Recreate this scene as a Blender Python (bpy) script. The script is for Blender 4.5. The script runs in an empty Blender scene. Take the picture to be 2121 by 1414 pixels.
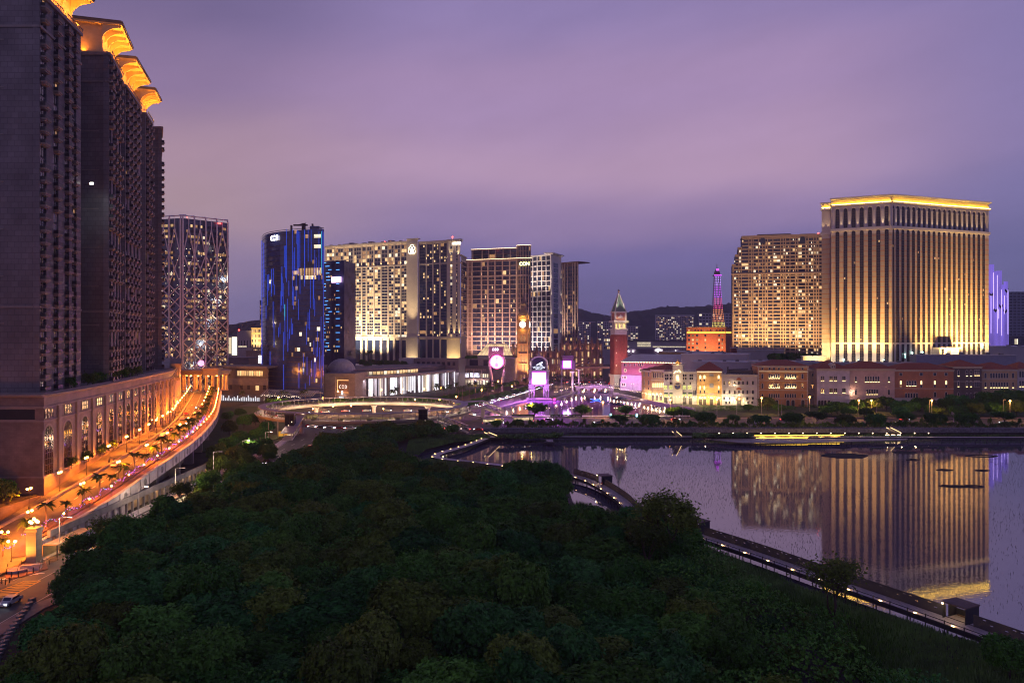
import bpy, math, random
from math import sin, cos, pi, radians, atan2, sqrt, hypot
from mathutils import Matrix, Vector
random.seed(11)
S = bpy.context.scene
COL = S.collection
# ---------------------------------------------------------------- camera
H, F, HY, CX = 50.0, 1600.0, 690.0, 1060.5      # eye height; focal length, horizon row and centre column of a 2121 px wide frame
cam = bpy.data.cameras.new('camera'); camo = bpy.data.objects.new('camera', cam); COL.objects.link(camo)
camo.location = (0, 0, H); camo.rotation_euler = (pi/2, 0, 0)
cam.sensor_width = 36; cam.lens = 36*F/2121; cam.shift_y = -(707-HY)/2121
cam.clip_start = 0.5; cam.clip_end = 30000
S.camera = camo
# ---------------------------------------------------------------- render settings and exposure
S.render.engine = 'CYCLES'
S.view_settings.view_transform = 'Standard'; S.view_settings.look = 'None'
S.view_settings.exposure = 0.0; S.view_settings.gamma = 1.0
cy = S.cycles
cy.use_denoising = True
try:
    cy.denoiser = 'OPENIMAGEDENOISE'; cy.denoising_input_passes = 'RGB_ALBEDO_NORMAL'; cy.denoising_prefilter = 'ACCURATE'
except Exception: pass
cy.use_light_tree = True
cy.max_bounces = 5; cy.diffuse_bounces = 2; cy.glossy_bounces = 3; cy.transmission_bounces = 2; cy.transparent_max_bounces = 6; cy.volume_bounces = 0
cy.sample_clamp_indirect = 2.0; cy.sample_clamp_direct = 40.0
cy.caustics_reflective = False; cy.caustics_refractive = False
cy.pixel_filter_type = 'BLACKMAN_HARRIS'; cy.filter_width = 1.1
cy.use_adaptive_sampling = True; cy.adaptive_threshold = 0.02
# ---------------------------------------------------------------- colours
def lin(c):
    return tuple(((v/255)/12.92 if v <= 10 else (((v/255)+.055)/1.055)**2.4) for v in c)
# ---------------------------------------------------------------- dusk sky
W = bpy.data.worlds.new('World'); S.world = W; W.use_nodes = True
def build_sky():
    nt = W.node_tree; N = nt.nodes; L = nt.links; N.clear()
    def nd(t, **k):
        n = N.new(t)
        for a, b in k.items(): setattr(n, a, b)
        return n
    def mth(op, a, b=None, c=None):
        n = nd('ShaderNodeMath', operation=op)
        for i, v in enumerate((a, b, c)):
            if v is None: continue
            if isinstance(v, (int, float)): n.inputs[i].default_value = v
            else: L.new(v, n.inputs[i])
        return n.outputs[0]
    tc = nd('ShaderNodeTexCoord')
    sp = nd('ShaderNodeSeparateXYZ'); L.new(tc.outputs['Generated'], sp.inputs[0])
    x, y, z = sp.outputs
    el = mth('MULTIPLY', mth('ARCSINE', mth('MINIMUM', mth('MAXIMUM', z, -1.0), 1.0)), 57.2958)
    az = mth('MULTIPLY', mth('ARCTAN2', x, y), 57.2958)
    # soft overcast streaks drift across the bands
    cmb = nd('ShaderNodeCombineXYZ')
    L.new(mth('MULTIPLY', az, 0.028), cmb.inputs[0]); L.new(mth('ADD', mth('MULTIPLY', el, 0.09), mth('MULTIPLY', az, -0.016)), cmb.inputs[1])
    nz = nd('ShaderNodeTexNoise'); nz.inputs['Scale'].default_value = 1.3; nz.inputs['Detail'].default_value = 3.0; nz.inputs['Roughness'].default_value = .42
    L.new(cmb.outputs[0], nz.inputs['Vector'])
    e2 = mth('ADD', el, mth('MULTIPLY', mth('SUBTRACT', nz.outputs['Fac'], .5), 7.0))
    fac = mth('DIVIDE', mth('ADD', e2, 5.0), 65.0)
    def ramp(stops):
        r = nd('ShaderNodeValToRGB'); cr = r.color_ramp; cr.interpolation = 'EASE'
        while len(cr.elements) > 1: cr.elements.remove(cr.elements[-1])
        for i, (e, c) in enumerate(stops):
            p = (e+5)/65
            if i == 0: el_ = cr.elements[0]; el_.position = p
            else: el_ = cr.elements.new(p)
            c = lin(c); k = sum(c)/3; el_.color = (*[v*.88+k*.12 for v in c], 1)
        L.new(fac, r.inputs[0]); return r.outputs[0]
    mid = ramp([(-5, (102,96,150)), (2.5, (106,99,152)), (5, (113,103,160)), (8, (144,121,168)), (12, (176,143,178)), (17, (162,133,178)), (23, (138,120,173)), (34, (104,95,150)), (60, (78,73,124))])
    left = ramp([(-5, (124,114,160)), (2.5, (128,118,164)), (5, (144,124,160)), (8, (168,138,153)), (12, (168,136,158)), (17, (138,114,156)), (23, (108,95,142)), (34, (86,78,126)), (60, (74,69,118))])
    right = ramp([(-5, (96,96,146)), (5, (102,100,152)), (9, (120,112,166)), (13, (134,119,172)), (18, (130,117,172)), (23, (112,105,164)), (34, (96,90,148)), (60, (76,72,122))])
    def mapr(v, a, b):
        n = nd('ShaderNodeMapRange', interpolation_type='SMOOTHSTEP'); L.new(v, n.inputs[0])
        n.inputs[1].default_value = a; n.inputs[2].default_value = b; n.inputs[3].default_value = 0; n.inputs[4].default_value = 1
        return n.outputs[0]
    def mix(f, a, b):
        m = nd('ShaderNodeMix', data_type='RGBA'); L.new(f, m.inputs[0]); L.new(a, m.inputs[6]); L.new(b, m.inputs[7]); return m.outputs[2]
    c1 = mix(mapr(az, -24.0, -4.0), left, mid)
    c2 = mix(mapr(az, 19.0, 36.0), c1, right)
    n2 = nd('ShaderNodeTexNoise'); n2.inputs['Scale'].default_value = 3.2; n2.inputs['Detail'].default_value = 6.0; n2.inputs['Roughness'].default_value = .55; L.new(cmb.outputs[0], n2.inputs['Vector'])
    vs = nd('ShaderNodeVectorMath', operation='SCALE'); L.new(c2, vs.inputs[0]); L.new(mth('ADD', mth('MULTIPLY', n2.outputs['Fac'], .22), .89), vs.inputs['Scale']); c2 = vs.outputs[0]
    bg = nd('ShaderNodeBackground'); L.new(c2, bg.inputs[0]); bg.inputs[1].default_value = 1.06
    # the last of the daylight: a physical sky with the sun just under the horizon
    sk = nd('ShaderNodeTexSky', sky_type='NISHITA'); sk.sun_disc = False; sk.sun_elevation = radians(-4); sk.sun_rotation = radians(-50)
    b2 = nd('ShaderNodeBackground'); L.new(sk.outputs[0], b2.inputs[0]); b2.inputs[1].default_value = 0.05
    ad = nd('ShaderNodeAddShader'); L.new(bg.outputs[0], ad.inputs[0]); L.new(b2.outputs[0], ad.inputs[1])
    out = nd('ShaderNodeOutputWorld'); L.new(ad.outputs[0], out.inputs[0])
    W.cycles.sampling_method = 'MANUAL'; W.cycles.sample_map_resolution = 512
build_sky()
# ---------------------------------------------------------------- helpers: places on the ground and on facades
def X(px, Y): return (px-CX)*Y/F
def Z(py, Y): return H-(py-HY)*Y/F
def G(px, py, z=0.0):
    Y = (H-z)*F/(py-HY); return Vector((X(px, Y), Y, z))
class Face:
    """a wall from A to B (as seen from outside, A on the left): u runs along it, depth runs inwards"""
    def __init__(s, a, b, xy=False):
        s.A = Vector(a) if xy else Vector((X(a[0], a[1]), a[1])); s.B = Vector(b) if xy else Vector((X(b[0], b[1]), b[1]))
        d = s.B-s.A; s.L = d.length; s.d = d/s.L; s.rot = atan2(s.d.y, s.d.x)
        s.M = Matrix.Translation((s.A.x, s.A.y, 0)) @ Matrix.Rotation(s.rot, 4, 'Z')
    def u(s, px):
        t = (px-CX)/F; return (t*s.A.y-s.A.x)/(s.d.x-t*s.d.y)
    def z(s, px, py): return Z(py, s.A.y+s.u(px)*s.d.y)
    def hull(s, g, u0, u1, z0, z1, depth, front=0.0, m=0):
        """a body whose flanks run straight back from the street front"""
        a, b = s.at(u0, front).xy, s.at(u1, front).xy; mid = (a+b)/2; mid = mid+mid.normalized()*depth; q = [(p+p.normalized()*depth).lerp(mid, .04) for p in (b, a)]
        g.on(Matrix()); g.prism([a, b]+q, z0, z1, m); g.on(s.M)
    def at(s, u, dep=0.0, z=0.0): return s.M @ Vector((u, dep, z))
# ---------------------------------------------------------------- helpers: materials
MATS = {}
def mat(name, c, rough=.7, metal=0.0, var=.15, scale=.5, emit=None, es=1.0, bump=0.0, rnd=0.0, spec=None, light=False, brick=None, ior=None, coords='obj', sc3=None):
    """a procedural surface: base colour varied by noise (and per object when rnd), optional courses of blocks, optional emission"""
    if name in MATS: return MATS[name]
    m = bpy.data.materials.new(name); m.use_nodes = True; MATS[name] = m
    nt = m.node_tree; N = nt.nodes; L = nt.links; b = N['Principled BSDF']
    b.inputs['Roughness'].default_value = rough; b.inputs['Metallic'].default_value = metal
    if spec is not None: b.inputs['Specular IOR Level'].default_value = spec
    if ior: b.inputs['IOR'].default_value = ior
    if emit:
        b.inputs['Base Color'].default_value = (*c, 1)
        b.inputs['Emission Color'].default_value = (*emit, 1); b.inputs['Emission Strength'].default_value = es
        if not light: m.cycles.emission_sampling = 'NONE'
        if var == 0: return m
    tc = N.new('ShaderNodeTexCoord'); src = tc.outputs['Object']
    if coords == 'world':
        g = N.new('ShaderNodeNewGeometry'); src = g.outputs['Position']
    if sc3:
        mp = N.new('ShaderNodeMapping'); mp.inputs['Scale'].default_value = sc3; L.new(src, mp.inputs[0]); src = mp.outputs[0]
    nz = N.new('ShaderNodeTexNoise'); nz.inputs['Scale'].default_value = scale; nz.inputs['Detail'].default_value = 4
    L.new(src, nz.inputs['Vector'])
    mr = N.new('ShaderNodeMapRange'); mr.inputs[1].default_value = .3; mr.inputs[2].default_value = .7; mr.inputs[3].default_value = 1-var; mr.inputs[4].default_value = 1+var
    L.new(nz.outputs['Fac'], mr.inputs[0]); f = mr.outputs[0]
    if rnd:
        oi = N.new('ShaderNodeObjectInfo'); mr2 = N.new('ShaderNodeMapRange'); mr2.inputs[3].default_value = 1-rnd; mr2.inputs[4].default_value = 1+rnd
        L.new(oi.outputs['Random'], mr2.inputs[0]); mm = N.new('ShaderNodeMath'); mm.operation = 'MULTIPLY'; L.new(f, mm.inputs[0]); L.new(mr2.outputs[0], mm.inputs[1]); f = mm.outputs[0]
    mx = N.new('ShaderNodeVectorMath'); mx.operation = 'SCALE'; mx.inputs[0].default_value = c; L.new(f, mx.inputs['Scale']); colr = mx.outputs[0]
    if brick:
        bw, bh, dk = brick
        sx = N.new('ShaderNodeSeparateXYZ'); L.new(tc.outputs['Object'], sx.inputs[0])
        ad = N.new('ShaderNodeMath'); ad.operation = 'ADD'; L.new(sx.outputs[0], ad.inputs[0]); L.new(sx.outputs[1], ad.inputs[1])
        cb = N.new('ShaderNodeCombineXYZ'); L.new(ad.outputs[0], cb.inputs[0]); L.new(sx.outputs[2], cb.inputs[1])
        bt = N.new('ShaderNodeTexBrick'); bt.inputs['Scale'].default_value = 1; bt.inputs['Brick Width'].default_value = bw; bt.inputs['Row Height'].default_value = bh
        bt.inputs['Mortar Size'].default_value = min(bw, bh)*.05; bt.inputs['Color1'].default_value = (1, 1, 1, 1); bt.inputs['Color2'].default_value = (.82, .8, .8, 1); bt.inputs['Mortar'].default_value = (dk, dk, dk, 1)
        L.new(cb.outputs[0], bt.inputs['Vector'])
        ml = N.new('ShaderNodeVectorMath'); ml.operation = 'MULTIPLY'; L.new(colr, ml.inputs[0]); L.new(bt.outputs['Color'], ml.inputs[1]); colr = ml.outputs[0]
    L.new(colr, b.inputs['Base Color'])
    if emit:
        me = N.new('ShaderNodeVectorMath'); me.operation = 'SCALE'; me.inputs[0].default_value = emit; L.new(f, me.inputs['Scale']); L.new(me.outputs[0], b.inputs['Emission Color'])
    if bump:
        bp = N.new('ShaderNodeBump'); bp.inputs['Strength'].default_value = bump; bp.inputs['Distance'].default_value = .3; L.new(nz.outputs['Fac'], bp.inputs['Height']); L.new(bp.outputs[0], b.inputs['Normal'])
    return m
def glow(name, c, s, light=False): return mat(name, (.02, .02, .02), rough=.5, emit=c, es=s, var=0, light=light)
def winlit(name, c, s): return mat(name, (.05, .05, .06), rough=.25, emit=c, es=s, var=.45, scale=.9, rnd=.45)
# ---------------------------------------------------------------- helpers: meshes
class MB:
    def __init__(s, M=None): s.v = []; s.f = []; s.m = []; s.T = M or Matrix(); s.sm = False
    def on(s, M): s.T = M; return s
    def at(s, x, y, z=0, r=0): s.T = Matrix.Translation((x, y, z)) @ Matrix.Rotation(r, 4, 'Z'); return s
    def add(s, vs, fs, m=0):
        n = len(s.v); T = s.T
        s.v += [T @ Vector(p) for p in vs]; s.f += [tuple(i+n for i in q) for q in fs]; s.m += [m]*len(fs)
    def box(s, x0, x1, y0, y1, z0, z1, m=0):
        if x0 > x1: x0, x1 = x1, x0
        if y0 > y1: y0, y1 = y1, y0
        s.add([(x0,y0,z0),(x1,y0,z0),(x1,y1,z0),(x0,y1,z0),(x0,y0,z1),(x1,y0,z1),(x1,y1,z1),(x0,y1,z1)],
              [(3,2,1,0),(4,5,6,7),(0,1,5,4),(1,2,6,5),(2,3,7,6),(3,0,4,7)], m)
    def quad(s, a, b, c, d, m=0): s.add([a, b, c, d], [(0,1,2,3)], m)
    def prism(s, pts, z0, z1, m=0, top=None):
        n = len(pts); s.add([(p[0],p[1],z0) for p in pts]+[(p[0],p[1],z1) for p in pts],
              [tuple(range(n-1,-1,-1))]+[(i,(i+1)%n,n+(i+1)%n,n+i) for i in range(n)], m)
        s.add([(p[0],p[1],z1) for p in pts], [tuple(range(n))], m if top is None else top)
    def prof(s, pts, y0, y1, m=0):
        """outline in the wall plane (u,z), anticlockwise, given depth y0..y1"""
        n = len(pts); s.add([(p[0],y0,p[1]) for p in pts]+[(p[0],y1,p[1]) for p in pts],
              [tuple(range(n)), tuple(range(2*n-1,n-1,-1))]+[(i,n+i,n+(i+1)%n,(i+1)%n) for i in range(n)], m)
    def cyl(s, x, y, z0, z1, r0, r1=None, n=8, m=0, a0=0.0):
        r1 = r0 if r1 is None else r1
        vs = [(x+r0*cos(a0+2*pi*i/n), y+r0*sin(a0+2*pi*i/n), z0) for i in range(n)]+[(x+r1*cos(a0+2*pi*i/n), y+r1*sin(a0+2*pi*i/n), z1) for i in range(n)]
        s.add(vs, [(i,(i+1)%n,n+(i+1)%n,n+i) for i in range(n)]+[tuple(range(n-1,-1,-1)), tuple(range(n,2*n))], m)
    def lathe(s, pr, n=12, m=0, x=0, y=0, a0=0.0):
        k = len(pr); vs = [(x+r*cos(a0+2*pi*i/n), y+r*sin(a0+2*pi*i/n), z) for r, z in pr for i in range(n)]
        s.add(vs, [(j*n+i, j*n+(i+1)%n, (j+1)*n+(i+1)%n, (j+1)*n+i) for j in range(k-1) for i in range(n)]+[tuple(range(n-1,-1,-1)), tuple(range((k-1)*n, k*n))], m)
    def ball(s, x, y, z, r, n=8, m=0, sz=1.0, rings=5):
        s.lathe([(max(.01*r, r*sin(pi*j/rings)), z-r*sz*cos(pi*j/rings)) for j in range(rings+1)], n, m, x, y)
    def tube(s, pts, r, n=5, m=0, r2=None):
        P_ = [Vector(p) for p in pts]; k = len(P_); vs = []
        for i, p in enumerate(P_):
            d = (P_[min(i+1,k-1)]-P_[max(i-1,0)]); d = d.normalized() if d.length else Vector((0,0,1))
            a = d.cross(Vector((0,0,1))); a = a.normalized() if a.length > 1e-3 else Vector((1,0,0)); b = d.cross(a)
            rr = r if r2 is None else r+(r2-r)*i/max(1,k-1)
            vs += [p+(a*cos(2*pi*j/n)+b*sin(2*pi*j/n))*rr for j in range(n)]
        s.add(vs, [(i*n+j, (i+1)*n+j, (i+1)*n+(j+1)%n, i*n+(j+1)%n) for i in range(k-1) for j in range(n)]+[tuple(range(n)), tuple(range(k*n-1,(k-1)*n-1,-1))], m)
    def strip(s, pl, pr, m=0): # surface between two polylines
        n = len(pl); s.add(list(pl)+list(pr), [(i, n+i, n+i+1, i+1) for i in range(n-1)], m)
    def sweep(s, pts, prof, m=0, closed=False):
        """sweep a (side, height) outline along a path of (x,y,z); side is to the right of travel"""
        k = len(pts); n = len(prof); vs = []
        for i in range(k):
            a = Vector(pts[(i-1) % k] if closed else pts[max(i-1,0)]); b = Vector(pts[(i+1) % k] if closed else pts[min(i+1,k-1)])
            d = (b-a).xy.normalized(); nx, ny = d.y, -d.x
            for o, h in prof: vs.append((pts[i][0]+nx*o, pts[i][1]+ny*o, pts[i][2]+h))
        r = k if closed else k-1
        fs = [(i*n+j, i*n+(j+1)%n, ((i+1)%k)*n+(j+1)%n, ((i+1)%k)*n+j) for i in range(r) for j in range(n)]
        if not closed: fs += [tuple(range(n-1,-1,-1)), tuple(range((k-1)*n, k*n))]
        s.add(vs, fs, m)
    def arch(s, u, z0, z1, w, y0, y1, m=0, n=8, pointed=False):
        """round-headed (or pointed) panel"""
        r = w/2; pts = [(u-r, z0), (u+r, z0)]
        if pointed: pts += [(u+r, z1-r*1.5), (u+r*.8, z1-r*.9), (u+r*.3, z1-r*.45), (u, z1), (u-r*.3, z1-r*.45), (u-r*.8, z1-r*.9), (u-r, z1-r*1.5)]
        else: pts += [(u+r*cos(pi*i/n), z1-r+r*sin(pi*i/n)) for i in range(n+1)]
        s.prof(pts, y0, y1, m)
    def mesh(s, name, mats, inv=None):
        me = bpy.data.meshes.new(name)
        vs = [inv @ p for p in s.v] if inv is not None else s.v
        me.from_pydata([tuple(p) for p in vs], [], s.f)
        for q in mats: me.materials.append(q)
        if len(mats) > 1: me.polygons.foreach_set('material_index', s.m)
        if s.sm: me.polygons.foreach_set('use_smooth', [True]*len(me.polygons))
        me.update(); return me
WM = {}
def wm(o):
    """world matrix of an object of this script (nothing is scaled through parents)"""
    if o is None: return Matrix()
    return WM[o.name]
def link(o, parent=None, M=None):
    COL.objects.link(o)
    if parent is not None: o.parent = parent
    WM[o.name] = wm(parent) @ (M if M is not None else Matrix())
    if M is not None: o.matrix_basis = M
    return o
def tag(o, label=None, cat=None, group=None, kind=None):
    for k, v in (('label', label), ('category', cat), ('group', group), ('kind', kind)):
        if v: o[k] = v
    return o
def thing(name, label, cat, loc=(0, 0, 0), rz=0.0, group=None):
    o = bpy.data.objects.new(name, None); o.empty_display_size = .5
    link(o, None, Matrix.Translation(loc) @ Matrix.Rotation(rz, 4, 'Z')); return tag(o, label, cat, group)
def part(name, mb, mats, parent=None, label=None, kind=None):
    """mb holds world coordinates; the mesh is stored in the parent's own space"""
    if not isinstance(mats, (list, tuple)): mats = [mats]
    o = bpy.data.objects.new(name, mb.mesh(name, mats, wm(parent).inverted() if parent is not None else None))
    link(o, parent); return tag(o, label, None, None, kind)
def solo(name, label, cat, mb, mats, loc=(0,0,0), group=None, kind=None):
    if not isinstance(mats, (list, tuple)): mats = [mats]
    M = Matrix.Translation(loc); o = bpy.data.objects.new(name, mb.mesh(name, mats, M.inverted())); link(o, None, M); return tag(o, label, cat, group, kind)
def struct(name, mb, mats):
    if not isinstance(mats, (list, tuple)): mats = [mats]
    o = bpy.data.objects.new(name, mb.mesh(name, mats)); link(o); o['kind'] = 'structure'; return o
def inst(name, me, parent, M):
    """a part sharing mesh data; M is a world matrix"""
    o = bpy.data.objects.new(name, me); return link(o, parent, wm(parent).inverted() @ M)
def many(name, parent, me_list, items, limit=100):
    """items: (mesh index, world matrix); the nearest become parts of their own, the rest one part"""
    items = sorted(items, key=lambda it: it[1].translation.y+abs(it[1].translation.x)*.2-it[1].translation.z*.1)
    for i, M in items[:limit]: inst(name, me_list[i], parent, M)
    rest = items[limit:]
    if not rest: return
    mats = []; vs = []; fs = []; ms = []; inv = wm(parent).inverted()
    for i, M in rest:
        me = me_list[i]; n = len(vs); T = inv @ M
        mp = []
        for q in me.materials:
            if q not in mats: mats.append(q)
            mp.append(mats.index(q))
        vs += [tuple(T @ v.co) for v in me.vertices]
        for p in me.polygons: fs.append(tuple(k+n for k in p.vertices)); ms.append(mp[p.material_index] if mp else 0)
    me = bpy.data.meshes.new(name); me.from_pydata(vs, [], fs)
    for q in mats: me.materials.append(q)
    me.polygons.foreach_set('material_index', ms); me.update()
    o = bpy.data.objects.new(name, me); link(o, parent); o['kind'] = 'stuff'
def copy_thing(src, M, label=None, group=None):
    c = src.copy(); COL.objects.link(c); c.matrix_basis = M; WM[c.name] = M
    if label: c['label'] = label
    if group: c['group'] = group
    def rec(a, b):
        for ch in a.children:
            d = ch.copy(); COL.objects.link(d); d.parent = b; WM[d.name] = wm(b) @ ch.matrix_basis
            rec(ch, d)
    rec(src, c); return c
LIGHTS = {}
def lamp(kind, loc, c, power, parent=None, tgt=None, ang=60, blend=.5, r=.15, sx=1, sy=1):
    key = (kind, tuple(c), power, ang, blend, r, sx, sy)
    d = LIGHTS.get(key)
    if d is None:
        d = bpy.data.lights.new('light', kind); d.color = c; d.energy = power*{'SPOT': 6, 'POINT': 2.2, 'AREA': 3}[kind]; LIGHTS[key] = d
        if kind == 'SPOT': d.spot_size = radians(ang); d.spot_blend = blend
        if kind in ('SPOT', 'POINT'): d.shadow_soft_size = r
        if kind == 'AREA': d.shape = 'RECTANGLE'; d.size = sx; d.size_y = sy
    o = bpy.data.objects.new('light', d)
    M = Matrix.Translation(loc)
    if tgt is not None: M = M @ (Vector(tgt)-Vector(loc)).to_track_quat('-Z', 'Y').to_matrix().to_4x4()
    return link(o, parent, wm(parent).inverted() @ M)
ORD = 'first second third fourth fifth sixth seventh eighth ninth tenth eleventh twelfth thirteenth fourteenth fifteenth sixteenth seventeenth eighteenth nineteenth twentieth'.split()
def nth(i): return ORD[i] if i < 20 else ('twenty-'+ORD[i-20] if i < 29 else ('thirtieth' if i == 29 else 'thirty-'+ORD[i-30]))
def text_mesh(body, size, depth, M, mats, name, parent, bold=0.0, sx=1.0):
    cu = bpy.data.curves.new('lettering', 'FONT'); cu.body = body; cu.size = size; cu.extrude = depth; cu.offset = bold; cu.align_x = 'CENTER'; cu.align_y = 'CENTER'
    tmp = bpy.data.objects.new('lettering', cu); COL.objects.link(tmp)
    dg = bpy.context.evaluated_depsgraph_get(); me = bpy.data.meshes.new_from_object(tmp.evaluated_get(dg))
    bpy.data.objects.remove(tmp); me.name = name; me.materials.clear(); me.materials.append(mats)
    T = wm(parent).inverted() @ M @ Matrix.Rotation(pi/2, 4, 'X') @ Matrix.Diagonal((sx, 1, 1, 1))
    me.transform(T); o = bpy.data.objects.new(name, me); return link(o, parent)
# ---------------------------------------------------------------- shared surfaces
WARM, GOLD, ORANGE, AMBER, COOL = (1, .66, .34), (1, .6, .16), (1, .21, .012), (1, .33, .04), (.75, .9, 1)
M_stone = mat('tower_stone', (.185, .165, .17), rough=.75, var=.25, scale=.09, brick=(2.2, 1.5, .55))
M_podstone = mat('podium_stone', (.19, .145, .125), rough=.6, var=.32, scale=.22, brick=(1.2, .55, .7))
M_trim = mat('stone_trim', (.25, .21, .19), rough=.7, var=.12, scale=.6)
M_glassd = mat('dark_glass', (.026, .03, .055), rough=.12, var=.3, scale=.3, rnd=.4, ior=1.75)
M_glassb = mat('blue_glass', (.02, .03, .07), rough=.10, var=.35, scale=.2)
M_rail = mat('dark_railing', (.02, .018, .02), rough=.5, var=.1)
M_asph = mat('asphalt', (.075, .07, .068), rough=.75, var=.25, scale=.35, coords='world', bump=.05)
M_pave = mat('paving', (.26, .2, .17), rough=.8, var=.2, scale=.8, coords='world')
M_brickpave = mat('brick_paving', (.28, .12, .07), rough=.8, var=.25, scale=1.5, coords='world')
M_paint = mat('road_paint', (.75, .73, .68), rough=.6, var=.1, scale=2)
M_yellow = mat('yellow_road_paint', (.75, .45, .05), rough=.6, var=.15, scale=2)
M_conc = mat('concrete', (.52, .47, .47), rough=.8, var=.18, scale=.35)
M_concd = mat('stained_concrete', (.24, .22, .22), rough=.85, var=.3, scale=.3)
M_metal = mat('painted_metal', (.12, .12, .13), rough=.45, var=.1)
M_pole = mat('lamp_pole', (.05, .045, .045), rough=.5, var=.1)
M_galv = mat('galvanised_pole', (.35, .34, .33), rough=.5, metal=.3, var=.1)
M_cream = mat('cream_render', (.62, .53, .41), rough=.75, var=.06, scale=.2)
M_white = mat('white_render', (.62, .58, .56), rough=.75, var=.1, scale=.25)
M_roofw = mat('white_roof_sheet', (.50, .50, .53), rough=.6, var=.12, scale=.12)
M_tile = mat('red_roof_tile', (.33, .09, .045), rough=.8, var=.22, scale=1.2)
M_gw = winlit('warm_window', (1, .62, .27), .95)
M_gw2 = winlit('soft_window', (1, .5, .2), .36)
M_gw3 = winlit('pale_window', (1, .84, .58), 1.1)
E_orange = glow('orange_lamp', (1, .40, .07), 30)
E_warm = glow('warm_lamp', (1, .72, .38), 9)
E_white = glow('white_lamp', (1, .93, .85), 14)
E_gold = glow('gold_strip', (1, .62, .18), 5, light=True)
E_red = glow('red_beacon', (1, .05, .04), 12)
# ================================================================ ground, water, roads
GZ = 2.0
def water(name, c, rough, strength, scale, ior=2.1):
    m = bpy.data.materials.new(name); m.use_nodes = True; nt = m.node_tree; N = nt.nodes; L = nt.links; b = N['Principled BSDF']
    b.inputs['Base Color'].default_value = (*c, 1); b.inputs['Roughness'].default_value = rough; b.inputs['IOR'].default_value = ior
    g = N.new('ShaderNodeNewGeometry'); mp = N.new('ShaderNodeMapping'); mp.inputs['Scale'].default_value = (1, 1, 1); L.new(g.outputs['Position'], mp.inputs[0])
    nz = N.new('ShaderNodeTexNoise'); nz.inputs['Scale'].default_value = scale; nz.inputs['Detail'].default_value = 3; L.new(mp.outputs[0], nz.inputs['Vector'])
    # wind leaves some patches smooth and some ruffled
    n2 = N.new('ShaderNodeTexNoise'); n2.inputs['Scale'].default_value = .02; n2.inputs['Detail'].default_value = 2; L.new(g.outputs['Position'], n2.inputs['Vector'])
    mr = N.new('ShaderNodeMapRange'); mr.inputs[1].default_value = .4; mr.inputs[2].default_value = .65; mr.inputs[3].default_value = strength*.25; mr.inputs[4].default_value = strength; L.new(n2.outputs['Fac'], mr.inputs[0])
    bp = N.new('ShaderNodeBump'); bp.inputs['Distance'].default_value = .05; L.new(mr.outputs[0], bp.inputs['Strength']); L.new(nz.outputs['Fac'], bp.inputs['Height']); L.new(bp.outputs[0], b.inputs['Normal'])
    return m
M_lake = water('lake_water', (.135, .12, .155), .03, .14, 1.1, 3.8)
M_lagoon = water('lagoon_water', (.15, .10, .21), .05, .35, .8)
M_soil = mat('soil', (.035, .03, .02), rough=.95, var=.4, scale=.15, coords='world')
M_lawn = mat('lawn_grass', (.05, .075, .02), rough=.95, var=.35, scale=.4, coords='world')
SHORE = [(140,70),(84,120),(76,128.6),(69.5,139.9),(61.5,153),(53.5,173),(46,189.6),(37,204),(30,215),(24,219),(24,250),(14,262),(0,272),(-15,283),(-30,291),(-37,303),(-40,322),(-30,342),(-14,358),(10,368),(14,373)]
BANKL = [(x-8.6,y-5) if y < 206 else (x-8,y-7) if y < 300 else (x,y) for x,y in SHORE]
g = MB(); g.prism([(-2600,20),(130,20)]+BANKL+[(2600,373),(2600,3600),(-2600,3600)], -2, GZ)
struct('ground', g, M_soil)
g = MB(); g.prism([(-45,60)]+[(x-4,y-2.6) if y < 206 else (x-6,y-5) if y < 300 else (x,y) for x,y in SHORE[:16]]+[(-45,303)], -2, .25)
struct('shore_mud', g, mat('shore_mud', (.04,.035,.028), rough=.8, var=.4, scale=.3, coords='world'))
g = MB(); g.quad((-60,10,0),(2600,10,0),(2600,374,0),(-60,374,0)); struct('lake_water', g, M_lake)
LAG = [(-20,450),(-3,508),(11,548),(30,556),(53,627),(62,700),(92,700),(80,612),(92,546),(101,517),(113,480),(104,450)]
g = MB(); g.prism([(x,y) for x,y in LAG][::-1], GZ-.5, GZ+.03)
struct('lagoon_water', g, M_lagoon)
g = MB()
for i in range(len(LAG)-1):
    a, b = Vector(LAG[i]), Vector(LAG[i+1]); d = (b-a).normalized(); n = Vector((-d.y, d.x))*1.2
    if i == 4 or i == 5 or i == 6: continue
    h = .8 if i < 4 else 1.5
    g.prism([(a.x,a.y),(b.x,b.y),(b.x+n.x,b.y+n.y),(a.x+n.x,a.y+n.y)][::-1] if False else [(a.x,a.y),(a.x+n.x,a.y+n.y),(b.x+n.x,b.y+n.y),(b.x,b.y)][::-1], GZ-.4, GZ+h)
solo('quay_wall', 'pale stone quay wall around the purple lit lagoon', 'quay wall', g, mat('quay_stone', (.24,.21,.23), var=.15, scale=.4), (0, 460, GZ))
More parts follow.
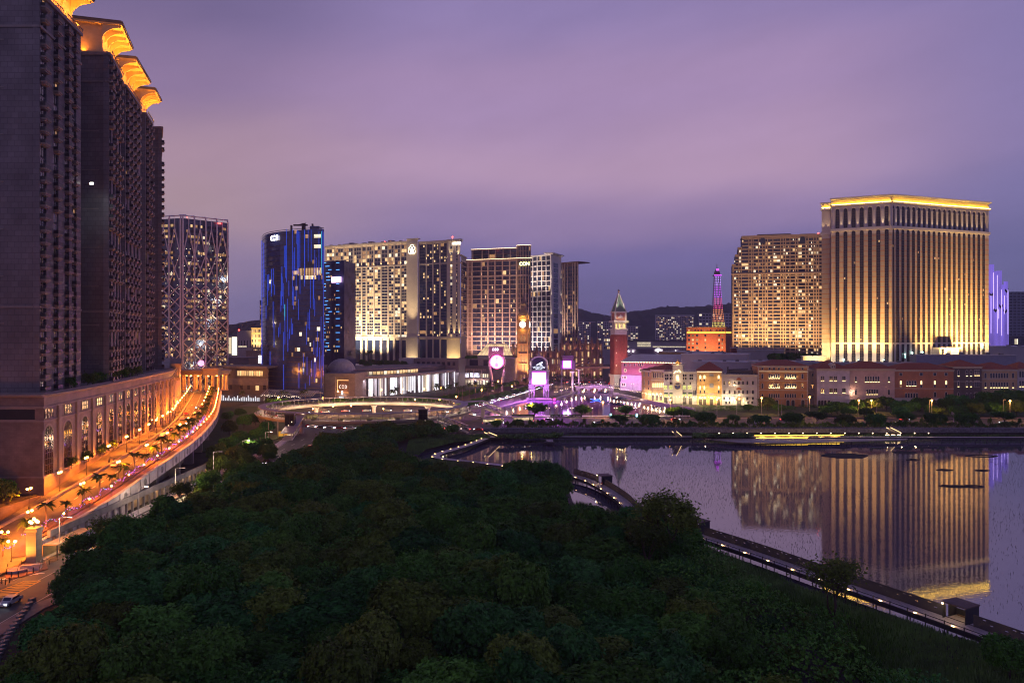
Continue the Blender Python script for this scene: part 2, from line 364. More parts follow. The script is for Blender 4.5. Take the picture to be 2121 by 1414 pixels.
# --- streets
g = MB(); e = .004
def sheet(pts, dz=e, m=0): g.add([(x,y,GZ+dz) for x,y in pts], [tuple(range(len(pts)))], m)
ROADL = [(-110,60),(-108,120),(-104,150),(-100,170),(-98.5,200),(-98.5,260),(-99,330),(-103,372)]
ROADR = [(-80,60),(-84,118),(-84.5,137),(-84.5,154),(-80.5,190),(-80,260),(-80,330),(-78,372)]
g.strip([(x,y,GZ+e) for x,y in ROADL], [(x,y,GZ+e) for x,y in ROADR])
sheet([(-77+78*cos(2*pi*i/40), 430+62*sin(2*pi*i/40)) for i in range(40)], 2*e)
sheet([(-20,390),(1200,384),(1200,436),(-20,436)])
sheet([(-40,440),(-12,440),(-16,476),(-4,512),(10,552),(50,632),(60,760),(20,760),(-12,600),(-30,500)], 3*e)
sheet([(-180,506),(-100,470),(-60,490),(-30,505),(-30,525),(-100,512),(-180,530)], 3*e)
struct('road', g, M_asph)
# markings
g = MB()
for k in range(14):
    y = 150+k*15
    for dx in (4.6, 9.4, 14):
        x = -99+dx+(0 if y > 175 else (175-y)*-.1); g.box(x-.08, x+.08, y, y+6, GZ+.008, GZ+.012)
g.strip([(x+.5,y,GZ+.012) for x,y in ROADL[3:]], [(x+.65,y,GZ+.012) for x,y in ROADL[3:]])
g.strip([(x-.6,y,GZ+.012) for x,y in ROADR[1:]], [(x-.45,y,GZ+.012) for x,y in ROADR[1:]])
for k in range(7):   # zebra crossing in front of the island
    a = G(5+k*13, 1199-k*2.1, GZ); g.box(a.x-.9, a.x+.9, a.y-.25, a.y+.25, GZ+.012, GZ+.016)
for k in range(70):
    x = 4+k*14
    g.box(x, x+5, 413.9, 414.2, GZ+.008, GZ+.012); g.box(x+4, x+9, 402.9, 403.1, GZ+.008, GZ+.012)
for k in range(5):
    a = G(4+k*5, 1150-k*3, GZ)
struct('road_markings', g, M_paint)
g = MB()   # yellow box junction
q = [G(0,1235,GZ), G(-30,1262,GZ), G(52,1203,GZ), G(84,1202,GZ)]
A, B, D, Cc = G(-30,1234,GZ), G(20,1236,GZ), G(50,1203,GZ), G(84,1202,GZ)
def barl(a, b, w=.16):
    d = (b-a).normalized(); n = Vector((-d.y, d.x, 0))*w; z = Vector((0,0,.012)); g.quad(a-n+z, b-n+z, b+n+z, a+n+z)
for k in range(8):
    t = k/7; barl(A.lerp(D, t), B.lerp(Cc, t)); 
    if k < 7: barl(A.lerp(D, t), B.lerp(Cc, t+1/7))
barl(A, D); barl(B, Cc)
struct('box_junction_marking', g, M_yellow)
# pavements and islands with real kerbs
def slab(name, pts, h=.14, m=M_pave):
    g = MB(); g.prism(pts, GZ-.2, GZ+h); return struct(name, g, m)
def orient(p):
    a = sum(p[i][0]*p[(i+1) % len(p)][1]-p[(i+1) % len(p)][0]*p[i][1] for i in range(len(p))); return p if a > 0 else p[::-1]
slab('pavement', orient([(-80.5,50),(-84,112),(-84.5,137),(-81,150),(-78,150),(-81.5,135),(-81,110),(-77,50)]), .14, M_pave)
isl = [tuple(G(px,py,GZ).xy) for px,py in [(60,1152),(42,1162),(22,1180),(10,1190),(12,1197),(25,1199),(50,1194),(75,1186),(100,1178),(95,1165)]]
slab('traffic_island', orient(isl), .16, M_brickpave)
slab('pavement', orient([(-99,158),(-98.8,200),(-98.8,330),(-103,372),(-106,372),(-102,330),(-101.8,200),(-101.8,166)]), .15, M_conc)
slab('median_strip', orient([(-88.2,200),(-87,199),(-86,201),(-86,330),(-87.2,332),(-88.2,330)]), .15, M_lawn)
# park strip before the lagoon, lawns
for k, (x0, x1, y0, y1) in enumerate(((-20,16,440.5,444.6),(20,46,440.5,444.6),(56,92,440.5,444.6),(96,112,440.5,444.6),(114,140,444,475),(140,240,446,500),(240,420,446,498),(420,700,446,500))):
    g = MB(); g.box(x0,x1,y0,y1,GZ-.2,GZ+.18); o = struct('lawn', g, M_lawn)
slab('promenade', [(-22,445),(114,445),(106,449.8),(-21,449.8)], .22, M_conc)
slab('pavement', [(-20,436.2),(800,436),(800,440.2),(-20,440.2)], .15, M_pave)
g = MB()
for k in range(24):
    a = 2*pi*k/24
g.prism([(-77+26*cos(2*pi*i/32), 418+22*sin(2*pi*i/32)) for i in range(32)], GZ-.2, GZ+.35); struct('roundabout_island', g, M_lawn)
slab('verge', orient([(-108,300),(-150,330),(-185,440),(-200,505),(-150,505),(-112,450),(-105,380)]), .3, M_lawn)
# distant hills
M_hill = mat('wooded_hill', (.035, .045, .03), rough=.95, var=.45, scale=.03, coords='world', bump=.4)
def ridge(name, pts, Y, depth):
    """pts: (px, py of the crest)"""
    g = MB(); rnd = random.Random(5); rows = []
    xs = []
    n = 160
    for i in range(n+1):
        t = i/n*(len(pts)-1); k = min(int(t), len(pts)-2); f = t-k; px = pts[k][0]*(1-f)+pts[k+1][0]*f; s = f*f*(3-2*f); py = pts[k][1]*(1-s)+pts[k+1][1]*s
        xs.append((X(px,Y), max(4, Z(py,Y))))
    prof_ = [(0,0),(.18,.2),(.4,.55),(.65,.82),(.85,.96),(1,1),(1.3,.8),(1.8,.3),(2.2,0)]
    for d, h in prof_:
        rows.append([(x+rnd.uniform(-6,6), Y-depth+depth*d, GZ-1+(z-GZ)*h*(1+(rnd.uniform(-.035,.035) if 0 < h else 0))) for x, z in xs])
    vs = [p for r in rows for p in r]; w = n+1
    g.add(vs, [(j*w+i, j*w+i+1, (j+1)*w+i+1, (j+1)*w+i) for j in range(len(rows)-1) for i in range(n)]); g.sm = True
    return struct(name, g, M_hill)
ridge('hill', [(1100,668),(1160,652),(1200,641),(1240,650),(1262,654),(1290,646),(1330,641),(1380,634),(1420,636),(1450,634),(1490,630),(1530,627),(1580,634),(1640,646),(1720,660),(1800,672),(1900,680),(2020,674),(2160,682),(2400,690)], 2600, 500)
ridge('hill', [(380,690),(430,684),(470,676),(500,670),(530,664),(560,661),(600,668),(650,676),(700,688)], 2300, 400)
# ================================================================ the residential complex on the left
PF = [(-123,203),(-128,236),(-137,282),(-147,330),(-157,358),(-170,390),(-190,440),(-216,502)]      # street front of the podium
RE = [(-100.8,161,4.0),(-103,167,4.6),(-102.7,175.4,5.6),(-102.7,184.7,6.6),(-102.4,195.7,7.8),(-103,208,9),(-104.5,226,10.7),(-106.5,245,12),(-111,271,13),(-121.6,310,13),(-134,350,13),(-150,395,13),(-170,450,13),(-190,504,13)]  # top of the outer parapet
def poly_at(pl, s):
    for a, b in zip(pl, pl[1:]):
        d = hypot(b[0]-a[0], b[1]-a[1])
        if s <= d or b is pl[-1]:
            t = s/d; return [a[i]+(b[i]-a[i])*t for i in range(len(a))], atan2(b[1]-a[1], b[0]-a[0])
        s -= d
def smooth(pl, n=4):
    out = []
    for i in range(len(pl)-1):
        p0, p1, p2, p3 = pl[max(i-1,0)], pl[i], pl[i+1], pl[min(i+2,len(pl)-1)]
        for k in range(n):
            t = k/n; out.append(tuple(.5*((2*p1[j])+(-p0[j]+p2[j])*t+(2*p0[j]-5*p1[j]+4*p2[j]-p3[j])*t*t+(-p0[j]+3*p1[j]-3*p2[j]+p3[j])*t**3) for j in range(len(p1))))
    out.append(tuple(pl[-1])); return out
PFs = smooth([(x,y,0) for x,y in PF], 5); REs = smooth(RE, 5)
def arclen(pl): return sum(hypot(b[0]-a[0], b[1]-a[1]) for a, b in zip(pl, pl[1:]))
LRE, LPF = arclen(REs), arclen(PFs)
def ramp_z(Y):   # level of the raised road
    for a, b in zip(RE, RE[1:]):
        if a[1] <= Y <= b[1]: return a[2]-1.05+(b[2]-a[2])*(Y-a[1])/(b[1]-a[1])
    return RE[0][2]-1.05 if Y < RE[0][1] else 11.95
def re_off(s, off, dz=0.0):
    """a point beside the outer parapet: off metres towards the podium"""
    p, a = poly_at(REs, s); return Vector((p[0]-sin(a)*off, p[1]+cos(a)*off, p[2]-1.05+dz)), a
# --- raised road deck
g = MB(); l = []; r = []
for p in REs:
    r.append((p[0]-.3, p[1], p[2]-1.05))
def pf_at_y(Y):
    for a, b in zip(PFs, PFs[1:]):
        if a[1] <= Y <= b[1]: t = (Y-a[1])/(b[1]-a[1]); return a[0]+(b[0]-a[0])*t
    return PFs[0][0]+(203-Y)*.06 if Y < 203 else PFs[-1][0]
for p in REs:
    l.append((pf_at_y(p[1])+.2, p[1], p[2]-1.05))
g.strip(l, r); g.strip([(x,y,z-2.2) for x,y,z in r], [(x,y,z-2.2) for x,y,z in l])
g.quad((-124,130,GZ+.02),(-101,146,GZ+.02),(-101,161.2,2.96),(-121,161.2,2.96))
struct('raised_road', g, M_asph)
# kerbs, pavements, markings on the raised road
def band(o0, o1, dz, s0=2, s1=None, n=70):
    s1 = s1 or LRE-2; A = []; B = []
    for i in range(n+1):
        s = s0+(s1-s0)*i/n; a, _ = re_off(s, o0, dz); b, _ = re_off(s, o1, dz); A.append(tuple(a)); B.append(tuple(b))
    return A, B
g = MB()
for o0, o1 in ((.25, 3.4),):
    A, B = band(o0, o1, .15); g.strip(B, A); g.strip([(x,y,z-.3) for x,y,z in B], B)
struct('ramp_pavement', g, M_brickpave)
g = MB(); A, B = band(3.9, 6.0, .32, 12); g.strip(B, A); g.strip([(x,y,z-.5) for x,y,z in B], B); g.strip(A, [(x,y,z-.5) for x,y,z in A]); struct('median_planter', g, M_brickpave)
g = MB()
for i in range(46):
    s = 150+i*4.6
    if s > LRE-14: break
    (a, _), (b, _) = re_off(s, 11.2, .01), re_off(s+2.2, 11.2, .01); (c, _), (d, _) = re_off(s, 11.45, .01), re_off(s+2.2, 11.45, .01); g.quad(a, b, d, c)
for i in range(30):
    s = 4+i*5
    (a, _), (b, _) = re_off(s, 10.4, .01), re_off(s+2.2, 10.4, .01); (c, _), (d, _) = re_off(s, 10.6, .01), re_off(s+2.2, 10.6, .01); g.quad(a, b, d, c)
for s, o in ((190,9.4),(190,13.6),(232,9.4),(232,13.6),(262,9.4),(262,13.6)):   # turn arrows
    p, a = re_off(s, o, .01); q = MB.at(g, p.x, p.y, p.z, a-pi/2)
    g.quad((-.12,-2,0),(.12,-2,0),(.12,1.2,0),(-.12,1.2,0)); g.add([(-.45,1.2,0),(.45,1.2,0),(0,2.4,0)], [(0,1,2)]); g.at(0,0,0)
for i in range(6):   # zebra crossing
    p, a = re_off(112, 7.0+i*1.3, .012); g.at(p.x, p.y, p.z, a-pi/2); g.quad((-.35,-1.6,0),(.35,-1.6,0),(.35,1.6,0),(-.35,1.6,0)); g.at(0,0,0)
struct('ramp_markings', g, M_paint)
g = MB()
pts = [tuple(re_off(2+(LRE-16)*i/60, 16.0)[0]) for i in range(61)]
g.sweep(pts, [(-.35,-.3),(.35,-.3),(.35,.55),(-.35,.55)])
solo('kerb_barrier', 'long low concrete barrier between raised road and podium pavement', 'barrier', g, mat('warm_concrete', (.34,.27,.22), var=.2), pts[0])
# --- ramp structure: parapet and flank wall
t = thing('ramp_wall', 'grey concrete flank wall and parapet of the curving orange lit ramp', 'ramp wall', (-103,167,GZ))
g = MB(); g.sweep([tuple(p) for p in REs], [(0,-3.4),(.45,-3.2),(.45,-.15),(.6,-.15),(.6,.0),(-.35,.0),(-.35,-.15),(-.2,-.15),(-.2,-1.3),(-.2,-3.4)])
part('parapet', g, M_conc, t)
g = MB()
low = [(x+.2,y,z) for x,y,z in REs if y < 262]
for i in range(len(low)-1):
    (x0,y0,z0),(x1,y1,z1) = low[i], low[i+1]; 
    if y0 < 205: g.add([(x0,y0,GZ-.1),(x1,y1,GZ-.1),(x1,y1,z1-3.3),(x0,y0,z0-3.3)], [(0,1,2,3)])
part('flank_wall', g, M_conc, t)
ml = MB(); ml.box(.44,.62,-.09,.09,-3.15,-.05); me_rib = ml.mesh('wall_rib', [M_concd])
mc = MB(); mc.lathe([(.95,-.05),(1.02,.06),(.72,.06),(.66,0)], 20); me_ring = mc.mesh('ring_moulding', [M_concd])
items = []
for i in range(40):
    s = 8+i*6.5
    if s > LRE-3: break
    p, a = poly_at(REs, s); items.append((0, Matrix.Translation(p) @ Matrix.Rotation(a-pi/2, 4, 'Z')))
many('wall_rib', t, [me_rib], items)
items = []
for i in range(0, 20):
    s = 18+i*13
    if s > LRE-3: break
    p, a = poly_at(REs, s); items.append((0, Matrix.Translation((p[0]+sin(a)*.45,p[1]-cos(a)*.45,p[2]-1.7)) @ Matrix.Rotation(a-pi/2, 4, 'Z') @ Matrix.Rotation(pi/2, 4, 'Y')))
many('ring_moulding', t, [me_ring], items)
mp = MB(); mp.box(-1.1,1.1,-1.6,1.6,0,1); me_pier = mp.mesh('pier', [M_concd])
for s in (52, 76, 100, 126, 155, 190):
    p, a = re_off(s, 4.5); inst('pier', me_pier, t, Matrix.Translation((p.x,p.y,GZ)) @ Matrix.Rotation(a, 4, 'Z') @ Matrix.Diagonal((1,1,p.z-2.2-GZ,1)))
g = MB(); 
for i in range(len(REs)-1):
    (x0,y0,z0),(x1,y1,z1) = REs[i], REs[i+1]
    if y0 > 205: g.quad((x0-7,y0,GZ),(x1-7,y1,GZ),(x1-7,y1,z1-3.2),(x0-7,y0,z0-3.2))
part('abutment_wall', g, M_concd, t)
# street level wall with lit bays under the ramp
t = thing('underpass_wall', 'low street wall with lit openings under the ramp', 'wall', (-101.6,205,GZ))
g = MB()
for i in range(34):
    y = 172+i*3.2; g.box(-102.2,-101.7,y,y+.5,GZ,GZ+3.1)
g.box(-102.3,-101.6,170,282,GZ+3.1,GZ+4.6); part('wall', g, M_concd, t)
g = MB(); g.box(-104.2,-104.0,171,281,GZ,GZ+3.1); part('back_panel', g, mat('lit_bay_wall', (.4,.3,.2), var=.3), t)
for i in range(9): lamp('POINT', (-103,178+i*12,GZ+2.6), (1,.6,.28), 70, t, r=.1)
# --- gate pillar and steps at the ramp foot
t = thing('gate_pillar', 'tall stone gate pillar with a lamp cluster at the ramp foot', 'pillar', (-98.7,159.5,GZ))
g = MB(); g.at(-98.7,159.5,GZ); g.box(-1.3,1.3,-1.3,1.3,0,1.0); g.box(-1.05,1.05,-1.05,1.05,1.0,7.2); g.box(-1.3,1.3,-1.3,1.3,7.2,7.6); g.box(-1.15,1.15,-1.15,1.15,7.6,8.0); part('shaft', g, mat('pillar_stone', (.46,.36,.24), var=.12, brick=(3,1.1,.7)), t)
g = MB(); g.at(-98.7,159.5,GZ); g.cyl(0,0,8.0,8.9,.12); g.tube([(-.8,0,8.8),(0,0,8.6),(.8,0,8.8)],.06); g.tube([(0,-.8,8.8),(0,0,8.6),(0,.8,8.8)],.06); part('lamp_bracket', g, M_pole, t)
for dx, dy, dz in ((-.8,0,9.1),(.8,0,9.1),(0,-.8,9.1),(0,.8,9.1),(0,0,9.7)):
    g = MB(); g.at(-98.7+dx,159.5+dy,GZ+dz); g.ball(0,0,0,.32); part('globe', g, E_orange, t)
lamp('POINT', (-98.7,157.6,GZ+9.6), ORANGE, 900, t, r=.3)
lamp('SPOT', (-101.8,154.6,GZ+1.5), (1,.36,.05), 1300, t, (-98.8,158.4,GZ+5), 65, .9)
t = thing('stone_steps', 'short flight of steps with a planter below the gate pillar', 'steps', (-97.6,156.5,GZ))
g = MB(); g.at(-97.6,156.6,GZ,.35)
for i in range(6): g.box(-1.8,1.8,-1.6+i*.35,1.4,.16*i,.16*(i+1))
part('step', g, M_conc, t)
g = MB(); g.at(-99.6,155.4,GZ+.16); g.lathe([(1.7,0),(1.8,.5),(1.6,.5),(1.5,.42)],18); part('planter', g, M_conc, t)
g = MB(); g.at(-97.6,156.6,GZ,.35)
for x in (-1.9,1.9): g = MB(); g.at(-97.6,156.6,GZ,.35); g.tube([(x,-1.6,.1),(x,-1.6,1.0),(x,1.3,1.95),(x,1.3,1.0)],.05); part('handrail', g, M_rail, t)
# canopy shelter beside the pillar
t = thing('street_shelter', 'flat roofed pavement shelter lit orange beside the gate pillar', 'shelter', (-97,173,GZ))
g = MB(); g.box(-100.2,-97.2,165,179,GZ+2.7,GZ+2.9); part('roof', g, mat('shelter_roof', (.5,.34,.2), var=.1), t)
for i in range(4):
    g = MB(); y = 165.4+i*4.4; g.box(-97.5,-97.3,y-.1,y+.1,GZ+.15,GZ+2.7); part('post', g, M_rail, t)
g = MB(); g.box(-100.4,-100.2,165,179,GZ+.15,GZ+2.7); part('back_screen', g, mat('screen_panel', (.35,.27,.18), var=.3), t)
lamp('AREA', (-98.6,172,GZ+2.6), (1,.62,.25), 70, t, (-98.6,172,0), sx=2, sy=12)
t = thing('guard_railing', 'dark railing along the kerb in front of the street shelter', 'railing', (-96,165,GZ))
for i in range(13):
    g = MB(); y = 160+i*3; g.box(-95.9,-95.8,y-.05,y+.05,GZ+.1,GZ+1.15); part('post', g, M_rail, t)
g = MB(); g.box(-95.88,-95.82,160,196,GZ+1.1,GZ+1.15); g.box(-95.88,-95.82,160,196,GZ+.3,GZ+.34)
for i in range(120): g.box(-95.86,-95.84,160+i*.3,160.03+i*.3,GZ+.3,GZ+1.1)
part('rail', g, M_rail, t)
# --- podium
pod = thing('podium_building', 'long curved stone podium with tall arched windows beside the orange ramp', 'podium', (-123,203,GZ))
PZ = 34.4
g = MB(); back = [(x-70, y+10, 0) for x, y, z in PFs]
outl = [(-300,203)]+[(x,y) for x,y,z in PFs]+[(-300,520)]
g.prism(outl, GZ-.5, PZ-1.2); part('body', g, M_podstone, pod)
g = MB()
tr = [(-300,203,0)]+[tuple(p) for p in PFs]
def podband(z, h, o, g): g.sweep([(x,y,z) for x,y,_ in tr], [(-.1,0),(o,0),(o,h),(-.1,h)])
g.sweep([(x,y,PZ-1.25) for x,y,_ in tr], [(-.3,0),(.5,0),(.7,.35),(1.35,.45),(1.35,.8),(.4,.95),(.4,1.25),(-.3,1.25)])
podband(30.3, .45, .35, g); podband(26.7, .35, .3, g); podband(12.0, .4, .4, g)
part('cornice', g, M_trim, pod)
def pod_frame(s):
    p, a = poly_at(PFs, s); return Matrix.Translation((p[0], p[1], 0)) @ Matrix.Rotation(a, 4, 'Z')   # u along the wall, depth inwards to the left
# arched bays: s positions along the front
bays = [2.8+i*12 for i in range(4)]+[50.5+i*9.6 for i in range(5)]+[98+i*8 for i in range(7)]+[155+i*9 for i in range(18)]
M_archglass = mat('arched_window_glass', (.03,.018,.02), rough=.12, var=.4, scale=.4, rnd=.5)
mk = []
for k, (w, lit) in enumerate(((5.2,0),(5.2,1),(4.2,0),(4.2,1),(3.4,0))):
    q = MB(); q.arch(0, 12.5, 25.4, w, -.05, .3, 0); 
    q.arch(0, 12.3, 26.1, w+1.5, -.02, .2, 2)
    for dx in (-w/4, 0, w/4): q.box(dx-.07, dx+.07, -.16, -.05, 12.5, 24.4 if dx else 25.4, 1)
    for i in range(7): q.box(-w/2, w/2, -.15, -.05, 13.6+i*1.55, 13.72+i*1.55, 1)
    if lit:
        for i in range(5):
            for dx in (-w/4+.05, .05):
                if (i*2+(dx > 0)) % 5 != 3: q.box(dx+.08, dx+w/4-.25, -.10, -.06, 14.0+i*2.1, 15.1+i*2.1, 3)
    mk.append(q.mesh('arched_window', [M_archglass, M_rail, M_trim, M_gw2]))
items = []
for i, s in enumerate(bays):
    if s > LPF-6: break
    k = 0 if i < 4 else (2 if i < 9 else 4)
    if i in (2,3): k = 1
    if i in (5,7): k = 3
    items.append((k, pod_frame(s)))
many('arched_window', pod, mk, items)
q = MB(); q.box(-2.5,2.5,-.04,.3,27.5,30.0,0)
for i in range(4): q.box(-2.5+i*1.66-.06,-2.5+i*1.66+.06,-.14,-.04,27.5,30.0,1)
q.box(-2.5,2.5,-.14,-.04,28.7,28.82,1); wa = q.mesh('upper_window', [M_glassd, M_rail])
q = MB(); q.box(-2.5,2.5,-.04,.3,27.5,30.0,0)
for i in range(3):
    for j in range(2): q.box(-2.3+i*1.66,-1.1+i*1.66,-.10,-.04,27.7+j*1.15,28.6+j*1.15,2)
for i in range(4): q.box(-2.5+i*1.66-.06,-2.5+i*1.66+.06,-.16,-.04,27.5,30.0,1)
wb = q.mesh('upper_window', [M_glassd, M_rail, M_gw])
q = MB(); q.box(-1.6,1.6,-.04,.3,27.5,30.0,0); q.box(-.06,.06,-.12,-.04,27.5,30,1); wc = q.mesh('upper_window', [M_glassd, M_rail])
many('upper_window', pod, [wa, wb, wc], [((1 if i in (2,3) else 0) if i < 4 else 2, pod_frame(s)) for i, s in enumerate(bays) if s < LPF-6])
# pilasters between bays
q = MB(); q.box(-.75,.75,-.45,.1,12.4,30.3); q.box(-.95,.95,-.6,.1,26.4,27.2); q.box(-.95,.95,-.6,.1,12.4,13.4); mpil = q.mesh('pilaster', [M_trim])
q = MB(); q.cyl(0,-.35,ramp_z(300)+1,29.5,.62,.55,10); q.box(-.9,.9,-1.1,.2,29.5,30.3); q.box(-.9,.9,-1.1,.2,ramp_z(300),ramp_z(300)+1); mcol = q.mesh('column', [M_trim])
items = []
for i in range(len(bays)-1):
    s = (bays[i]+bays[i+1])/2
    if s > LPF-6: break
    items.append((0, pod_frame(s)))
many('pilaster', pod, [mpil], items)
items = [(0, pod_frame(102+i*8)) for i in range(7)]+[(0, pod_frame(159.5+i*9)) for i in range(17) if 159.5+i*9 < LPF-4]
for it in items: inst('column', mcol, pod, it[1])
# dark louvre on the front
g = MB(); g.on(Matrix.Translation((0,203,0))); g.box(-134.6,-125.4,-.06,.2,27.3,30.0,0); g.box(-134.8,-125.2,-.12,.1,30.0,30.3,1); g.box(-134.8,-125.2,-.12,.1,27.0,27.3,1); part('louvre', g, [mat('louvre', (.012,.012,.014), var=.3), M_trim], pod)
# balustrade, roof deck, roof planting
g = MB(); g.prism([(-300,203.6)]+[(x-.7,y+.2) for x,y,z in PFs]+[(-300,519)], PZ-1.2, PZ-.5); part('roof_deck', g, M_concd, pod)
# uplights on the podium pilasters
for i, s in enumerate([8.8,20.8,32.6,44]):
    M = pod_frame(s)
    lamp('SPOT', M @ Vector((0,-2.2,ramp_z(203+s)+1.2)), (1,.26,.02), 700, pod, M @ Vector((0,.3,ramp_z(203+s)+8)), 80, .9, .2)
for i, s in enumerate([x*1.0 for x in (94,102,110,118,126,134,142,150,159,168,177,186,195,204,214,224,236,248,260,272)]):
    M = pod_frame(s)
    lamp('SPOT', M @ Vector((0,-1.5,12.9)), (1,.28,.02), 2600, pod, M @ Vector((0,-.4,24)), 56, .9, .15)
# small temple front at the far end of the podium
M = pod_frame(150)
t = pod
g = MB(); g.on(M); g.box(-6,6,-3.2,1,29,30.2); g.box(-6.6,6.6,-3.9,1,35.6,36.4); g.box(-6,6,-3.4,1,34.6,35.6); g.prof([(-6.8,36.4),(6.8,36.4),(0,38.6)],-3.9,1); part('pavilion', g, M_trim, t)
for i in range(5):
    g = MB(); g.on(M); g.cyl(-5.2+i*2.6,-2.8,30.2,34.6,.4,.36,10); part('pavilion_column', g, M_trim, t)
    lamp('POINT', M @ Vector((-5.2+i*2.6,-4.2,31)), AMBER, 300, t, r=.15)
# --- four towers standing on the podium
M_twall = M_stone
fl = 3.32
q = MB(); q.box(-1.65,1.65,-1.35,.1,0,.28,0); q.box(-1.75,1.75,-1.45,.1,.28,.42,0); q.box(-1.6,1.6,-1.30,-1.24,.42,1.4,1); q.box(-1.6,-1.54,-1.3,.1,.42,1.4,1); q.box(1.54,1.6,-1.3,.1,.42,1.4,1); q.box(-1.2,1.2,-1.1,.1,-.35,0,0)
me_balc = q.mesh('balcony', [M_trim, M_rail])
q = MB(); q.box(-1.55,1.55,.25,.4,.42,2.9,0); q.box(-.06,.06,.15,.25,.42,2.9,1); q.box(-1.55,1.55,.15,.25,2.2,2.28,1)
me_wd = q.mesh('window', [M_glassd, M_rail])
q = MB(); q.box(-1.55,1.55,.25,.4,.42,2.9,0); q.box(-.06,.06,.15,.25,.42,2.9,1); q.box(.1,1.4,.2,.25,.6,2.8,2); me_wl = q.mesh('window', [M_glassd, M_rail, M_gw2])
q = MB(); q.box(-1.55,1.55,.25,.4,.42,2.9,0); q.box(-1.1,-.5,.16,.25,.42,2.9,1); q.box(.5,1.1,.16,.25,.42,2.9,1); me_wc = q.mesh('window', [M_glassd, mat('pale_curtain', (.4,.36,.34), var=.2)])
M_gold_soffit = mat('canopy_soffit', (.62,.42,.2), rough=.6, var=.12)
def tower(label, corner, far, front_w, bays_px, ztop, canopy=True, depth=30, narrow=()):
    """corner: nearest street corner; far: other end of the street face"""
    f = Face(corner, far, xy=True); t = thing('apartment_tower', label, 'apartment tower', (corner[0], corner[1], PZ-.5), f.rot)
    zb = PZ-.5; L = f.L
    nrm = Vector((-f.d.y, f.d.x))    # inwards
    c = Vector(corner); fa = Vector(far); lf = Vector((c.x-front_w, c.y)); 
    g = MB(); rec = 1.1
    # core behind the recessed window lines, then stone strips in front of it
    ic = c+nrm*rec; ifa = fa+nrm*rec
    g.prism([(lf.x, lf.y+.0), (ic.x, c.y), (ifa.x, ifa.y), (lf.x-6, ifa.y+3)], zb, ztop)
    g.on(f.M)
    edges = [0.0]
    for u0, u1 in bays_px: edges += [u0, u1]
    edges.append(L)
    for i in range(0, len(edges), 2):
        a, b = edges[i], edges[i+1]
        if b-a > .15: g.box(a, b, 0, rec+.5, zb, ztop)
    g.on(Matrix()); part('wall', g, M_twall, t)
    # bands and corner trim
    g = MB()
    for z, h, o in ((PZ+22.4,.5,.25),(ztop-9.5,.6,.35),(ztop-.8,1.0,.6)):
        g.on(f.M); g.box(-.2, L+.1, -o, rec, z, z+h); g.on(Matrix()); g.box(lf.x-.1, c.x+.15, c.y-o, c.y+.5, z, z+h)
    g.on(f.M)
    for u0, u1 in bays_px:
        for k in range(int((ztop-zb)/fl)):
            z = zb+k*fl; g.box(u0, u1, .45, rec+.3, z+2.95, z+fl+.38)
    g.on(Matrix())
    for k in range(9):
        z = zb+6+k*12.6
        if z < ztop-6 and front_w > 6: g.box(c.x-front_w*.72, c.x-front_w*.28, c.y-.14, c.y+.2, z, z+.3)
    part('string_course', g, M_trim, t)
    bal = []; win = []; rnd = random.Random(int(corner[1]))
    for u0, u1 in bays_px:
        um = (u0+u1)/2; sx = (u1-u0)/3.3
        for k in range(int((ztop-zb)/fl)):
            z = zb+k*fl+.3
            if z > ztop-3: continue
            win.append((rnd.choices((0,1,2),(.74,.05,.21))[0], f.M @ Matrix.Translation((um, .15, z)) @ Matrix.Diagonal((sx,1,1,1))))
            if not (k % 5 == 4 and rnd.random() < .5): bal.append((0, f.M @ Matrix.Translation((um, .1, z)) @ Matrix.Diagonal((sx,1,1,1))))
    many('balcony', t, [me_balc], bal); many('window', t, [me_wd, me_wl, me_wc], win)
    if canopy:
        # top loggia set back under a broad lit roof on scroll brackets
        z0, z1 = ztop, ztop+9.5
        g = MB(); g.on(f.M); g.box(2.0, L-.5, 2.2, 16, z0, z1); part('penthouse', g, M_gold_soffit, t)
        g = MB(); g.on(f.M); g.box(.2, L-.3, -3.8, 18, z1, z1+.5); part('roof_soffit', g, M_gold_soffit, t)
        g = MB(); g.on(f.M); g.box(0, L-.1, -4.1, 18, z1+.5, z1+1.2); g.box(.4, L-.5, -3.6, 17, z1+1.2, z1+1.6); part('roof', g, mat('roof_edge', (.1,.08,.07), var=.2), t)
        n = 4
        for i in range(n+1):
            u = 1.2+(L-2.6)*i/n
            g = MB(); g.on(f.M @ Matrix.Translation((u,0,0)) @ Matrix.Rotation(-pi/2, 4, 'Z'))
            pr = [(-2.2,z0+3.8)]+[(-2.2+5.4*(1-cos(pi/2*k/8)), z0+4.2+4.6*sin(pi/2*k/8)) for k in range(9)]+[(3.3,z1),(-2.2,z1)]
            g.prof(pr, -.35, .35); part('bracket', g, M_gold_soffit, t)
        g = MB(); g.on(f.M); g.box(.5, L-.5, -1.0, -.8, z0+.9, z0+1.0)
        for i in range(int(L/1.2)): g.box(.6+i*1.2, .7+i*1.2, -1, -.85, z0+.1, z0+.9)
        part('parapet_rail', g, M_trim, t)
        for i in range(3):
            u = L*(.18+.32*i); lamp('SPOT', f.at(u, -.3, z0+.6), (1,.34,.03), 2700, t, f.at(u, -2.2, z1), 150, .7, .3)
        for dx in (2.2,):
            lamp('AREA', f.at(.6, 8, z0+.6), (1,.30,.02), 260, t, f.at(.6,8,z1), sx=1, sy=8)
    return t, f
tower('nearest stone apartment tower whose top runs out of the frame', (-126,206), (-131.2,235), 34, [(.6,4.4),(9.2,12.6),(17.0,20.4),(22.6,25.8)], 141)
tower('second apartment tower from the left with the largest glowing roof canopy', (-131,251), (-138.6,273.8), 12, [(.8,4.2),(7.6,10.8),(13.6,16.8),(19.4,22.6)], 141)
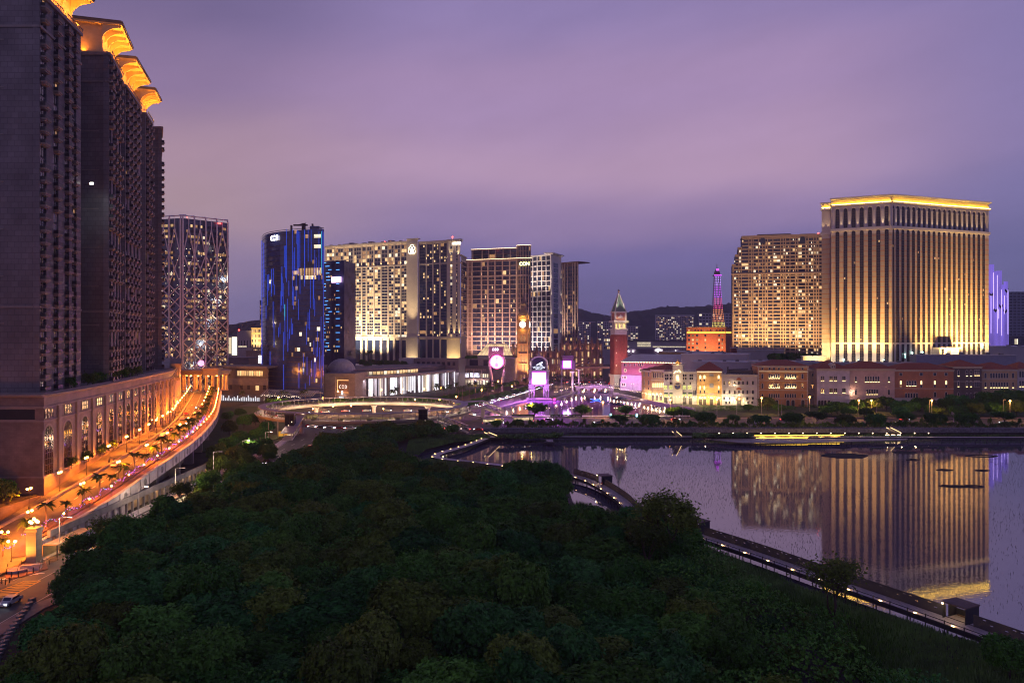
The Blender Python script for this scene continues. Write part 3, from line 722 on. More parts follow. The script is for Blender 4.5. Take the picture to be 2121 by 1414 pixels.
tower('third apartment tower with a lower glowing canopy seen behind the second', (-142,283.5), (-149.6,311), 6, [(1.2,4.4),(8,11),(15,18),(21.5,24.5)], 141)
tower('fourth apartment tower with only a curled canopy corner showing', (-151.6,319.5), (-156.6,336), 5, [(1.5,4.5),(8,11),(13,16)], 141)
tower('narrow plain apartment tower at the far end of the stone row', (-156.4,345), (-163.9,361), 7, [(10,13)], 142, canopy=False)
# floodlight fitting on the second tower
t = thing('floodlight', 'small bright white floodlight fixed to the side of the nearest tower', 'floodlight', (-128.4,236.2,95.5))
g = MB(); g.at(-128.4,236.2,95.5); g.box(-.5,.5,-.4,-.2,-.1,.5); part('lamp_head', g, E_white, t)
g = MB(); g.at(-128.4,236.2,95.5); g.box(-2.2,.3,-.1,.1,-.25,-.1); part('bracket', g, M_rail, t)
lamp('SPOT', (-128.2,237.5,95.2), (.75,.9,1), 260, t, (-134,251,88), 75, 1)
# --- terrace on the left with a low wall
t = thing('garden_terrace', 'dark planted terrace behind an orange lit low wall', 'terrace', (-125,190,GZ))
g = MB(); g.prism([(-180,168),(-126.5,168),(-123.2,202.6),(-180,202.6)], GZ-.2, 7.5); part('wall', g, M_podstone, t)
g = MB(); g.prism([(-180,168.6),(-127.1,168.6),(-124,202),(-180,202)], 7.5, 7.9); part('soil', g, M_soil, t)
g = MB(); 
for i in range(12): g.box(-136+i*.0-.05,-135.9,169+i*2.8,169.1+i*2.8,7.9,9.2)
g.box(-136,-135.9,169,200,9.15,9.2); part('fence', g, M_rail, t)
# --- rotunda colonnade closing the ramp
t = thing('colonnade', 'curved stone colonnade with orange lit columns closing the raised road', 'colonnade', (-205,512,11.9))
cx, cyy, R_ = -206, 521, 15
for i in range(11):
    a = pi+.12+(pi-.24)*i/10; g = MB(); g.at(cx+R_*cos(a), cyy+9*sin(a)-2, 11.9); g.box(-.9,.9,-.9,.9,0,.7); g.cyl(0,0,.7,10.2,.72,.6,12); g.box(-.9,.9,-.9,.9,10.2,10.9); part('column', g, mat('colonnade_stone', (.5,.34,.22), var=.12), t)
for i in range(8):
    a = pi+.3+(pi-.6)*i/7; g = MB(); g.at(cx+R_*.75*cos(a), cyy+8+4*sin(a), 11.9); g.box(-.9,.9,-.9,.9,0,.7); g.cyl(0,0,.7,10.2,.72,.6,12); g.box(-.9,.9,-.9,.9,10.2,10.9); part('column', g, MATS['colonnade_stone'], t)
g = MB(); ring = [(cx+(R_+1)*cos(pi+pi*i/24), cyy+10*sin(pi+pi*i/24)-2, 22.8) for i in range(25)]
g.sweep(ring, [(-9,0),(.8,0),(.8,1.4),(1.6,1.9),(1.6,2.6),(.6,3.2),(-9,3.2)]); part('entablature', g, M_trim, t)
g = MB(); g.box(-202,-192,504.5,510,22.4,26.4); g.box(-203,-191,503.5,510.5,26.4,27.2); part('porch_block', g, M_trim, t)
for i in range(6):
    a = pi+.35+(pi-.7)*i/5; lamp('POINT', (cx+R_*.86*cos(a), cyy+6*sin(a), 21), AMBER, 1800, t, r=.3)
    g = MB(); g.at(cx+R_*.86*cos(a), cyy+6*sin(a), 21.6); g.ball(0,0,0,.6,8,0,.5); part('ceiling_lamp', g, E_orange, t)
# ================================================================ hotels and casino in the middle distance
def unit_win(name, m, frame=None):
    q = MB(); q.box(-.5,.5,0,.12,0,1,0)
    if frame: q.box(-.03,.03,-.05,0,0,1,1); q.box(-.5,.5,-.05,0,.48,.52,1)
    return q.mesh(name, [m]+([frame] if frame else []))
M_curt = mat('window_dim', (.05,.05,.07), rough=.2, var=.5, scale=.5, rnd=.5)
UW = [unit_win('window', M_glassd), unit_win('window', M_glassb), unit_win('window', M_gw), unit_win('window', M_gw2), unit_win('window', M_gw3), unit_win('window', M_curt)]
def halfwin(m):   # a window with one lit half
    q = MB(); q.box(-.5,.5,0,.12,0,1,0); q.box(-.42,-.02,-.03,0,.1,.75,1); return q.mesh('window', [M_glassd, m])
UW += [halfwin(M_gw), halfwin(M_gw3)]
def body(t, f, u0, u1, z0, z1, depth, m, name='wall'):
    g = MB(); f.hull(g, u0, u1, z0, z1, depth); part(name, g, m, t)
def wins(acc, f, us, zs, w, h, wt, dep=-.1, rnd=random):
    for u in us:
        for z in zs:
            acc.append((rnd.choices(range(len(UW)), wt+[0]*(len(UW)-len(wt)))[0], f.M @ Matrix.Translation((u, dep, z)) @ Matrix.Diagonal((w,1,h,1))))
def lin_(a, b, n): return [a+(b-a)*(i+.5)/n for i in range(n)]
def uplight(t, f, u, z, hgt, c=(1,.72,.36), p=500, off=1.0, ang=34): lamp('SPOT', f.at(u,-off,z), c, p, t, f.at(u,-off*.15,z+hgt), ang, .9, .12)
R = random.Random(3)
# --------------------------------------------- cream hotel with the crest
f = Face((675,880),(955,800)); t = thing('hotel_tower', 'broad cream hotel with a crest sign and warm lit window columns', 'hotel', (f.A.x,f.A.y,GZ), f.rot)
fz = f.z; zt = fz(846,500); zl = fz(846,549); zb = fz(846,699); zg = GZ
uL, uP0, uP1, uR0, uR1, uE = 0, f.u(846), f.u(868), f.u(868), f.u(929), f.L
g = MB(); g.on(f.M)
f.hull(g,0,uP0,zg,zt-1,30); f.hull(g,uP0,uP1,zg,zt+1.5,30,-2.5); f.hull(g,uR0,uR1,zg,fz(900,500),30); f.hull(g,uR1,uE,zg,fz(940,497),30,-1.6)
part('wall', g, M_cream, t)
g = MB(); g.on(f.M)   # cornices and ledges
for (a,b,o) in ((-1,uP0,0),(uR0,uR1,0),(uR1,uE+.8,1.6)):
    zz = zt if a < 0 else (fz(900,500) if o == 0 else fz(940,497))
    g.box(a,b,-1.6-o,2,zz-1,zz+.6); g.box(a,b,-1.0-o,2,zz-2.2,zz-1)
    g.box(a,b,-1.2-o,1,zl-.6,zl+.6); g.box(a,b,-1.4-o,1,zb-.8,zb+.8)
g.box(uP0-.3,uP1+.3,-3.3,2,zt+1.5,zt+2.6); g.box(uP0-.3,uP1+.3,-3.4,2,zb-.8,zb+.8)
for i in range(9): g.box(lin_(2,uP0-4,9)[i]-1.5, lin_(2,uP0-4,9)[i]+1.5, -1.2, 1, zt+.6, zt+1.6)
part('cornice', g, M_cream, t)
acc = []; fh = (zl-zb)/24
cols = [(719,730),(735,748),(752,757),(762,776),(783,797),(803,808),(818,830),(832,843)]
g = MB(); g.on(f.M)
for k, (a, b) in enumerate([(712,732),(734,750),(751,758),(749,763),(765,775),(777,790),(791,803),(804,810),(812,818),(820,830),(832,843)]): pass
piers = [676, 694, 712, 732.5, 749.5, 759.5, 775, 790, 804.5, 817, 830.5, 844]
us = [f.u(p) for p in piers]
for u in us: g.box(u-.8,u+.8,-.8,.2,zb,zt-1)
for u in us: g.box(u-1.4,u+1.4,-1.0,.2,zg,zb)
for z in range(1,24): g.box(0,uP0,-.35,.1,zb+z*fh-.35,zb+z*fh+.35)
part('pier', g, M_cream, t)
for i in range(len(us)-1):
    a, b = us[i]+.8, us[i+1]-.8
    n = max(1, round((b-a)/3.4)); wt = [.26,.26,.22,.1,.07,.09] if i not in (4,7) else [.6,.3,.05,.05]
    for k in range(24):
        z = zb+k*fh+.4
        w_ = wt if k > 3 else ([.4,.4,.2] if k else [0,0,.3,0,.7])
        wins(acc, f, lin_(a,b,n), [z], (b-a)/n-.35, fh-.75, w_, rnd=R)
    for k in range(5):
        z = zl+1.2+k*(zt-zl-4)/5; wins(acc, f, lin_(a,b,n), [z], (b-a)/n-.5, (zt-zl-4)/5-.9, [.4,.1,.22,.2,.08], rnd=R)
    wins(acc, f, lin_(a+.6,b-.6,max(1,n//2)), [zg+8], (b-a)/max(1,n//2)-1.2, zb-zg-11, [.2,.8], rnd=R)
# glass bays on the right block
usr = [f.u(p) for p in (868.5, 884, 897.5, 912, 927.5)]
g = MB(); g.on(f.M)
for u in usr: g.box(u-.7,u+.7,-1.0,.2,zg,fz(900,503))
part('pier', g, M_cream, t)
for i in range(4):
    a, b = usr[i]+.7, usr[i+1]-.7
    for k in range(30):
        z = zb+1+k*(fz(900,505)-zb-1)/30; h = (fz(900,505)-zb-1)/30
        wins(acc, f, lin_(a,b,2), [z], (b-a)/2-.06, h-.12, [.05,.66,.0,.05,.0,.1,.14,0], rnd=R)
    wins(acc, f, [(a+b)/2], [zg+4], b-a-.6, zb-zg-6, [0,1])
for k in range(30):
    z = zb+1+k*(fz(940,505)-zb-3)/30
    acc.append((R.choice((0,2,4,0,6)), f.M @ Matrix.Translation((f.u(936.5),-1.7,z)) @ Matrix.Diagonal((2.2,1,2.6,1))))
    acc.append((R.choice((0,5,0,6)), f.M @ Matrix.Translation((f.u(948),-1.7,z)) @ Matrix.Diagonal((1.6,1,2.6,1))))
many('window', t, UW, acc)
# side of glass at the right end
f2 = Face((955,800),(966,832)); acc = []
body(t, f2, 0, f2.L, zg, f2.z(960,532), 20, M_cream)
wins(acc, f2, lin_(.8,f2.L-.3,4), [zb+2+k*4.6 for k in range(int((f2.z(960,532)-zb-4)/4.6))], f2.L/4-.2, 4.1, [.1,.75,0,.05,0,.1], rnd=R); many('window', t, UW, acc, 30)
g = MB(); g.on(f2.M); g.box(-.5,f2.L+.6,-.9,2,zb-.8,zb+.8); part('ledge', g, M_cream, t); g = MB(); g.on(f2.M); g.box(-.3,f2.L+.4,-.7,2,f2.z(960,532),f2.z(960,532)+1.2); part('cornice', g, M_cream, t)
for u in us[0:12]:
    uplight(t, f, u, zl+1.2, 14, p=900)
for u in (us[2], us[5], us[7], us[11]): uplight(t, f, u, zb+1.4, 40, p=4000, ang=22)
for u in us+usr: uplight(t, f, u, zg+4.5, 16, c=(1,.72,.25), p=900, off=1.6)
for u in usr: uplight(t, f, u, zb+1.6, 40, p=3600, ang=22); uplight(t, f, u, fz(900,538)+1, 14, p=800)
for u in (f.u(857),): lamp('SPOT', f.at(u,-14,zb+1), (1,.74,.42), 26000, t, f.at(u,-2,zt-20), 50, 1, .5); lamp('SPOT', f.at(u,-12,zg+6), (1,.74,.42), 9000, t, f.at(u,-2,zg+22), 60, 1, .5)
for px in (931,942.5,953): uplight(t, f, f.u(px), zb+1.5, 30, p=3200, ang=30, off=2.6); lamp('SPOT', f.at(f.u(px),-9,zg+8), (1,.7,.3), 6500, t, f.at(f.u(px),-1.6,zg+22), 60, 1)
for px in (936,950): lamp('SPOT', f.at(f.u(px),-3.6,fz(940,535)), (1,.8,.5), 2200, t, f.at(f.u(px),-1.8,fz(940,505)), 50, .9)
for i in range(5): lamp('SPOT', f.at(12+i*17,-22,zg+9), (1,.74,.46), 84000, t, f.at(12+i*17,0,zb+26), 70, 1, .5)
# crest
uc = f.u(857); zc = fz(857,517)
g = MB(); g.on(f.M @ Matrix.Translation((uc,-3.0,zc)))
pts = [(-3.4,-4.4),(3.4,-4.4),(4.4,-2.6),(3.6,0),(3.9,1.6),(2.4,2.6),(1.8,4.2),(0,5.0),(-1.8,4.2),(-2.4,2.6),(-3.9,1.6),(-3.6,0),(-4.4,-2.6)]
g.prof(pts,-.4,.4); part('crest_plate', g, mat('crest_dark', (.2,.16,.12)), t)
g = MB(); g.on(f.M @ Matrix.Translation((uc,-3.5,zc))); g.tube([(p[0],0,p[1]) for p in pts+pts[:1]], .32); part('crest_outline', g, glow('crest_light', (1,.8,.5), 5), t)
g = MB(); g.on(f.M @ Matrix.Translation((uc,-3.5,zc)))
g.box(-2.4,2.4,-.1,.1,-3.4,-2.8); g.box(-1.5,-.9,-.1,.1,-2.8,1.2); g.box(.9,1.5,-.1,.1,-2.8,1.2); g.box(-1.8,1.8,-.1,.1,-.9,-.3); g.box(-.9,.9,-.1,.1,1.2,1.7); g.box(-2.2,-1.6,-.1,.1,-2.2,-1.2); g.box(1.6,2.2,-.1,.1,-2.2,-1.2); g.box(-.3,.3,-.1,.1,1.7,3)
part('crest_emblem', g, glow('crest_mark', (1,.95,.85), 5), t)
text_mesh('ST REGIS', 2.6, .1, f.M @ Matrix.Translation((f.u(948),-2.2,fz(948,504.5))), E_white, 'sign_lettering', t)
for px, py in ((792,504),(933,494)):
    g = MB(); p = f.at(f.u(px),4,fz(px,py)+2); g.at(*p); g.ball(0,0,0,.8); g.cyl(0,0,-3,0,.15); part('beacon', g, E_red, t)
g = MB(); g.on(f.M)
for i in range(9): g.box(10+i*9,15+i*9,6,12,zt-1,zt+1.5+(i%3))
part('roof_plant', g, M_concd, t)
# podium of the hotel, with planted roof
t = thing('hotel_podium', 'long beige hotel podium with small dark windows under the crest hotel', 'podium', (-110,742,GZ))
f = Face((857,700),(950,690)); g = MB(); g.on(f.M); g.box(0,f.L,0,25,GZ,f.z(900,743)); part('wall', g, mat('taupe_render', (.2,.17,.17), var=.1), t)
acc = []; wins(acc, f, lin_(2,f.L-2,8), [f.z(900,756)], 2.6, 3, [1]); many('window', t, UW, acc)
g = MB(); f3 = Face((690,720),(857,705)); g.on(f3.M); g.box(0,f3.L,0,40,GZ,f3.z(780,757)); g.box(f3.L-14,f3.L,-1,20,GZ,f3.z(850,742)); part('terrace', g, M_white, t)
f4 = Face((950,730),(1066,715)); g = MB(); g.on(f4.M); g.box(0,f4.L,0,30,GZ,f4.z(1000,741)); part('wing_wall', g, mat('beige_stone', (.36,.3,.26)), t)
g = MB(); g.on(f4.M); g.box(f4.L*.2,f4.L*.35,-.3,0,GZ,f4.z(1000,745)); g.box(f4.L*.45,f4.L*.62,-.3,0,GZ,f4.z(1000,745)); part('dark_bay', g, M_glassd, t)
# --------------------------------------------- brown hotel
f = Face((966,872),(1096,846)); t = thing('hotel_tower', 'dark brown hotel with glowing roof ledges and pale vertical ribs', 'hotel', (f.A.x,f.A.y,GZ), f.rot); fz = f.z
M_brown = mat('brown_stone', (.20,.125,.10), rough=.7, var=.12, scale=.2)
zt, z1, z2, z3 = fz(1030,515), fz(1030,538), fz(1030,572), fz(1030,697)
g = MB(); g.on(f.M); f.hull(g,0,f.L-10,GZ,z1,30); f.hull(g,f.u(975),f.u(1090),z1,zt,24,2); n = 10
uc = f.L-8; g.prism([(uc+8*cos(a),6+8*sin(a)) for a in [pi+pi*i/n for i in range(n+1)]]+[(f.L-3,14),(uc-8,14)], GZ, zt+1.5); part('wall', g, M_brown, t)
g = MB(); g.on(f.M)
for z, o in ((z1,1.2),(z2,.7),(z3,.8),(zt-.4,.4)):
    a, b = (0, f.L-10) if z != zt-.4 else (f.u(975), f.u(1075)); g.box(a-.5,b,-o+(2 if z == zt-.4 else 0),1,z-.5,z+.7)
    uu = f.L-8; g.prism([(uu+(8+o)*cos(a_),6+(8+o)*sin(a_)) for a_ in [pi+pi*i/12 for i in range(13)]], z-.5 if z != zt-.4 else zt+1.5, z+.7 if z != zt-.4 else zt+2.6)
part('ledge', g, mat('pale_brown_stone', (.42,.31,.25)), t)
g = MB(); g.on(f.M)
ribs = [f.u(p) for p in (969.5,978,997.5,1011,1025.5,1041,1056,1070)]
for u in ribs: g.box(u-.7,u+.7,-.8,.3,GZ,z1)
for u in ribs[1:]: g.box(u-.6,u+.6,1.4,2.2,z1,zt)
for i in range(8): a_ = pi+.2+i*(pi-.4)/7; p = (f.L-8+8.2*cos(a_), 6+8.2*sin(a_)); g.cyl(p[0],p[1],GZ,zt+1.5,.5,n=6)
for k in range(24): g.box(0,f.L-14,-.3,.2,GZ+8+k*5.2,GZ+8.7+k*5.2)
part('rib', g, MATS['pale_brown_stone'], t)
acc = []
for i in range(1,7):
    a, b = ribs[i]+.7, ribs[i+1]-.7; zs = [GZ+8.8+k*5.2 for k in range(int((z1-GZ-10)/5.2))]
    wins(acc, f, lin_(a,b,2), zs, (b-a)/2-.2, 4.3, [.8,.0,.015,.045,0,.09,.05], rnd=R); wins(acc, f, [(a+b)/2], [z1+2.2,z1+7.2], b-a-.4, 4.2, [.7,0,0,.1,0,.2], dep=1.9, rnd=R)
for i in range(7):
    a_ = pi+.33+i*(pi-.66)/6.; p = (f.L-8+8.05*cos(a_), 6+8.05*sin(a_))
    for k in range(0,26): acc.append((R.choices((0,3,5),(.85,.03,.12))[0], f.M @ Matrix.Translation((p[0],p[1],GZ+8.8+k*5.2)) @ Matrix.Rotation(a_+pi/2,4,'Z') @ Matrix.Diagonal((2.2,1,4.2,1))))
many('window', t, UW, acc)
g = MB(); g.on(f.M); g.box(0,f.L-14,-1.1,-.9,z1+.8,z1+1.0); g.box(f.u(975),f.u(1070),1.2,1.35,zt+.4,zt+.6)
g.tube([(f.L-8+9.2*cos(a_), 6+9.2*sin(a_), z1+1.0) for a_ in [pi+pi*i/12 for i in range(13)]], .12); g.tube([(f.L-8+8.4*cos(a_), 6+8.4*sin(a_), zt+2.8) for a_ in [pi+pi*i/12 for i in range(13)]], .12); part('cove_light', g, glow('cove_light', (1,.74,.42), 6), t)
for u in ribs[1:]: uplight(t, f, u, z3+1.2, 30, c=(1,.6,.4), p=2400, ang=24); uplight(t, f, u, z2+1, 14, c=(1,.7,.45), p=420)
for px in (1066,1071,1090): lamp('SPOT', f.at(f.u(px),-6,z2-35), (1,.75,.45), 4200, t, f.at(f.u(px),-1,z1-6), 26, .9)
for i in range(4): lamp('SPOT', f.at(12+i*16,-26,12), (1,.6,.48), 42000, t, f.at(12+i*16,0,60), 75, 1, .5)
text_mesh('CON', 5.2, .1, f.M @ Matrix.Translation((f.u(1088),-2.9,fz(1088,547))), glow('sign_gold', (.95,1,.35), 6), 'sign_lettering', t, .05)
# --------------------------------------------- white lit slim tower
f = Face((1086,930),(1141,905)); t = thing('hotel_tower', 'slim white lit hotel tower with a flared roof cornice', 'hotel', (f.A.x,f.A.y,GZ), f.rot); fz = f.z
zt = fz(1120,530); M_pw = mat('pale_grid_stone', (.6,.55,.55), var=.07)
body(t, f, 0, f.L, GZ, zt, 34, M_pw)
fs = Face((1141,905),(1161,935)); body(t, fs, 0, fs.L, GZ, zt+1, 20, M_pw)
g = MB(); g.on(f.M); ribs = lin_(0,f.L,6); nb = 6
for i in range(nb+1): g.box(i*f.L/nb-.6,i*f.L/nb+.6,-.7,.2,GZ,zt)
nf = 22
for k in range(nf+1): g.box(0,f.L,-.45 if k%5 else -.9,.2,GZ+8+k*(zt-GZ-8)/nf-.5,GZ+8+k*(zt-GZ-8)/nf+.5)
g.on(fs.M)
for u in (0.5,fs.L-.5): g.box(u-1.2,u+1.2,-.8,.3,GZ,zt+1)
part('grid_frame', g, M_pw, t)
g = MB(); g.on(f.M); g.box(-1,f.L+1,-1.4,3,zt,zt+1.2); g.on(fs.M); g.box(-2,fs.L+2,-2.2,6,zt+1,zt+1.9); g.box(-3.4,fs.L+3.4,-3.6,8,zt+1.9,zt+2.9); part('cornice', g, M_pw, t)
acc = []
for i in range(nb): wins(acc, f, lin_(i*f.L/nb+.6,(i+1)*f.L/nb-.6,2), [GZ+8.5+k*(zt-GZ-8)/nf for k in range(nf)], f.L/nb/2-.7, (zt-GZ-8)/nf-1.1, [.45,.35,.02,.03,.0,.15], rnd=R)
wins(acc, fs, [fs.L*.5], [GZ+24+k*6 for k in range(int((zt-28)/6))], fs.L*.45, 5.2, [.5,.4,0,.02,0,.1], rnd=R); many('window', t, UW, acc)
for px in (1088,1099,1116,1130): uplight(t, f, f.u(px), GZ+14, 30, c=(1,.8,.6), p=6000, ang=26, off=1.6)
for i in range(3): lamp('SPOT', f.at(f.L*(i+.5)/3,-22,14), (1,.78,.66), 22000, t, f.at(f.L*(i+.5)/3,-1,52), 70, 1)
for u in (0.5,fs.L-.5):
    for z in (26,48,70,92,112): lamp('SPOT', fs.at(u,-2.2,z), (1,.8,.5), 950, t, fs.at(u,-.6,z+14), 45, .9)
for i in range(5): lamp('SPOT', fs.at(fs.L*(i+.5)/5,-3,GZ+6), (1,.8,.6), 1500, t, fs.at(fs.L*(i+.5)/5,-.4,GZ+26), 30, .9)
for i in range(3): lamp('SPOT', f.at(f.L*(i+.5)/3,-16,zt-60), (1,.8,.62), 26000, t, f.at(f.L*(i+.5)/3,-1,zt), 60, .9)
# --------------------------------------------- slim brown tower behind
f = Face((1156,1010),(1197,985)); t = thing('hotel_tower', 'narrow brown hotel tower with a dark flat roof behind the white tower', 'hotel', (f.A.x,f.A.y,GZ), f.rot); fz = f.z
zt = fz(1180,545); body(t, f, 0, f.L, GZ, zt, 34, M_brown)
g = MB(); g.on(f.M); g.box(-2,f.L+2.5,-2.5,20,zt,zt+1.4); part('roof', g, MATS['brown_stone'], t)
g = MB(); g.on(f.M); 
for i in range(5): g.box(f.L*i/4-.7,f.L*i/4+.7,-.8,.3,GZ,zt)
for px in (1170,1192): g.box(f.u(px)-1.2,f.u(px)+1.2,-1,.3,GZ,zt)
part('rib', g, MATS['pale_brown_stone'], t)
acc = []; wins(acc, f, lin_(1,f.L-1,8), [GZ+20+k*4.6 for k in range(int((zt-24)/4.6))], f.L/8-.9, 3.6, [.62,.1,.05,.08,0,.15], rnd=R); many('window', t, UW, acc)
lamp('SPOT', f.at(10,-30,30), (1,.7,.55), 30000, t, f.at(14,0,85), 70, 1)
for px, p in ((1171,7000),(1193,9000)): lamp('SPOT', f.at(f.u(px),-3,fz(px,695)), (1,.8,.5), p, t, f.at(f.u(px),-.6,fz(px,620)), 26, .9)
# --------------------------------------------- curved blue glass tower
pl = smooth([(X(px,Y),Y,0) for px,Y in ((542,590),(547,574),(558,562),(580,552),(605,546),(635,541),(660,538.5),(671,538))], 3); pl = [(x,y) for x,y,z in pl]
t = thing('glass_tower', 'curved dark blue glass tower striped with vertical blue lights', 'tower', (pl[-1][0],pl[-1][1],GZ))
zt = 122.5; g = MB(); g.prism(pl+[(pl[-1][0]-5.4,pl[-1][1]+22),(pl[-1][0]-18,pl[-1][1]+58),(pl[0][0]+4,pl[0][1]+24)], GZ, zt); g.box(pl[-1][0]-12,pl[-1][0]-5.5,546,556,zt,zt+3.2); part('body', g, mat('navy_curtain_wall', (.03,.055,.19), rough=.14, var=.4, scale=.09), t)
g = MB()
for k in range(33): g.sweep([(x,y,GZ+6+k*3.6) for x,y in pl], [(-.05,0),(.12,0),(.12,.35),(-.05,.35)])
part('floor_band', g, mat('dark_spandrel', (.02,.02,.035), rough=.35), t)
def curve_at(pl, px):
    for a, b in zip(pl, pl[1:]):
        pa, pb = CX+a[0]*F/a[1], CX+b[0]*F/b[1]
        if pa <= px <= pb:
            s = (px-pa)/(pb-pa); return Matrix.Translation((a[0]+(b[0]-a[0])*s, a[1]+(b[1]-a[1])*s, 0)) @ Matrix.Rotation(atan2(b[1]-a[1], b[0]-a[0]), 4, 'Z')
E_blue = glow('blue_led', (.03,.10,.95), .7); E_cyan = glow('cyan_led', (.05,.6,.9), 1.0)
q = MB(); q.box(-.085,.085,-.42,-.1,0,1); me_led = [q.mesh('light_strip', [E_blue]), q.mesh('light_strip', [E_cyan])]
acc = []
for i in range(96):
    px = R.uniform(544,668); py = R.uniform(475,800); 
    if px < 600: py = R.uniform(478,690) if R.random() < .7 else py
    ln = R.uniform(6,24); 
    if R.random() < .12 and px > 590: py, ln = R.uniform(474,480), R.uniform(22,40)
    if 554 < px < 588 and py < 512: continue
    M = curve_at(pl, px); Y = M.translation.y; z = Z(py,Y)
    if z-ln < GZ+4: continue
    acc.append((1 if R.random() < .06 else 0, M @ Matrix.Translation((0,0,z-ln)) @ Matrix.Diagonal((1,1,ln,1))))
for px in (542.6,670.5): M = curve_at(pl, px); acc.append((0, M @ Matrix.Translation((0,0,20)) @ Matrix.Diagonal((1,1,zt-22,1))))
many('light_strip', t, me_led, acc)
acc = []
for i in range(80):
    px = R.uniform(590,668); k = R.randrange(2,32) if R.random() < .7 else R.choice((22,23)); M = curve_at(pl, px)
    if k == 22 or R.random() < .5: acc.append((R.choice((2,3,3,4)), M @ Matrix.Translation((0,-.2,GZ+6.5+k*3.6)) @ Matrix.Diagonal((R.uniform(.9,2.4),1,2.6,1))))
for px in (655,660): 
    for k in (28,30): M = curve_at(pl, px); acc.append((4, M @ Matrix.Translation((0,-.2,GZ+6.5+k*3.6)) @ Matrix.Diagonal((3.2,1,2.4,1))))
for i in range(26): M = curve_at(pl, 618+i*1.9); acc.append((3 if i%3 else 2, M @ Matrix.Translation((0,-.2,Z(571,545))) @ Matrix.Diagonal((.5,1,5.0,1))))
many('window', t, UW, acc)
def cod(t, M, s, m, name='logo'):
    """three linked rounded letters C O D drawn as tubes"""
    for k, arcs in enumerate(([[(.5+.42*cos(a), .62*sin(a)) for a in [radians(52+i*25.6) for i in range(11)]]],
                              [[(.47*cos(a), .62*sin(a)) for a in [radians(20+i*14) for i in range(11)]], [(.47*cos(a), .62*sin(a)) for a in [radians(200+i*14) for i in range(11)]]],
                              [[(-.5+.42*cos(a), .62*sin(a)) for a in [radians(-128+i*25.6) for i in range(11)]], [(-.75,.5),(-.75,.1)], [(-.75,-.1),(-.75,-.5)]])):
        g = MB(); g.on(M @ Matrix.Diagonal((s,s,s,1)))
        for ar in arcs: g.tube([(x+(-1.72,0,1.72)[k], 0, z) for x, z in ar], .105, 6)
        part(name, g, m, t)
M = curve_at(pl, 570); cod(t, M @ Matrix.Translation((0,-.7,Z(493,M.translation.y))), 2.75, glow('logo_white', (1,.93,.9), 7))
g = MB(); g.at(pl[-1][0]-17,548,zt); g.box(-7,3,-.6,.6,3.6,4.6); g.box(-1,1.4,-1,1,0,5.4); g.tube([(-6,0,4),(2,0,5.6)],.2); g.box(-9,-8,-1,1,0,4); g.box(6,7,-1,1,3,5); part('roof_crane', g, M_rail, t)
# --------------------------------------------- smaller blue tower behind
f = Face((669,640),(713,628)); t = thing('glass_tower', 'smaller dark glass tower with short blue light dashes and a pink screen', 'tower', (f.A.x,f.A.y,GZ), f.rot); zt = f.z(690,541)
g = MB(); g.on(f.M); n = 8; g.prism([(f.L*i/n, -2.6*sin(pi*i/n)) for i in range(n+1)]+[(f.L-9.5,24),(0,24)], GZ, zt); part('body', g, mat('dim_curtain_wall', (.06,.07,.16), rough=.15, var=.4, scale=.15), t)
q = MB(); q.box(-.5,.5,-.3,0,0,.35); me_d = [q.mesh('light_strip', [glow('sky_blue_led', (.1,.4,1), 2.4)])]; acc = []
for k in range(26):
    py = 545+k*7.2; a = 676+7*sin(k*.55)+(k%3)*3; ln = R.uniform(2.6,4.6)
    for px in ([a] if k%2 else [a, 703]):
        u = f.u(px); acc.append((0, f.M @ Matrix.Translation((u,-2.6*sin(pi*u/f.L)-.15,f.z(px,py))) @ Matrix.Diagonal((ln,1,1,1))))
many('light_strip', t, me_d, acc)
g = MB(); g.on(f.M); u0, u1 = f.u(692.5), f.u(711); g.box(u0,u1,-3.4,-2.4,f.z(700,585.5),f.z(700,574)); part('screen', g, glow('pink_screen', (1,.62,1), 3.2), t)
acc = []
for i in range(40): u = R.uniform(1,f.L-1); acc.append((R.choice((3,3,2)), f.M @ Matrix.Translation((u,-2.6*sin(pi*u/f.L)-.2,GZ+10+R.randrange(24)*3.8)) @ Matrix.Diagonal((.9,1,1.6,1))))
many('window', t, UW, acc)
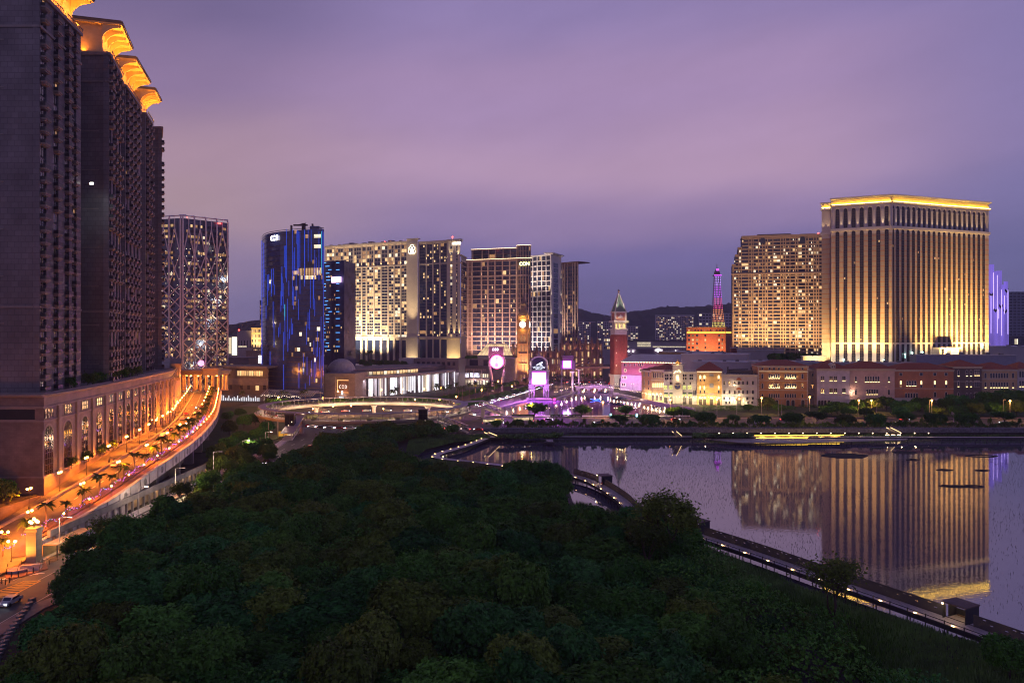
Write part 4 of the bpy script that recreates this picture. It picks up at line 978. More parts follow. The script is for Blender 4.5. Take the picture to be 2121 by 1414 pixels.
# --------------------------------------------- lattice tower
fa = Face((330,562),(377,556)); fb = Face((377,556),(470,580)); t = thing('lattice_tower', 'tower wrapped in a pale tubular lattice with warm lit rooms', 'tower', (fa.B.x,fa.B.y,GZ), fb.rot)
zt = Z(446,556)
g = MB(); pts = [(fa.A.x,fa.A.y),(fa.B.x-1,fa.B.y+.1),(fa.B.x+.6,fa.B.y+.3),(fb.B.x-1.5,fb.B.y-.6),(fb.B.x,fb.B.y+1.4),(fb.B.x-16,fb.B.y+38),(fa.A.x-8,fa.A.y+40)]; g.prism(pts, GZ, zt-2); part('body', g, mat('slate_curtain_wall', (.07,.10,.18), rough=.15, var=.35, scale=.12), t)
g = MB(); M_lat = mat('pale_lattice', (.60,.56,.60), rough=.5, var=.06)
def lattice(f, nb, off):
    b = f.L/nb; T = 1.6; zc = 86
    def P_(i, z): return f.M @ Vector((min(max(i*b,0),f.L), -off, z))
    for i in range(nb+1):
        g.tube([P_(i,GZ), P_(i,zt-8), f.M @ Vector((i*b,-off+.1,zt-2)), f.M @ Vector((i*b,-off+.8,zt)), f.M @ Vector((i*b,4,zt+.6))], .6, 5)
    h = 8.3; n = int((zc-GZ)/h)
    for i in range(nb):
        for k in range(n):
            z0, z1 = GZ+k*h, GZ+(k+1)*h
            if (k % 3 != 2) or (i+k) % 2: 
                g.tube([P_(i,z0), P_(i+1,z1)], .45, 4); g.tube([P_(i+1,z0), P_(i,z1)], .45, 4)
            else:
                g.tube([P_(i,z0), P_(i+.5,(z0+z1)/2), P_(i,z1)], .45, 4); g.tube([P_(i+1,z0), P_(i+.5,(z0+z1)/2), P_(i+1,z1)], .45, 4)
        z0 = GZ+n*h; zm = z0+11.5
        g.tube([P_(i,z0), P_(i+.5,zm), P_(i,zm+11)], .45, 4); g.tube([P_(i+1,z0), P_(i+.5,zm), P_(i+1,zm+11)], .45, 4)
        g.tube([P_(i,zm+9), P_(i+.5,zt-9)], .45, 4); g.tube([P_(i+1,zm+9), P_(i+.5,zt-9)], .45, 4); g.tube([P_(i+.5,zt-9), P_(i+.5,zt-2)], .32, 4)
lattice(fa, 2, 1.6); lattice(fb, 4, 1.6); g.tube([fb.at(0,-1.4,zt-.3), fb.at(fb.L,-1.4,zt-.3)], .4); g.tube([fa.at(0,-1.4,zt-.3), fa.at(fa.L,-1.4,zt-.3)], .4)
for k in range(28):   # bulging knuckles on the right edge
    z = GZ+k*4.15; g.tube([fb.at(fb.L,-1.2,z), fb.at(fb.L+(1.4 if k%2 else .2),0,z+2.1), fb.at(fb.L,1.4,z+4.15)], .4, 4)
part('lattice', g, M_lat, t)
acc = []
for ff, nb in ((fa,8),(fb,18)):
    for k in range(32):
        z = GZ+4+k*3.9
        if z > zt-6: continue
        dark = k in (20,27,9)
        for u in lin_(.5,ff.L-.5,nb):
            if not dark: acc.append((R.choices((2,3,1,5,4),(.10,.30,.48,.10,.02))[0], ff.M @ Matrix.Translation((u,-.15,z)) @ Matrix.Diagonal((ff.L/nb-.5,1,1.9,1))))
many('window', t, UW, acc)
q = MB(); q.ball(0,0,0,.2,6,0,1,3); me_nl = [q.mesh('node_lamp', [glow('node_bulb', (1,.85,.6), 3)])]; acc = []
for ff, nb in ((fa,2),(fb,4)):
    b = ff.L/nb
    for i in range(nb*2):
        for k in range(26):
            if R.random() < .6: acc.append((0, ff.M @ Matrix.Translation(((i+.5)*b/2+R.choice((-.8,.8)),-1.0,GZ+4+k*4.15+R.choice((0,1.2))))))
many('node_lamp', t, me_nl, acc)
for i in range(6): lamp('POINT', fb.at(fb.L*(i+.5)/6,-.9,GZ+8+i*16), (1,.8,.55), 1500, t, r=.2)
g = MB(); g.at(fb.at(fb.L*.42,0)[0],fb.at(fb.L*.42,0)[1]-.6,Z(752,562)); g.ball(0,0,0,2.3,10); part('pink_lamp', g, glow('pink_lamp', (1,.3,.75), 2.5), t)
g = MB(); g.on(fb.M); g.box(fb.L*.76,fb.L*.86,-.4,0,zt-3.4,zt-2.6); g.box(fb.L*.1,fb.L*.12,-.4,0,zt-1.5,zt-.7); part('red_light', g, E_red, t)
# --------------------------------------------- low dark wing beside the lattice tower
f = Face((440,548),(556,540)); t = thing('low_wing', 'low dark wing with lit window strips left of the blue tower', 'building', (f.A.x,f.A.y,GZ), f.rot); fz = f.z
body(t, f, 0, f.L, GZ, fz(500,762), 26, mat('dark_panel', (.06,.055,.075), rough=.5))
g = MB(); g.on(f.M); g.box(-.5,f.L,-1.5,26,fz(500,762),fz(500,758)); g.box(0,f.L,-.8,0,fz(500,797),fz(500,783)); part('fascia', g, mat('grey_fascia', (.13,.12,.15)), t)
acc = []; wins(acc, f, lin_(f.u(491),f.u(545),11), [fz(515,778)], 1.4, 3.4, [0,0,1]); wins(acc, f, [f.u(466),f.u(533)], [fz(500,808)], 2.6, 3.4, [0,0,1]); wins(acc, f, [f.u(478),f.u(500),f.u(515),f.u(548)], [fz(500,806)], 2, 3, [1]); wins(acc, f, [f.u(474)], [fz(500,778)], 2, 3, [1]); many('window', t, UW, acc)
g = MB(); g.on(f.M)
for i in range(22): g.box(f.u(462)+i*1.35,f.u(462)+i*1.35+.5,-2,-1.8,GZ+.6,GZ+.6+R.uniform(1.5,4.4))
part('entrance_light', g, glow('entrance_light', (.9,.92,1), 1.1), t)
# slatted canopy with strings of lights
t = thing('slatted_canopy', 'slatted entrance canopy edged with small white lights below the blue tower', 'canopy', (-150,520,GZ))
A_, B_ = Vector((X(545,528),528)), Vector((X(650,512),512)); g = MB()
for i in range(30):
    s = i/29; p = A_.lerp(B_, s); g.tube([(p.x,p.y-4,8.6),(p.x+1.5,p.y+5,11.4),(p.x+3,p.y+13,9.2)], .16, 4)
part('slats', g, mat('pale_slat', (.4,.38,.42)), t)
g = MB(); g.tube([(A_.x,A_.y-4,8.5),(B_.x,B_.y-4,8.5)],.2); g.tube([(A_.x+3,A_.y+13,9.1),(B_.x+3,B_.y+13,9.1)],.2)
for s in (.05,.35,.65,.95): p = A_.lerp(B_, s); g.box(p.x-.15,p.x+.15,p.y-3.2,p.y-2.9,GZ,8.5); g.box(p.x+2.8,p.x+3.1,p.y+12,p.y+12.3,GZ,9)
part('frame', g, M_metal, t)
q = MB(); q.ball(0,0,0,.17,6,0,1,3); me_ = [q.mesh('canopy_lamp', [glow('canopy_bulb', (1,.86,.7), 5)])]
many('canopy_lamp', t, me_, [(0, Matrix.Translation((A_.lerp(B_,i/30).x,A_.lerp(B_,i/30).y-4.2,7.7+.4*sin(i)))) for i in range(24)])
for s in (.1,.35,.6): p = A_.lerp(B_, s); lamp('POINT', (p.x,p.y-5,6.5), (1,.75,.5), 500, t, r=.2)
# --------------------------------------------- distant blocks on the left
def block(name, label, pa, Ya, pb, Yb, ptop, m, nb, nf, wt, cat='building', dep=20, gap=.3, zbot=GZ+3, limit=100, wh=.55):
    f = Face((pa,Ya),(pb,Yb)); t = thing(name, label, cat, (f.A.x,f.A.y,GZ), f.rot); zt = f.z((pa+pb)/2, ptop)
    body(t, f, 0, f.L, GZ, zt, dep, m)
    g = MB(); g.on(f.M); g.box(-.4,f.L+.4,-.4,dep,zt,zt+.8); part('parapet', g, m, t)
    if nb:
        acc = []; h = (zt-zbot)/nf; wins(acc, f, lin_(.5,f.L-.5,nb), [zbot+k*h+h*.2 for k in range(nf)], (f.L-1)/nb*(1-gap), h*wh, wt, rnd=R); many('window', t, UW, acc, limit)
    return t, f, zt
M_far = mat('far_render', (.32,.29,.32), var=.08); M_fard = mat('far_dark_render', (.12,.10,.10), var=.1)
t, f, zt = block('office_block', 'pale windowless block with slit panels between the lattice and blue towers', 491,900,522,890, 686, mat('far_beige', (.4,.34,.35)), 5, 2, [1], wh=.35, gap=.7)
g = MB(); g.on(f.M); g.box(2,15,-.3,0,f.z(505,719),f.z(505,716)); part('light_strip', g, M_gw3, t); g = MB(); g.on(f.M); g.ball(2,1,zt+1.5,.9,6); part('beacon', g, E_red, t)
t, f, zt = block('office_block', 'block wrapped in a gold lit lattice beside the blue tower', 521,880,546,875, 680, mat('gold_lattice_wall', (.5,.4,.22)), 8, 9, [.25,0,.4,.35])
for i in range(3): lamp('SPOT', f.at(3+i*4,-10,30), (1,.65,.25), 8000, t, f.at(3+i*4,0,50), 80, 1)
block('office_block', 'thin brown tower peeping out behind the blue tower', 538,1100,547,1100, 623, M_fard, 3, 18, [.4,0,.1,.5])
t, f, zt = block('office_block', 'building with a bright white glowing screen wall near the lattice tower', 470,930,492,925, 697, M_far, 0, 0, [])
g = MB(); g.on(f.M); g.box(f.u(481),f.u(491),-.6,-.1,f.z(485,735),f.z(485,698)); part('screen', g, glow('bright_screen', (1,.95,.7), 2.2), t)
g = MB(); g.on(f.M); g.box(f.u(473),f.u(479),-.6,-.1,f.z(475,732),f.z(475,699)); part('side_screen', g, glow('pale_screen', (1,.8,.5), .9), t)
t, f, zt = block('low_block', 'low brown block with a white screen left of the blue tower', 510,760,548,750, 728, mat('far_brown', (.3,.2,.17)), 0, 0, [])
g = MB(); g.on(f.M); g.box(f.u(536),f.u(546),-.6,-.1,f.z(540,752),f.z(540,736)); part('screen', g, glow('white_screen', (1,.95,1), 2.4), t)
block('low_block', 'low grey roofed block beside the lattice tower', 468,720,515,715, 742, mat('far_grey', (.16,.15,.17)), 6, 1, [.8,0,.2])
# --------------------------------------------- casino with the curved wall of light fins
pl = smooth([(X(px,Y),Y,0) for px,Y in ((734,575),(790,590),(845,614),(900,648),(935,684),(946,704))], 4)
t = thing('casino_building', 'low casino with a curved wall of tall white glowing fins', 'casino', (pl[0][0],pl[0][1],GZ)); ZT = 15.8
g = MB(); p2 = [(x,y) for x,y,z in pl]; g.prism(p2+[(p2[-1][0]-30,p2[-1][1]+30),(p2[0][0]-24,p2[0][1]+60)], GZ, ZT); part('body', g, mat('fin_wall_dark', (.1,.09,.1)), t)
g = MB(); g.sweep([(x,y,ZT) for x,y,z in pl], [(-6,0),(1.4,0),(2.0,.6),(2.0,1.6),(1.2,2.0),(-6,2.0)]); part('fascia', g, mat('fascia_bronze', (.35,.28,.27), rough=.4), t)
g = MB(); rp = [(x-4+(y-575)*-.02,y+8) for x,y in p2]; g.prism(rp+[(rp[-1][0]-26,rp[-1][1]+22),(rp[0][0]-10,rp[0][1]+46)], ZT+2, ZT+5.4); part('upper_storey', g, MATS['fin_wall_dark'], t)
g = MB(); g.prism([(x-2,y+3) for x,y in rp]+[(rp[-1][0]-26,rp[-1][1]+26),(rp[0][0]-10,rp[0][1]+50)], ZT+5.4, ZT+6.6); part('roof', g, mat('roof_membrane', (.2,.17,.2)), t)
acc = []; L_ = arclen(pl)
for i in range(24):
    p, a = poly_at([(x,y,0) for x,y in rp], 2+i*3.6); 
    if i < 20: acc.append((2 if i%4 else 4, Matrix.Translation((p[0],p[1],ZT+2.3)) @ Matrix.Rotation(a,4,'Z') @ Matrix.Translation((0,-.2,0)) @ Matrix.Diagonal((2.9,1,2.4,1))))
many('window', t, UW, acc)
mf = []
for nm, em, es in (('fin_bright', (.95,.95,1), 1.05), ('fin_warm', (1,.8,.55), .8), ('fin_soft', (.8,.75,.9), .3)): mf.append(mat(nm, (.5,.5,.5), emit=em, es=es, var=.3, scale=.25))
mf.append(mat('fin_unlit', (.3,.29,.31), rough=.4)); mf.append(mat('fin_shade', (.05,.05,.055), rough=.4)); me_f = []
for m_ in mf:
    q = MB(); q.add([(-.42,0,0),(0,-.9,0),(.42,0,0),(-.42,0,1),(0,-.9,1),(.42,0,1)], [(0,1,4,3),(1,2,5,4),(3,4,5),(2,1,0)]); me_f.append(q.mesh('light_fin', [m_]))
acc = []; s = .8; i = 0
while s < L_-1:
    p, a = poly_at(pl, s); k = R.choices(range(5), (.24,.12,.14,.25,.25))[0]; h = ZT-GZ-.3-(R.uniform(0,3) if R.random() < .3 else 0)
    acc.append((k, Matrix.Translation((p[0],p[1],ZT-h)) @ Matrix.Rotation(a,4,'Z') @ Matrix.Diagonal((R.uniform(.8,1.7),1.2,h,1)))); s += R.uniform(.95,1.5)
many('light_fin', t, me_f, acc)
for s in (12,36,60,84,108,132):
    if s < L_: p, a = poly_at(pl, s); lamp('AREA', (p[0]+sin(a)*4,p[1]-cos(a)*4,ZT-1), (.9,.85,1), 260, t, (p[0],p[1],6), sx=14, sy=.6)
# entrance block and dome
f = Face((672,565),(735,560)); fz = f.z
g = MB(); g.on(f.M); g.box(0,f.u(694),0,24,GZ,fz(680,773)); g.box(f.u(722),f.L,0,24,GZ,fz(730,773)); g.box(f.u(694),f.u(722),2,24,GZ,fz(700,773)); g.box(f.u(694),f.u(722),0,2.2,fz(700,780),fz(700,773)); part('entrance_block', g, mat('entrance_stone', (.3,.25,.25), var=.1, brick=(2,1,.75)), t)
g = MB(); g.on(f.M); g.box(f.u(697),f.u(721),1.6,1.9,fz(700,815),fz(700,787)); part('entrance_glass', g, mat('amber_interior', (.08,.04,.03), emit=(1,.3,.12), es=.16, var=.5, scale=.4), t)
g = MB(); g.on(f.M)
for px in (697,721): g.box(f.u(px)-.12,f.u(px)+.12,1.3,1.6,fz(700,812),fz(700,787))
g.box(f.u(697),f.u(721),1.3,1.6,fz(700,788),fz(700,787)); g.box(f.u(697),f.u(721),1.3,1.6,fz(700,813),fz(700,812.4)); part('entrance_frame_light', g, glow('amber_led', (1,.45,.15), 2.5), t)
cod(t, f.M @ Matrix.Translation((f.u(709),1.2,fz(709,801))), 1.75, glow('logo_pale', (1,.8,.7), 1.6))
g = MB(); g.on(f.M); g.box(f.u(703),f.u(712),-.6,-.3,fz(707,824),fz(707,821)); g.box(f.u(706),f.u(709),.8,1.1,fz(707,817),fz(707,810)); part('entrance_sign', g, glow('cool_sign', (.75,.95,1), 3), t)
g = MB(); dx, dy = X(707,592), 592; n = 8
g.lathe([(11*cos(pi/2*j/n)+.05, 20+10.6*sin(pi/2*j/n)) for j in range(n+1)], 24, 0, dx, dy); g.cyl(dx,dy,GZ+4,20,11,n=24); g.sm = False; part('dome', g, mat('dome_panels', (.42,.40,.44), rough=.45, brick=(1.6,1.2,.75)), t)
g = MB(); g.at(dx-12.5,dy-9,GZ); g.box(-3,3,-2,4,0,24); part('stair_tower', g, MATS['entrance_stone'], t)
lamp('POINT', f.at(f.u(709),-3,6), (1,.4,.15), 600, t, r=.4)
# --------------------------------------------- shop front with screens
f = Face((950,712),(1014,700)); t = thing('shop_front', 'two storey shop front with bright video screens right of the fin wall', 'shop front', (f.A.x,f.A.y,GZ), f.rot); fz = f.z
body(t, f, 0, f.L, GZ, fz(980,758), 14, M_fard)
M_scr = mat('video_screen', (.02,.02,.02), emit=(.85,.8,1), es=1.3, var=.9, scale=.6)
for k, (a, b) in enumerate(((951,971),(974,993))):
    g = MB(); g.on(f.M); g.box(f.u(a),f.u(b),-.4,-.05,fz(a,781),fz(a,772)); part('video_screen', g, M_scr, t)
acc = []; wins(acc, f, lin_(f.u(995),f.u(1012),4), [fz(1000,781)], 1.4, 3, [0,0,0,0,1]); wins(acc, f, lin_(f.u(951),f.u(1012),10), [fz(980,796)], 2, 4.2, [.1,0,.3,0,.6], rnd=R); many('window', t, UW, acc)
g = MB(); g.on(f.M); 
for i in range(16): 
    g.lathe([(.8,-.1),(1.05,-.1),(1.05,.1),(.8,.1)],10) if False else g.on(f.M @ Matrix.Translation((1+i*1.75,-.5,fz(980,765))) @ Matrix.Rotation(pi/2,4,'X')); g.cyl(0,0,-.1,.1,.8,n=10); g.on(f.M)
part('disc_frieze', g, mat('frieze_disc', (.3,.2,.2)), t)
g = MB(); g.on(f.M)
for i in range(5): g.box(i*f.L/4-.25,i*f.L/4+.25,-.8,0,GZ,fz(980,765))
g.box(0,f.L,-.9,0,fz(980,787),fz(980,784)); part('frame', g, MATS['pale_brown_stone'], t)
for i in range(3): lamp('POINT', f.at(f.L*(i+.5)/3,-4,7), (1,.75,.8), 500, t, r=.4)
# --------------------------------------------- arch sign with the round pink screen
Y = 640; k = Y/F; t = thing('arch_sign', 'tall curved arch sign with a round pink screen', 'sign', (X(1029,Y),Y,GZ)); xc = X(1029,Y)
def px2(px, py): return (X(px,Y), Z(py,Y))
M_arch = mat('arch_panel', (.45,.36,.44), rough=.4)
for sgn, pts in (('l', [(1014,735),(1013,750),(1016,768),(1019,785),(1020,800)]), ('r', [(1043,738),(1045,752),(1044,770),(1041,788),(1040,803)])):
    g = MB(); g.tube([(X(a,Y),Y,Z(b,Y)) for a,b in pts]+[(X(pts[-1][0],Y),Y,GZ)], 1.3, 8, 0, 1.0); part('leg', g, M_arch, t)
g = MB(); g.box(X(1013,Y),X(1042,Y),Y-1.2,Y+1.2,Z(738,Y),Z(719,Y)); part('header', g, mat('arch_header', (.22,.12,.2), rough=.4), t)
g = MB(); g.box(X(1012,Y),X(1013.5,Y),Y-1.3,Y+1.3,Z(740,Y),Z(718,Y)); g.box(X(1041.5,Y),X(1043,Y),Y-1.3,Y+1.3,Z(740,Y),Z(718,Y)); g.box(X(1012,Y),X(1043,Y),Y-1.3,Y+1.3,Z(719,Y),Z(717.5,Y)); part('header_frame', g, M_arch, t)
cod(t, Matrix.Translation((X(1026,Y),Y-1.6,Z(723.5,Y))), 1.45, glow('logo_pink_white', (1,.85,.95), 6))
g = MB(); g.on(Matrix.Translation((xc,Y-1.4,Z(749,Y))) @ Matrix.Rotation(pi/2,4,'X')); g.cyl(0,0,-.2,.4,5.2,n=28); part('round_screen', g, glow('pink_white_screen', (1,.78,.92), 3.2), t)
g = MB(); g.on(Matrix.Translation((xc,Y-1.9,Z(749,Y)))); g.tube([(5.3*cos(a),0,5.3*sin(a)) for a in [2*pi*i/28 for i in range(29)]], .42, 6); part('screen_rim', g, glow('hot_pink', (1,.06,.35), 7), t)
g = MB(); g.on(Matrix.Translation((xc,Y-2.0,Z(749,Y)))); g.box(-.5,.5,-.05,.05,-4,3.6); g.box(-1.4,-.5,-.05,.05,-3.8,-1.0); g.box(.5,1.4,-.05,.05,-3.8,-1.0); g.box(-1.2,1.2,-.05,.05,2.6,3.6); part('screen_figure', g, glow('screen_violet', (.75,.25,.9), 1.8), t)
lamp('POINT', (xc,Y-7,Z(749,Y)), (1,.3,.6), 3200, t, r=1)
# --------------------------------------------- glass hipped pavilion
Y = 752; t = thing('glass_pavilion', 'glowing glass roofed pavilion before the brown hotel', 'pavilion', (X(1022,Y),Y,GZ)); xa, xb = X(988,Y), X(1062,Y)
g = MB(); g.box(xa,xb,Y,Y+22,GZ,Z(736,Y)); part('base', g, MATS['beige_stone'], t)
z0, z1 = Z(736,Y), Z(713,Y); a1, b1 = X(1008,Y), X(1050,Y); M_lg = mat('lit_glass_roof', (.3,.25,.2), emit=(1,.68,.34), es=.95, var=.35, scale=.3)
g = MB(); g.add([(xa,Y,z0),(xb,Y,z0),(xb,Y+22,z0),(xa,Y+22,z0),(a1,Y+8,z1),(b1,Y+8,z1),(b1,Y+14,z1),(a1,Y+14,z1)], [(0,1,5,4),(1,2,6,5),(2,3,7,6),(3,0,4,7),(4,5,6,7)]); part('glass_roof', g, M_lg, t)
g = MB()
for i in range(11): s = i/10; g.tube([(xa+(xb-xa)*s,Y-.1,z0),(a1+(b1-a1)*s,Y+7.9,z1+.1)], .2, 4)
for h in (.33,.66): g.tube([(xa+(a1-xa)*h,Y+8*h-.1,z0+(z1-z0)*h),(xb+(b1-xb)*h,Y+8*h-.1,z0+(z1-z0)*h)], .15, 4)
g.box(a1,b1,Y+7.6,Y+14,z1,z1+.6); part('roof_frame', g, mat('white_frame', (.6,.55,.5)), t)
# --------------------------------------------- brown gothic palace behind the clock tower
M_goth = mat('gothic_stone', (.27,.17,.14), rough=.8, var=.2, scale=.3)
def gothic(label, pa, Ya, pb, Yb, ptop, nb, nf, tur, seed):
    f = Face((pa,Ya),(pb,Yb)); t = thing('gothic_palace', label, 'palace', (f.A.x,f.A.y,GZ), f.rot); zt = f.z((pa+pb)/2, ptop); r = random.Random(seed)
    body(t, f, 0, f.L, GZ, zt, 18, M_goth)
    g = MB(); g.on(f.M); h = (zt-GZ-3)/nf
    for k in range(nf+1): g.box(0,f.L,-.5,.1,GZ+3+k*h-.3,GZ+3+k*h+.3)
    for i in range(nb+1): g.box(f.L*i/nb-.45,f.L*i/nb+.45,-.7,.1,GZ,zt+1.5)
    for i in range(nb*2): 
        if i%2 == 0: g.box(f.L*i/nb/2,f.L*(i+1)/nb/2,-.4,.6,zt,zt+1.1)
    part('stonework', g, M_goth, t)
    for i in range(tur):
        u = f.L*(i+.3)/tur; g = MB(); g.on(f.M); g.cyl(u,0,GZ,zt+3.5,1.3,n=8); g.cyl(u,0,zt+3.5,zt+4.2,1.6,n=8); g.cyl(u,0,zt+4.2,zt+6+r.uniform(0,3),1.2,.05,8); part('turret', g, M_goth, t)
    acc = []
    for k in range(nf): wins(acc, f, [u for u in lin_(0,f.L,nb) if r.random() < .8], [GZ+3+k*h+.9], f.L/nb*.5, h-1.7, [.25,0,.35,.3,.1], rnd=r)
    many('window', t, UW, acc)
    for i in range(tur*2): lamp('SPOT', f.at(f.L*(i+.5)/tur/2,-3.5,GZ+2), (1,.38,.2), 380, t, f.at(f.L*(i+.5)/tur/2,0,zt), 60, .9); 
    for i in range(tur): lamp('SPOT', f.at(f.L*(i+.5)/tur,-1.6,zt-6), (1,.42,.22), 150, t, f.at(f.L*(i+.5)/tur,0,zt+5), 70, .9)
    return t, f
gothic('brown gothic palace wing right behind the clock tower', 1094,800,1162,790, 729, 14, 4, 5, 1)
gothic('brown gothic palace with turrets between the clock tower and the brick campanile', 1160,790,1247,782, 713, 14, 5, 7, 2)
gothic('narrow gothic gable wing left of the clock tower', 1060,770,1078,768, 722, 3, 4, 2, 4)
# --------------------------------------------- clock tower
Y = 728; t = thing('clock_tower', 'gothic clock tower with glowing white dials and a pointed spire', 'clock tower', (X(1085,Y),Y,GZ)); xc = X(1085,Y); k = Y/F
M_ct = mat('clock_tower_stone', (.40,.24,.14), rough=.8, var=.15, scale=.3); Mr = Matrix.Translation((xc,Y,0)) @ Matrix.Rotation(-.22,4,'Z')
w = 4.6; z_d0, z_d1 = Z(681,Y), Z(663,Y)
g = MB(); g.on(Mr); g.box(-w,w,-w,w,GZ,z_d0)
for s in (-1,1):
    for q_ in (-1,1): g.box(s*w-.6,s*w+.6,q_*w-.6,q_*w+.6,GZ,z_d0)
for zz in [GZ+10+i*9.2 for i in range(5)]: g.box(-w-.5,w+.5,-w-.5,w+.5,zz,zz+.7)
part('shaft', g, M_ct, t)
g = MB(); g.on(Mr); wb = w+.7; g.box(-wb,wb,-wb,wb,z_d0,z_d1); g.box(-wb-.5,wb+.5,-wb-.5,wb+.5,z_d1,z_d1+.8); g.box(-wb-.5,wb+.5,-wb-.5,wb+.5,z_d0-.8,z_d0); part('dial_stage', g, M_ct, t)
E_dial = glow('clock_dial', (1,.97,.95), 2.6)
for rz in (0, pi/2):
    g = MB(); g.on(Mr @ Matrix.Rotation(rz,4,'Z') @ Matrix.Translation((0,-wb-.15,(z_d0+z_d1)/2)) @ Matrix.Rotation(pi/2,4,'X')); g.cyl(0,0,-.1,.15,3.1,n=24); o = part('dial', g, E_dial, t)
    g = MB(); g.on(Mr @ Matrix.Rotation(rz,4,'Z') @ Matrix.Translation((0,-wb-.4,(z_d0+z_d1)/2))); g.box(-.13,.13,-.05,.05,-.3,2.5); g.box(-.2,1.6,-.05,.05,-.15,.15); part('hand', g, M_rail, t)
    g = MB(); g.on(Mr @ Matrix.Rotation(rz,4,'Z') @ Matrix.Translation((0,-wb-.2,(z_d0+z_d1)/2))); g.tube([(3.3*cos(a),0,3.3*sin(a)) for a in [2*pi*i/20 for i in range(21)]], .22, 5); part('dial_rim', g, mat('gilt', (.6,.4,.12), rough=.35, metal=.6), t)
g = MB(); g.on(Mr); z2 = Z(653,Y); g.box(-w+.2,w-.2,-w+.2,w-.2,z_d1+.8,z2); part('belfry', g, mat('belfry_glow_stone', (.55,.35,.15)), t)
g = MB(); g.on(Mr); z3, z4, z5 = Z(640,Y), Z(630,Y), Z(605,Y); g.lathe([(w*1.5,z2),(w*1.05,z3-2),(w*.8,z3)],4,0,0,0,pi/4); g.lathe([(w*.75,z3),(w*.75,z4)],4,0,0,0,pi/4); g.lathe([(w*.95,z4),(w*.35,z4+4),(.06,z5+4)],4,0,0,0,pi/4); g.cyl(0,0,z5+3,z5,.12); part('spire', g, mat('spire_lead', (.2,.15,.12), rough=.6), t)
for s in (-1,1):
    g = MB(); g.on(Mr); g.cyl(s*w,-w,z_d1+.8,z_d1+7,.5,.05,6); part('pinnacle', g, M_ct, t)
acc = []
for rz in (0,pi/2):
    for zz in [GZ+3+i*9.2 for i in range(5)]:
        for u in (-1.5,1.5): acc.append((3, Mr @ Matrix.Rotation(rz,4,'Z') @ Matrix.Translation((u,-w-.12,zz)) @ Matrix.Diagonal((1.2,1,6.2,1))))
many('window', t, UW, acc)
for dx in (-5,0,5): lamp('SPOT', (xc+dx,Y-12,4), (1,.5,.22), 15000, t, (xc+dx*.3,Y-3,40), 50, .9)
lamp('SPOT', (xc-1,Y-7,z_d1-4), (1,.6,.2), 9000, t, (xc,Y-2,z_d1+10), 70, .9)
for z_ in (z_d1+2.5,z_d0-1.5): lamp('POINT', Mr @ Vector((0,-wb-2.2,z_)), (1,.55,.12), 500, t, r=.3); lamp('POINT', Mr @ Vector((wb+2.2,0,z_)), (1,.55,.12), 500, t, r=.3)
# ================================================================ the gold lit resort on the right
# --- big tower with arched strips
M_vt = mat('banded_tower_wall', (.44,.36,.29), rough=.75, var=.06, scale=.15); M_vw = mat('pale_tower_stone', (.60,.55,.52), rough=.7, var=.06, scale=.15); M_vb = mat('salmon_band', (.50,.25,.15), rough=.7, var=.08)
M_strip = mat('strip_glass', (.018,.016,.03), rough=.15, var=.5, scale=.25)
t = thing('resort_tower', 'massive gold lit resort tower with tall dark window strips and a yellow crown', 'hotel', (280.7,571,GZ))
FL, FR, FS = Face((243.5,589),(280.7,571),True), Face((280.7,571),(374.3,606.5),True), Face((241.3,602),(247,599),True)
Z0, ZB, ZW, ZL, ZA, ZC, ZT = GZ, 42.5, 124.6, 127.8, 146.2, 147.2, 152.6
g = MB(); outl = [(243.5,589),(280.7,571),(374.3,606.5),(366,628),(256,622)]
g.prism(outl, Z0, ZB, 1); g.prism(outl, ZB, ZW, 0); g.prism(outl, ZW, ZA, 1)
g.prism([(241.3,602),(247,599),(262,625),(253,628)], Z0, ZB, 1); g.prism([(241.3,602),(247,599),(262,625),(253,628)], ZB, ZW-1, 0); g.prism([(241.3,602),(247,599),(262,625),(253,628)], ZW-1, ZA, 1)
sL = [4.3+5.6*i for i in range(7)]; sL = [u*FL.L/41.3 for u in sL]; sR = [1.5]+[5.6+5.22*i for i in range(18)]
# thin salmon courses between the strips
for f, us in ((FL, sL), (FR, sR)):
    g.on(f.M); e = [-1.35]+us+[f.L+1.35]
    for k in range(21):
        z = ZB+3.0+k*3.85
        for a, b in zip(e, e[1:]): g.box(max(0,a+1.35), min(f.L,b-1.35), -.06, .1, z, z+.7, 2)
g.on(FS.M)
for k in range(21): g.box(0, FS.L, -.06, .1, ZB+3.0+k*3.85, ZB+3.7+k*3.85, 2)
part('wall', g, [M_vt, M_vw, M_vb], t)
g = MB()
for f, a in ((FL,0),(FR,0),(FS,-1)):
    g.on(f.M)
    for z, h, o in ((ZB-.3,.7,.25),(ZL-.6,1.9,1.1),(ZL+1.3,.5,.6),(ZA,.9,.9)): g.box(-.3-o*.4, f.L+o*.4, -o, .5, z+a*.8, z+h+a*.8)
part('ledge', g, M_vw, t)
def strip(z0, z1, w, lines):
    q = MB(); q.arch(0, z0, z1, w, -.18, .1, 0)
    for dx in (-w/2+.12, 0, w/2-.12): q.box(dx-.07, dx+.07, -.3, -.18, z0, z1-w/2, 1)
    for k in range(int((z1-z0-w/2)/lines)): q.box(-w/2, w/2, -.28, -.18, z0+k*lines+.2, z0+k*lines+.36, 1)
    return q
M_mull = mat('strip_mullion', (.11,.09,.08), rough=.5)
qa = strip(0, ZL-.8-ZB-.6, 2.7, 1.9).mesh('window_strip', [M_strip, M_mull]); qb = strip(0, 15, 2.6, 1.9).mesh('arched_window', [M_strip, M_mull])
q = MB(); q.box(-1.35,1.35,-.18,.1,0,ZB-.6-8,0)
for dx in (-1.2,0,1.2): q.box(dx-.07,dx+.07,-.3,-.18,0,ZB-9,1)
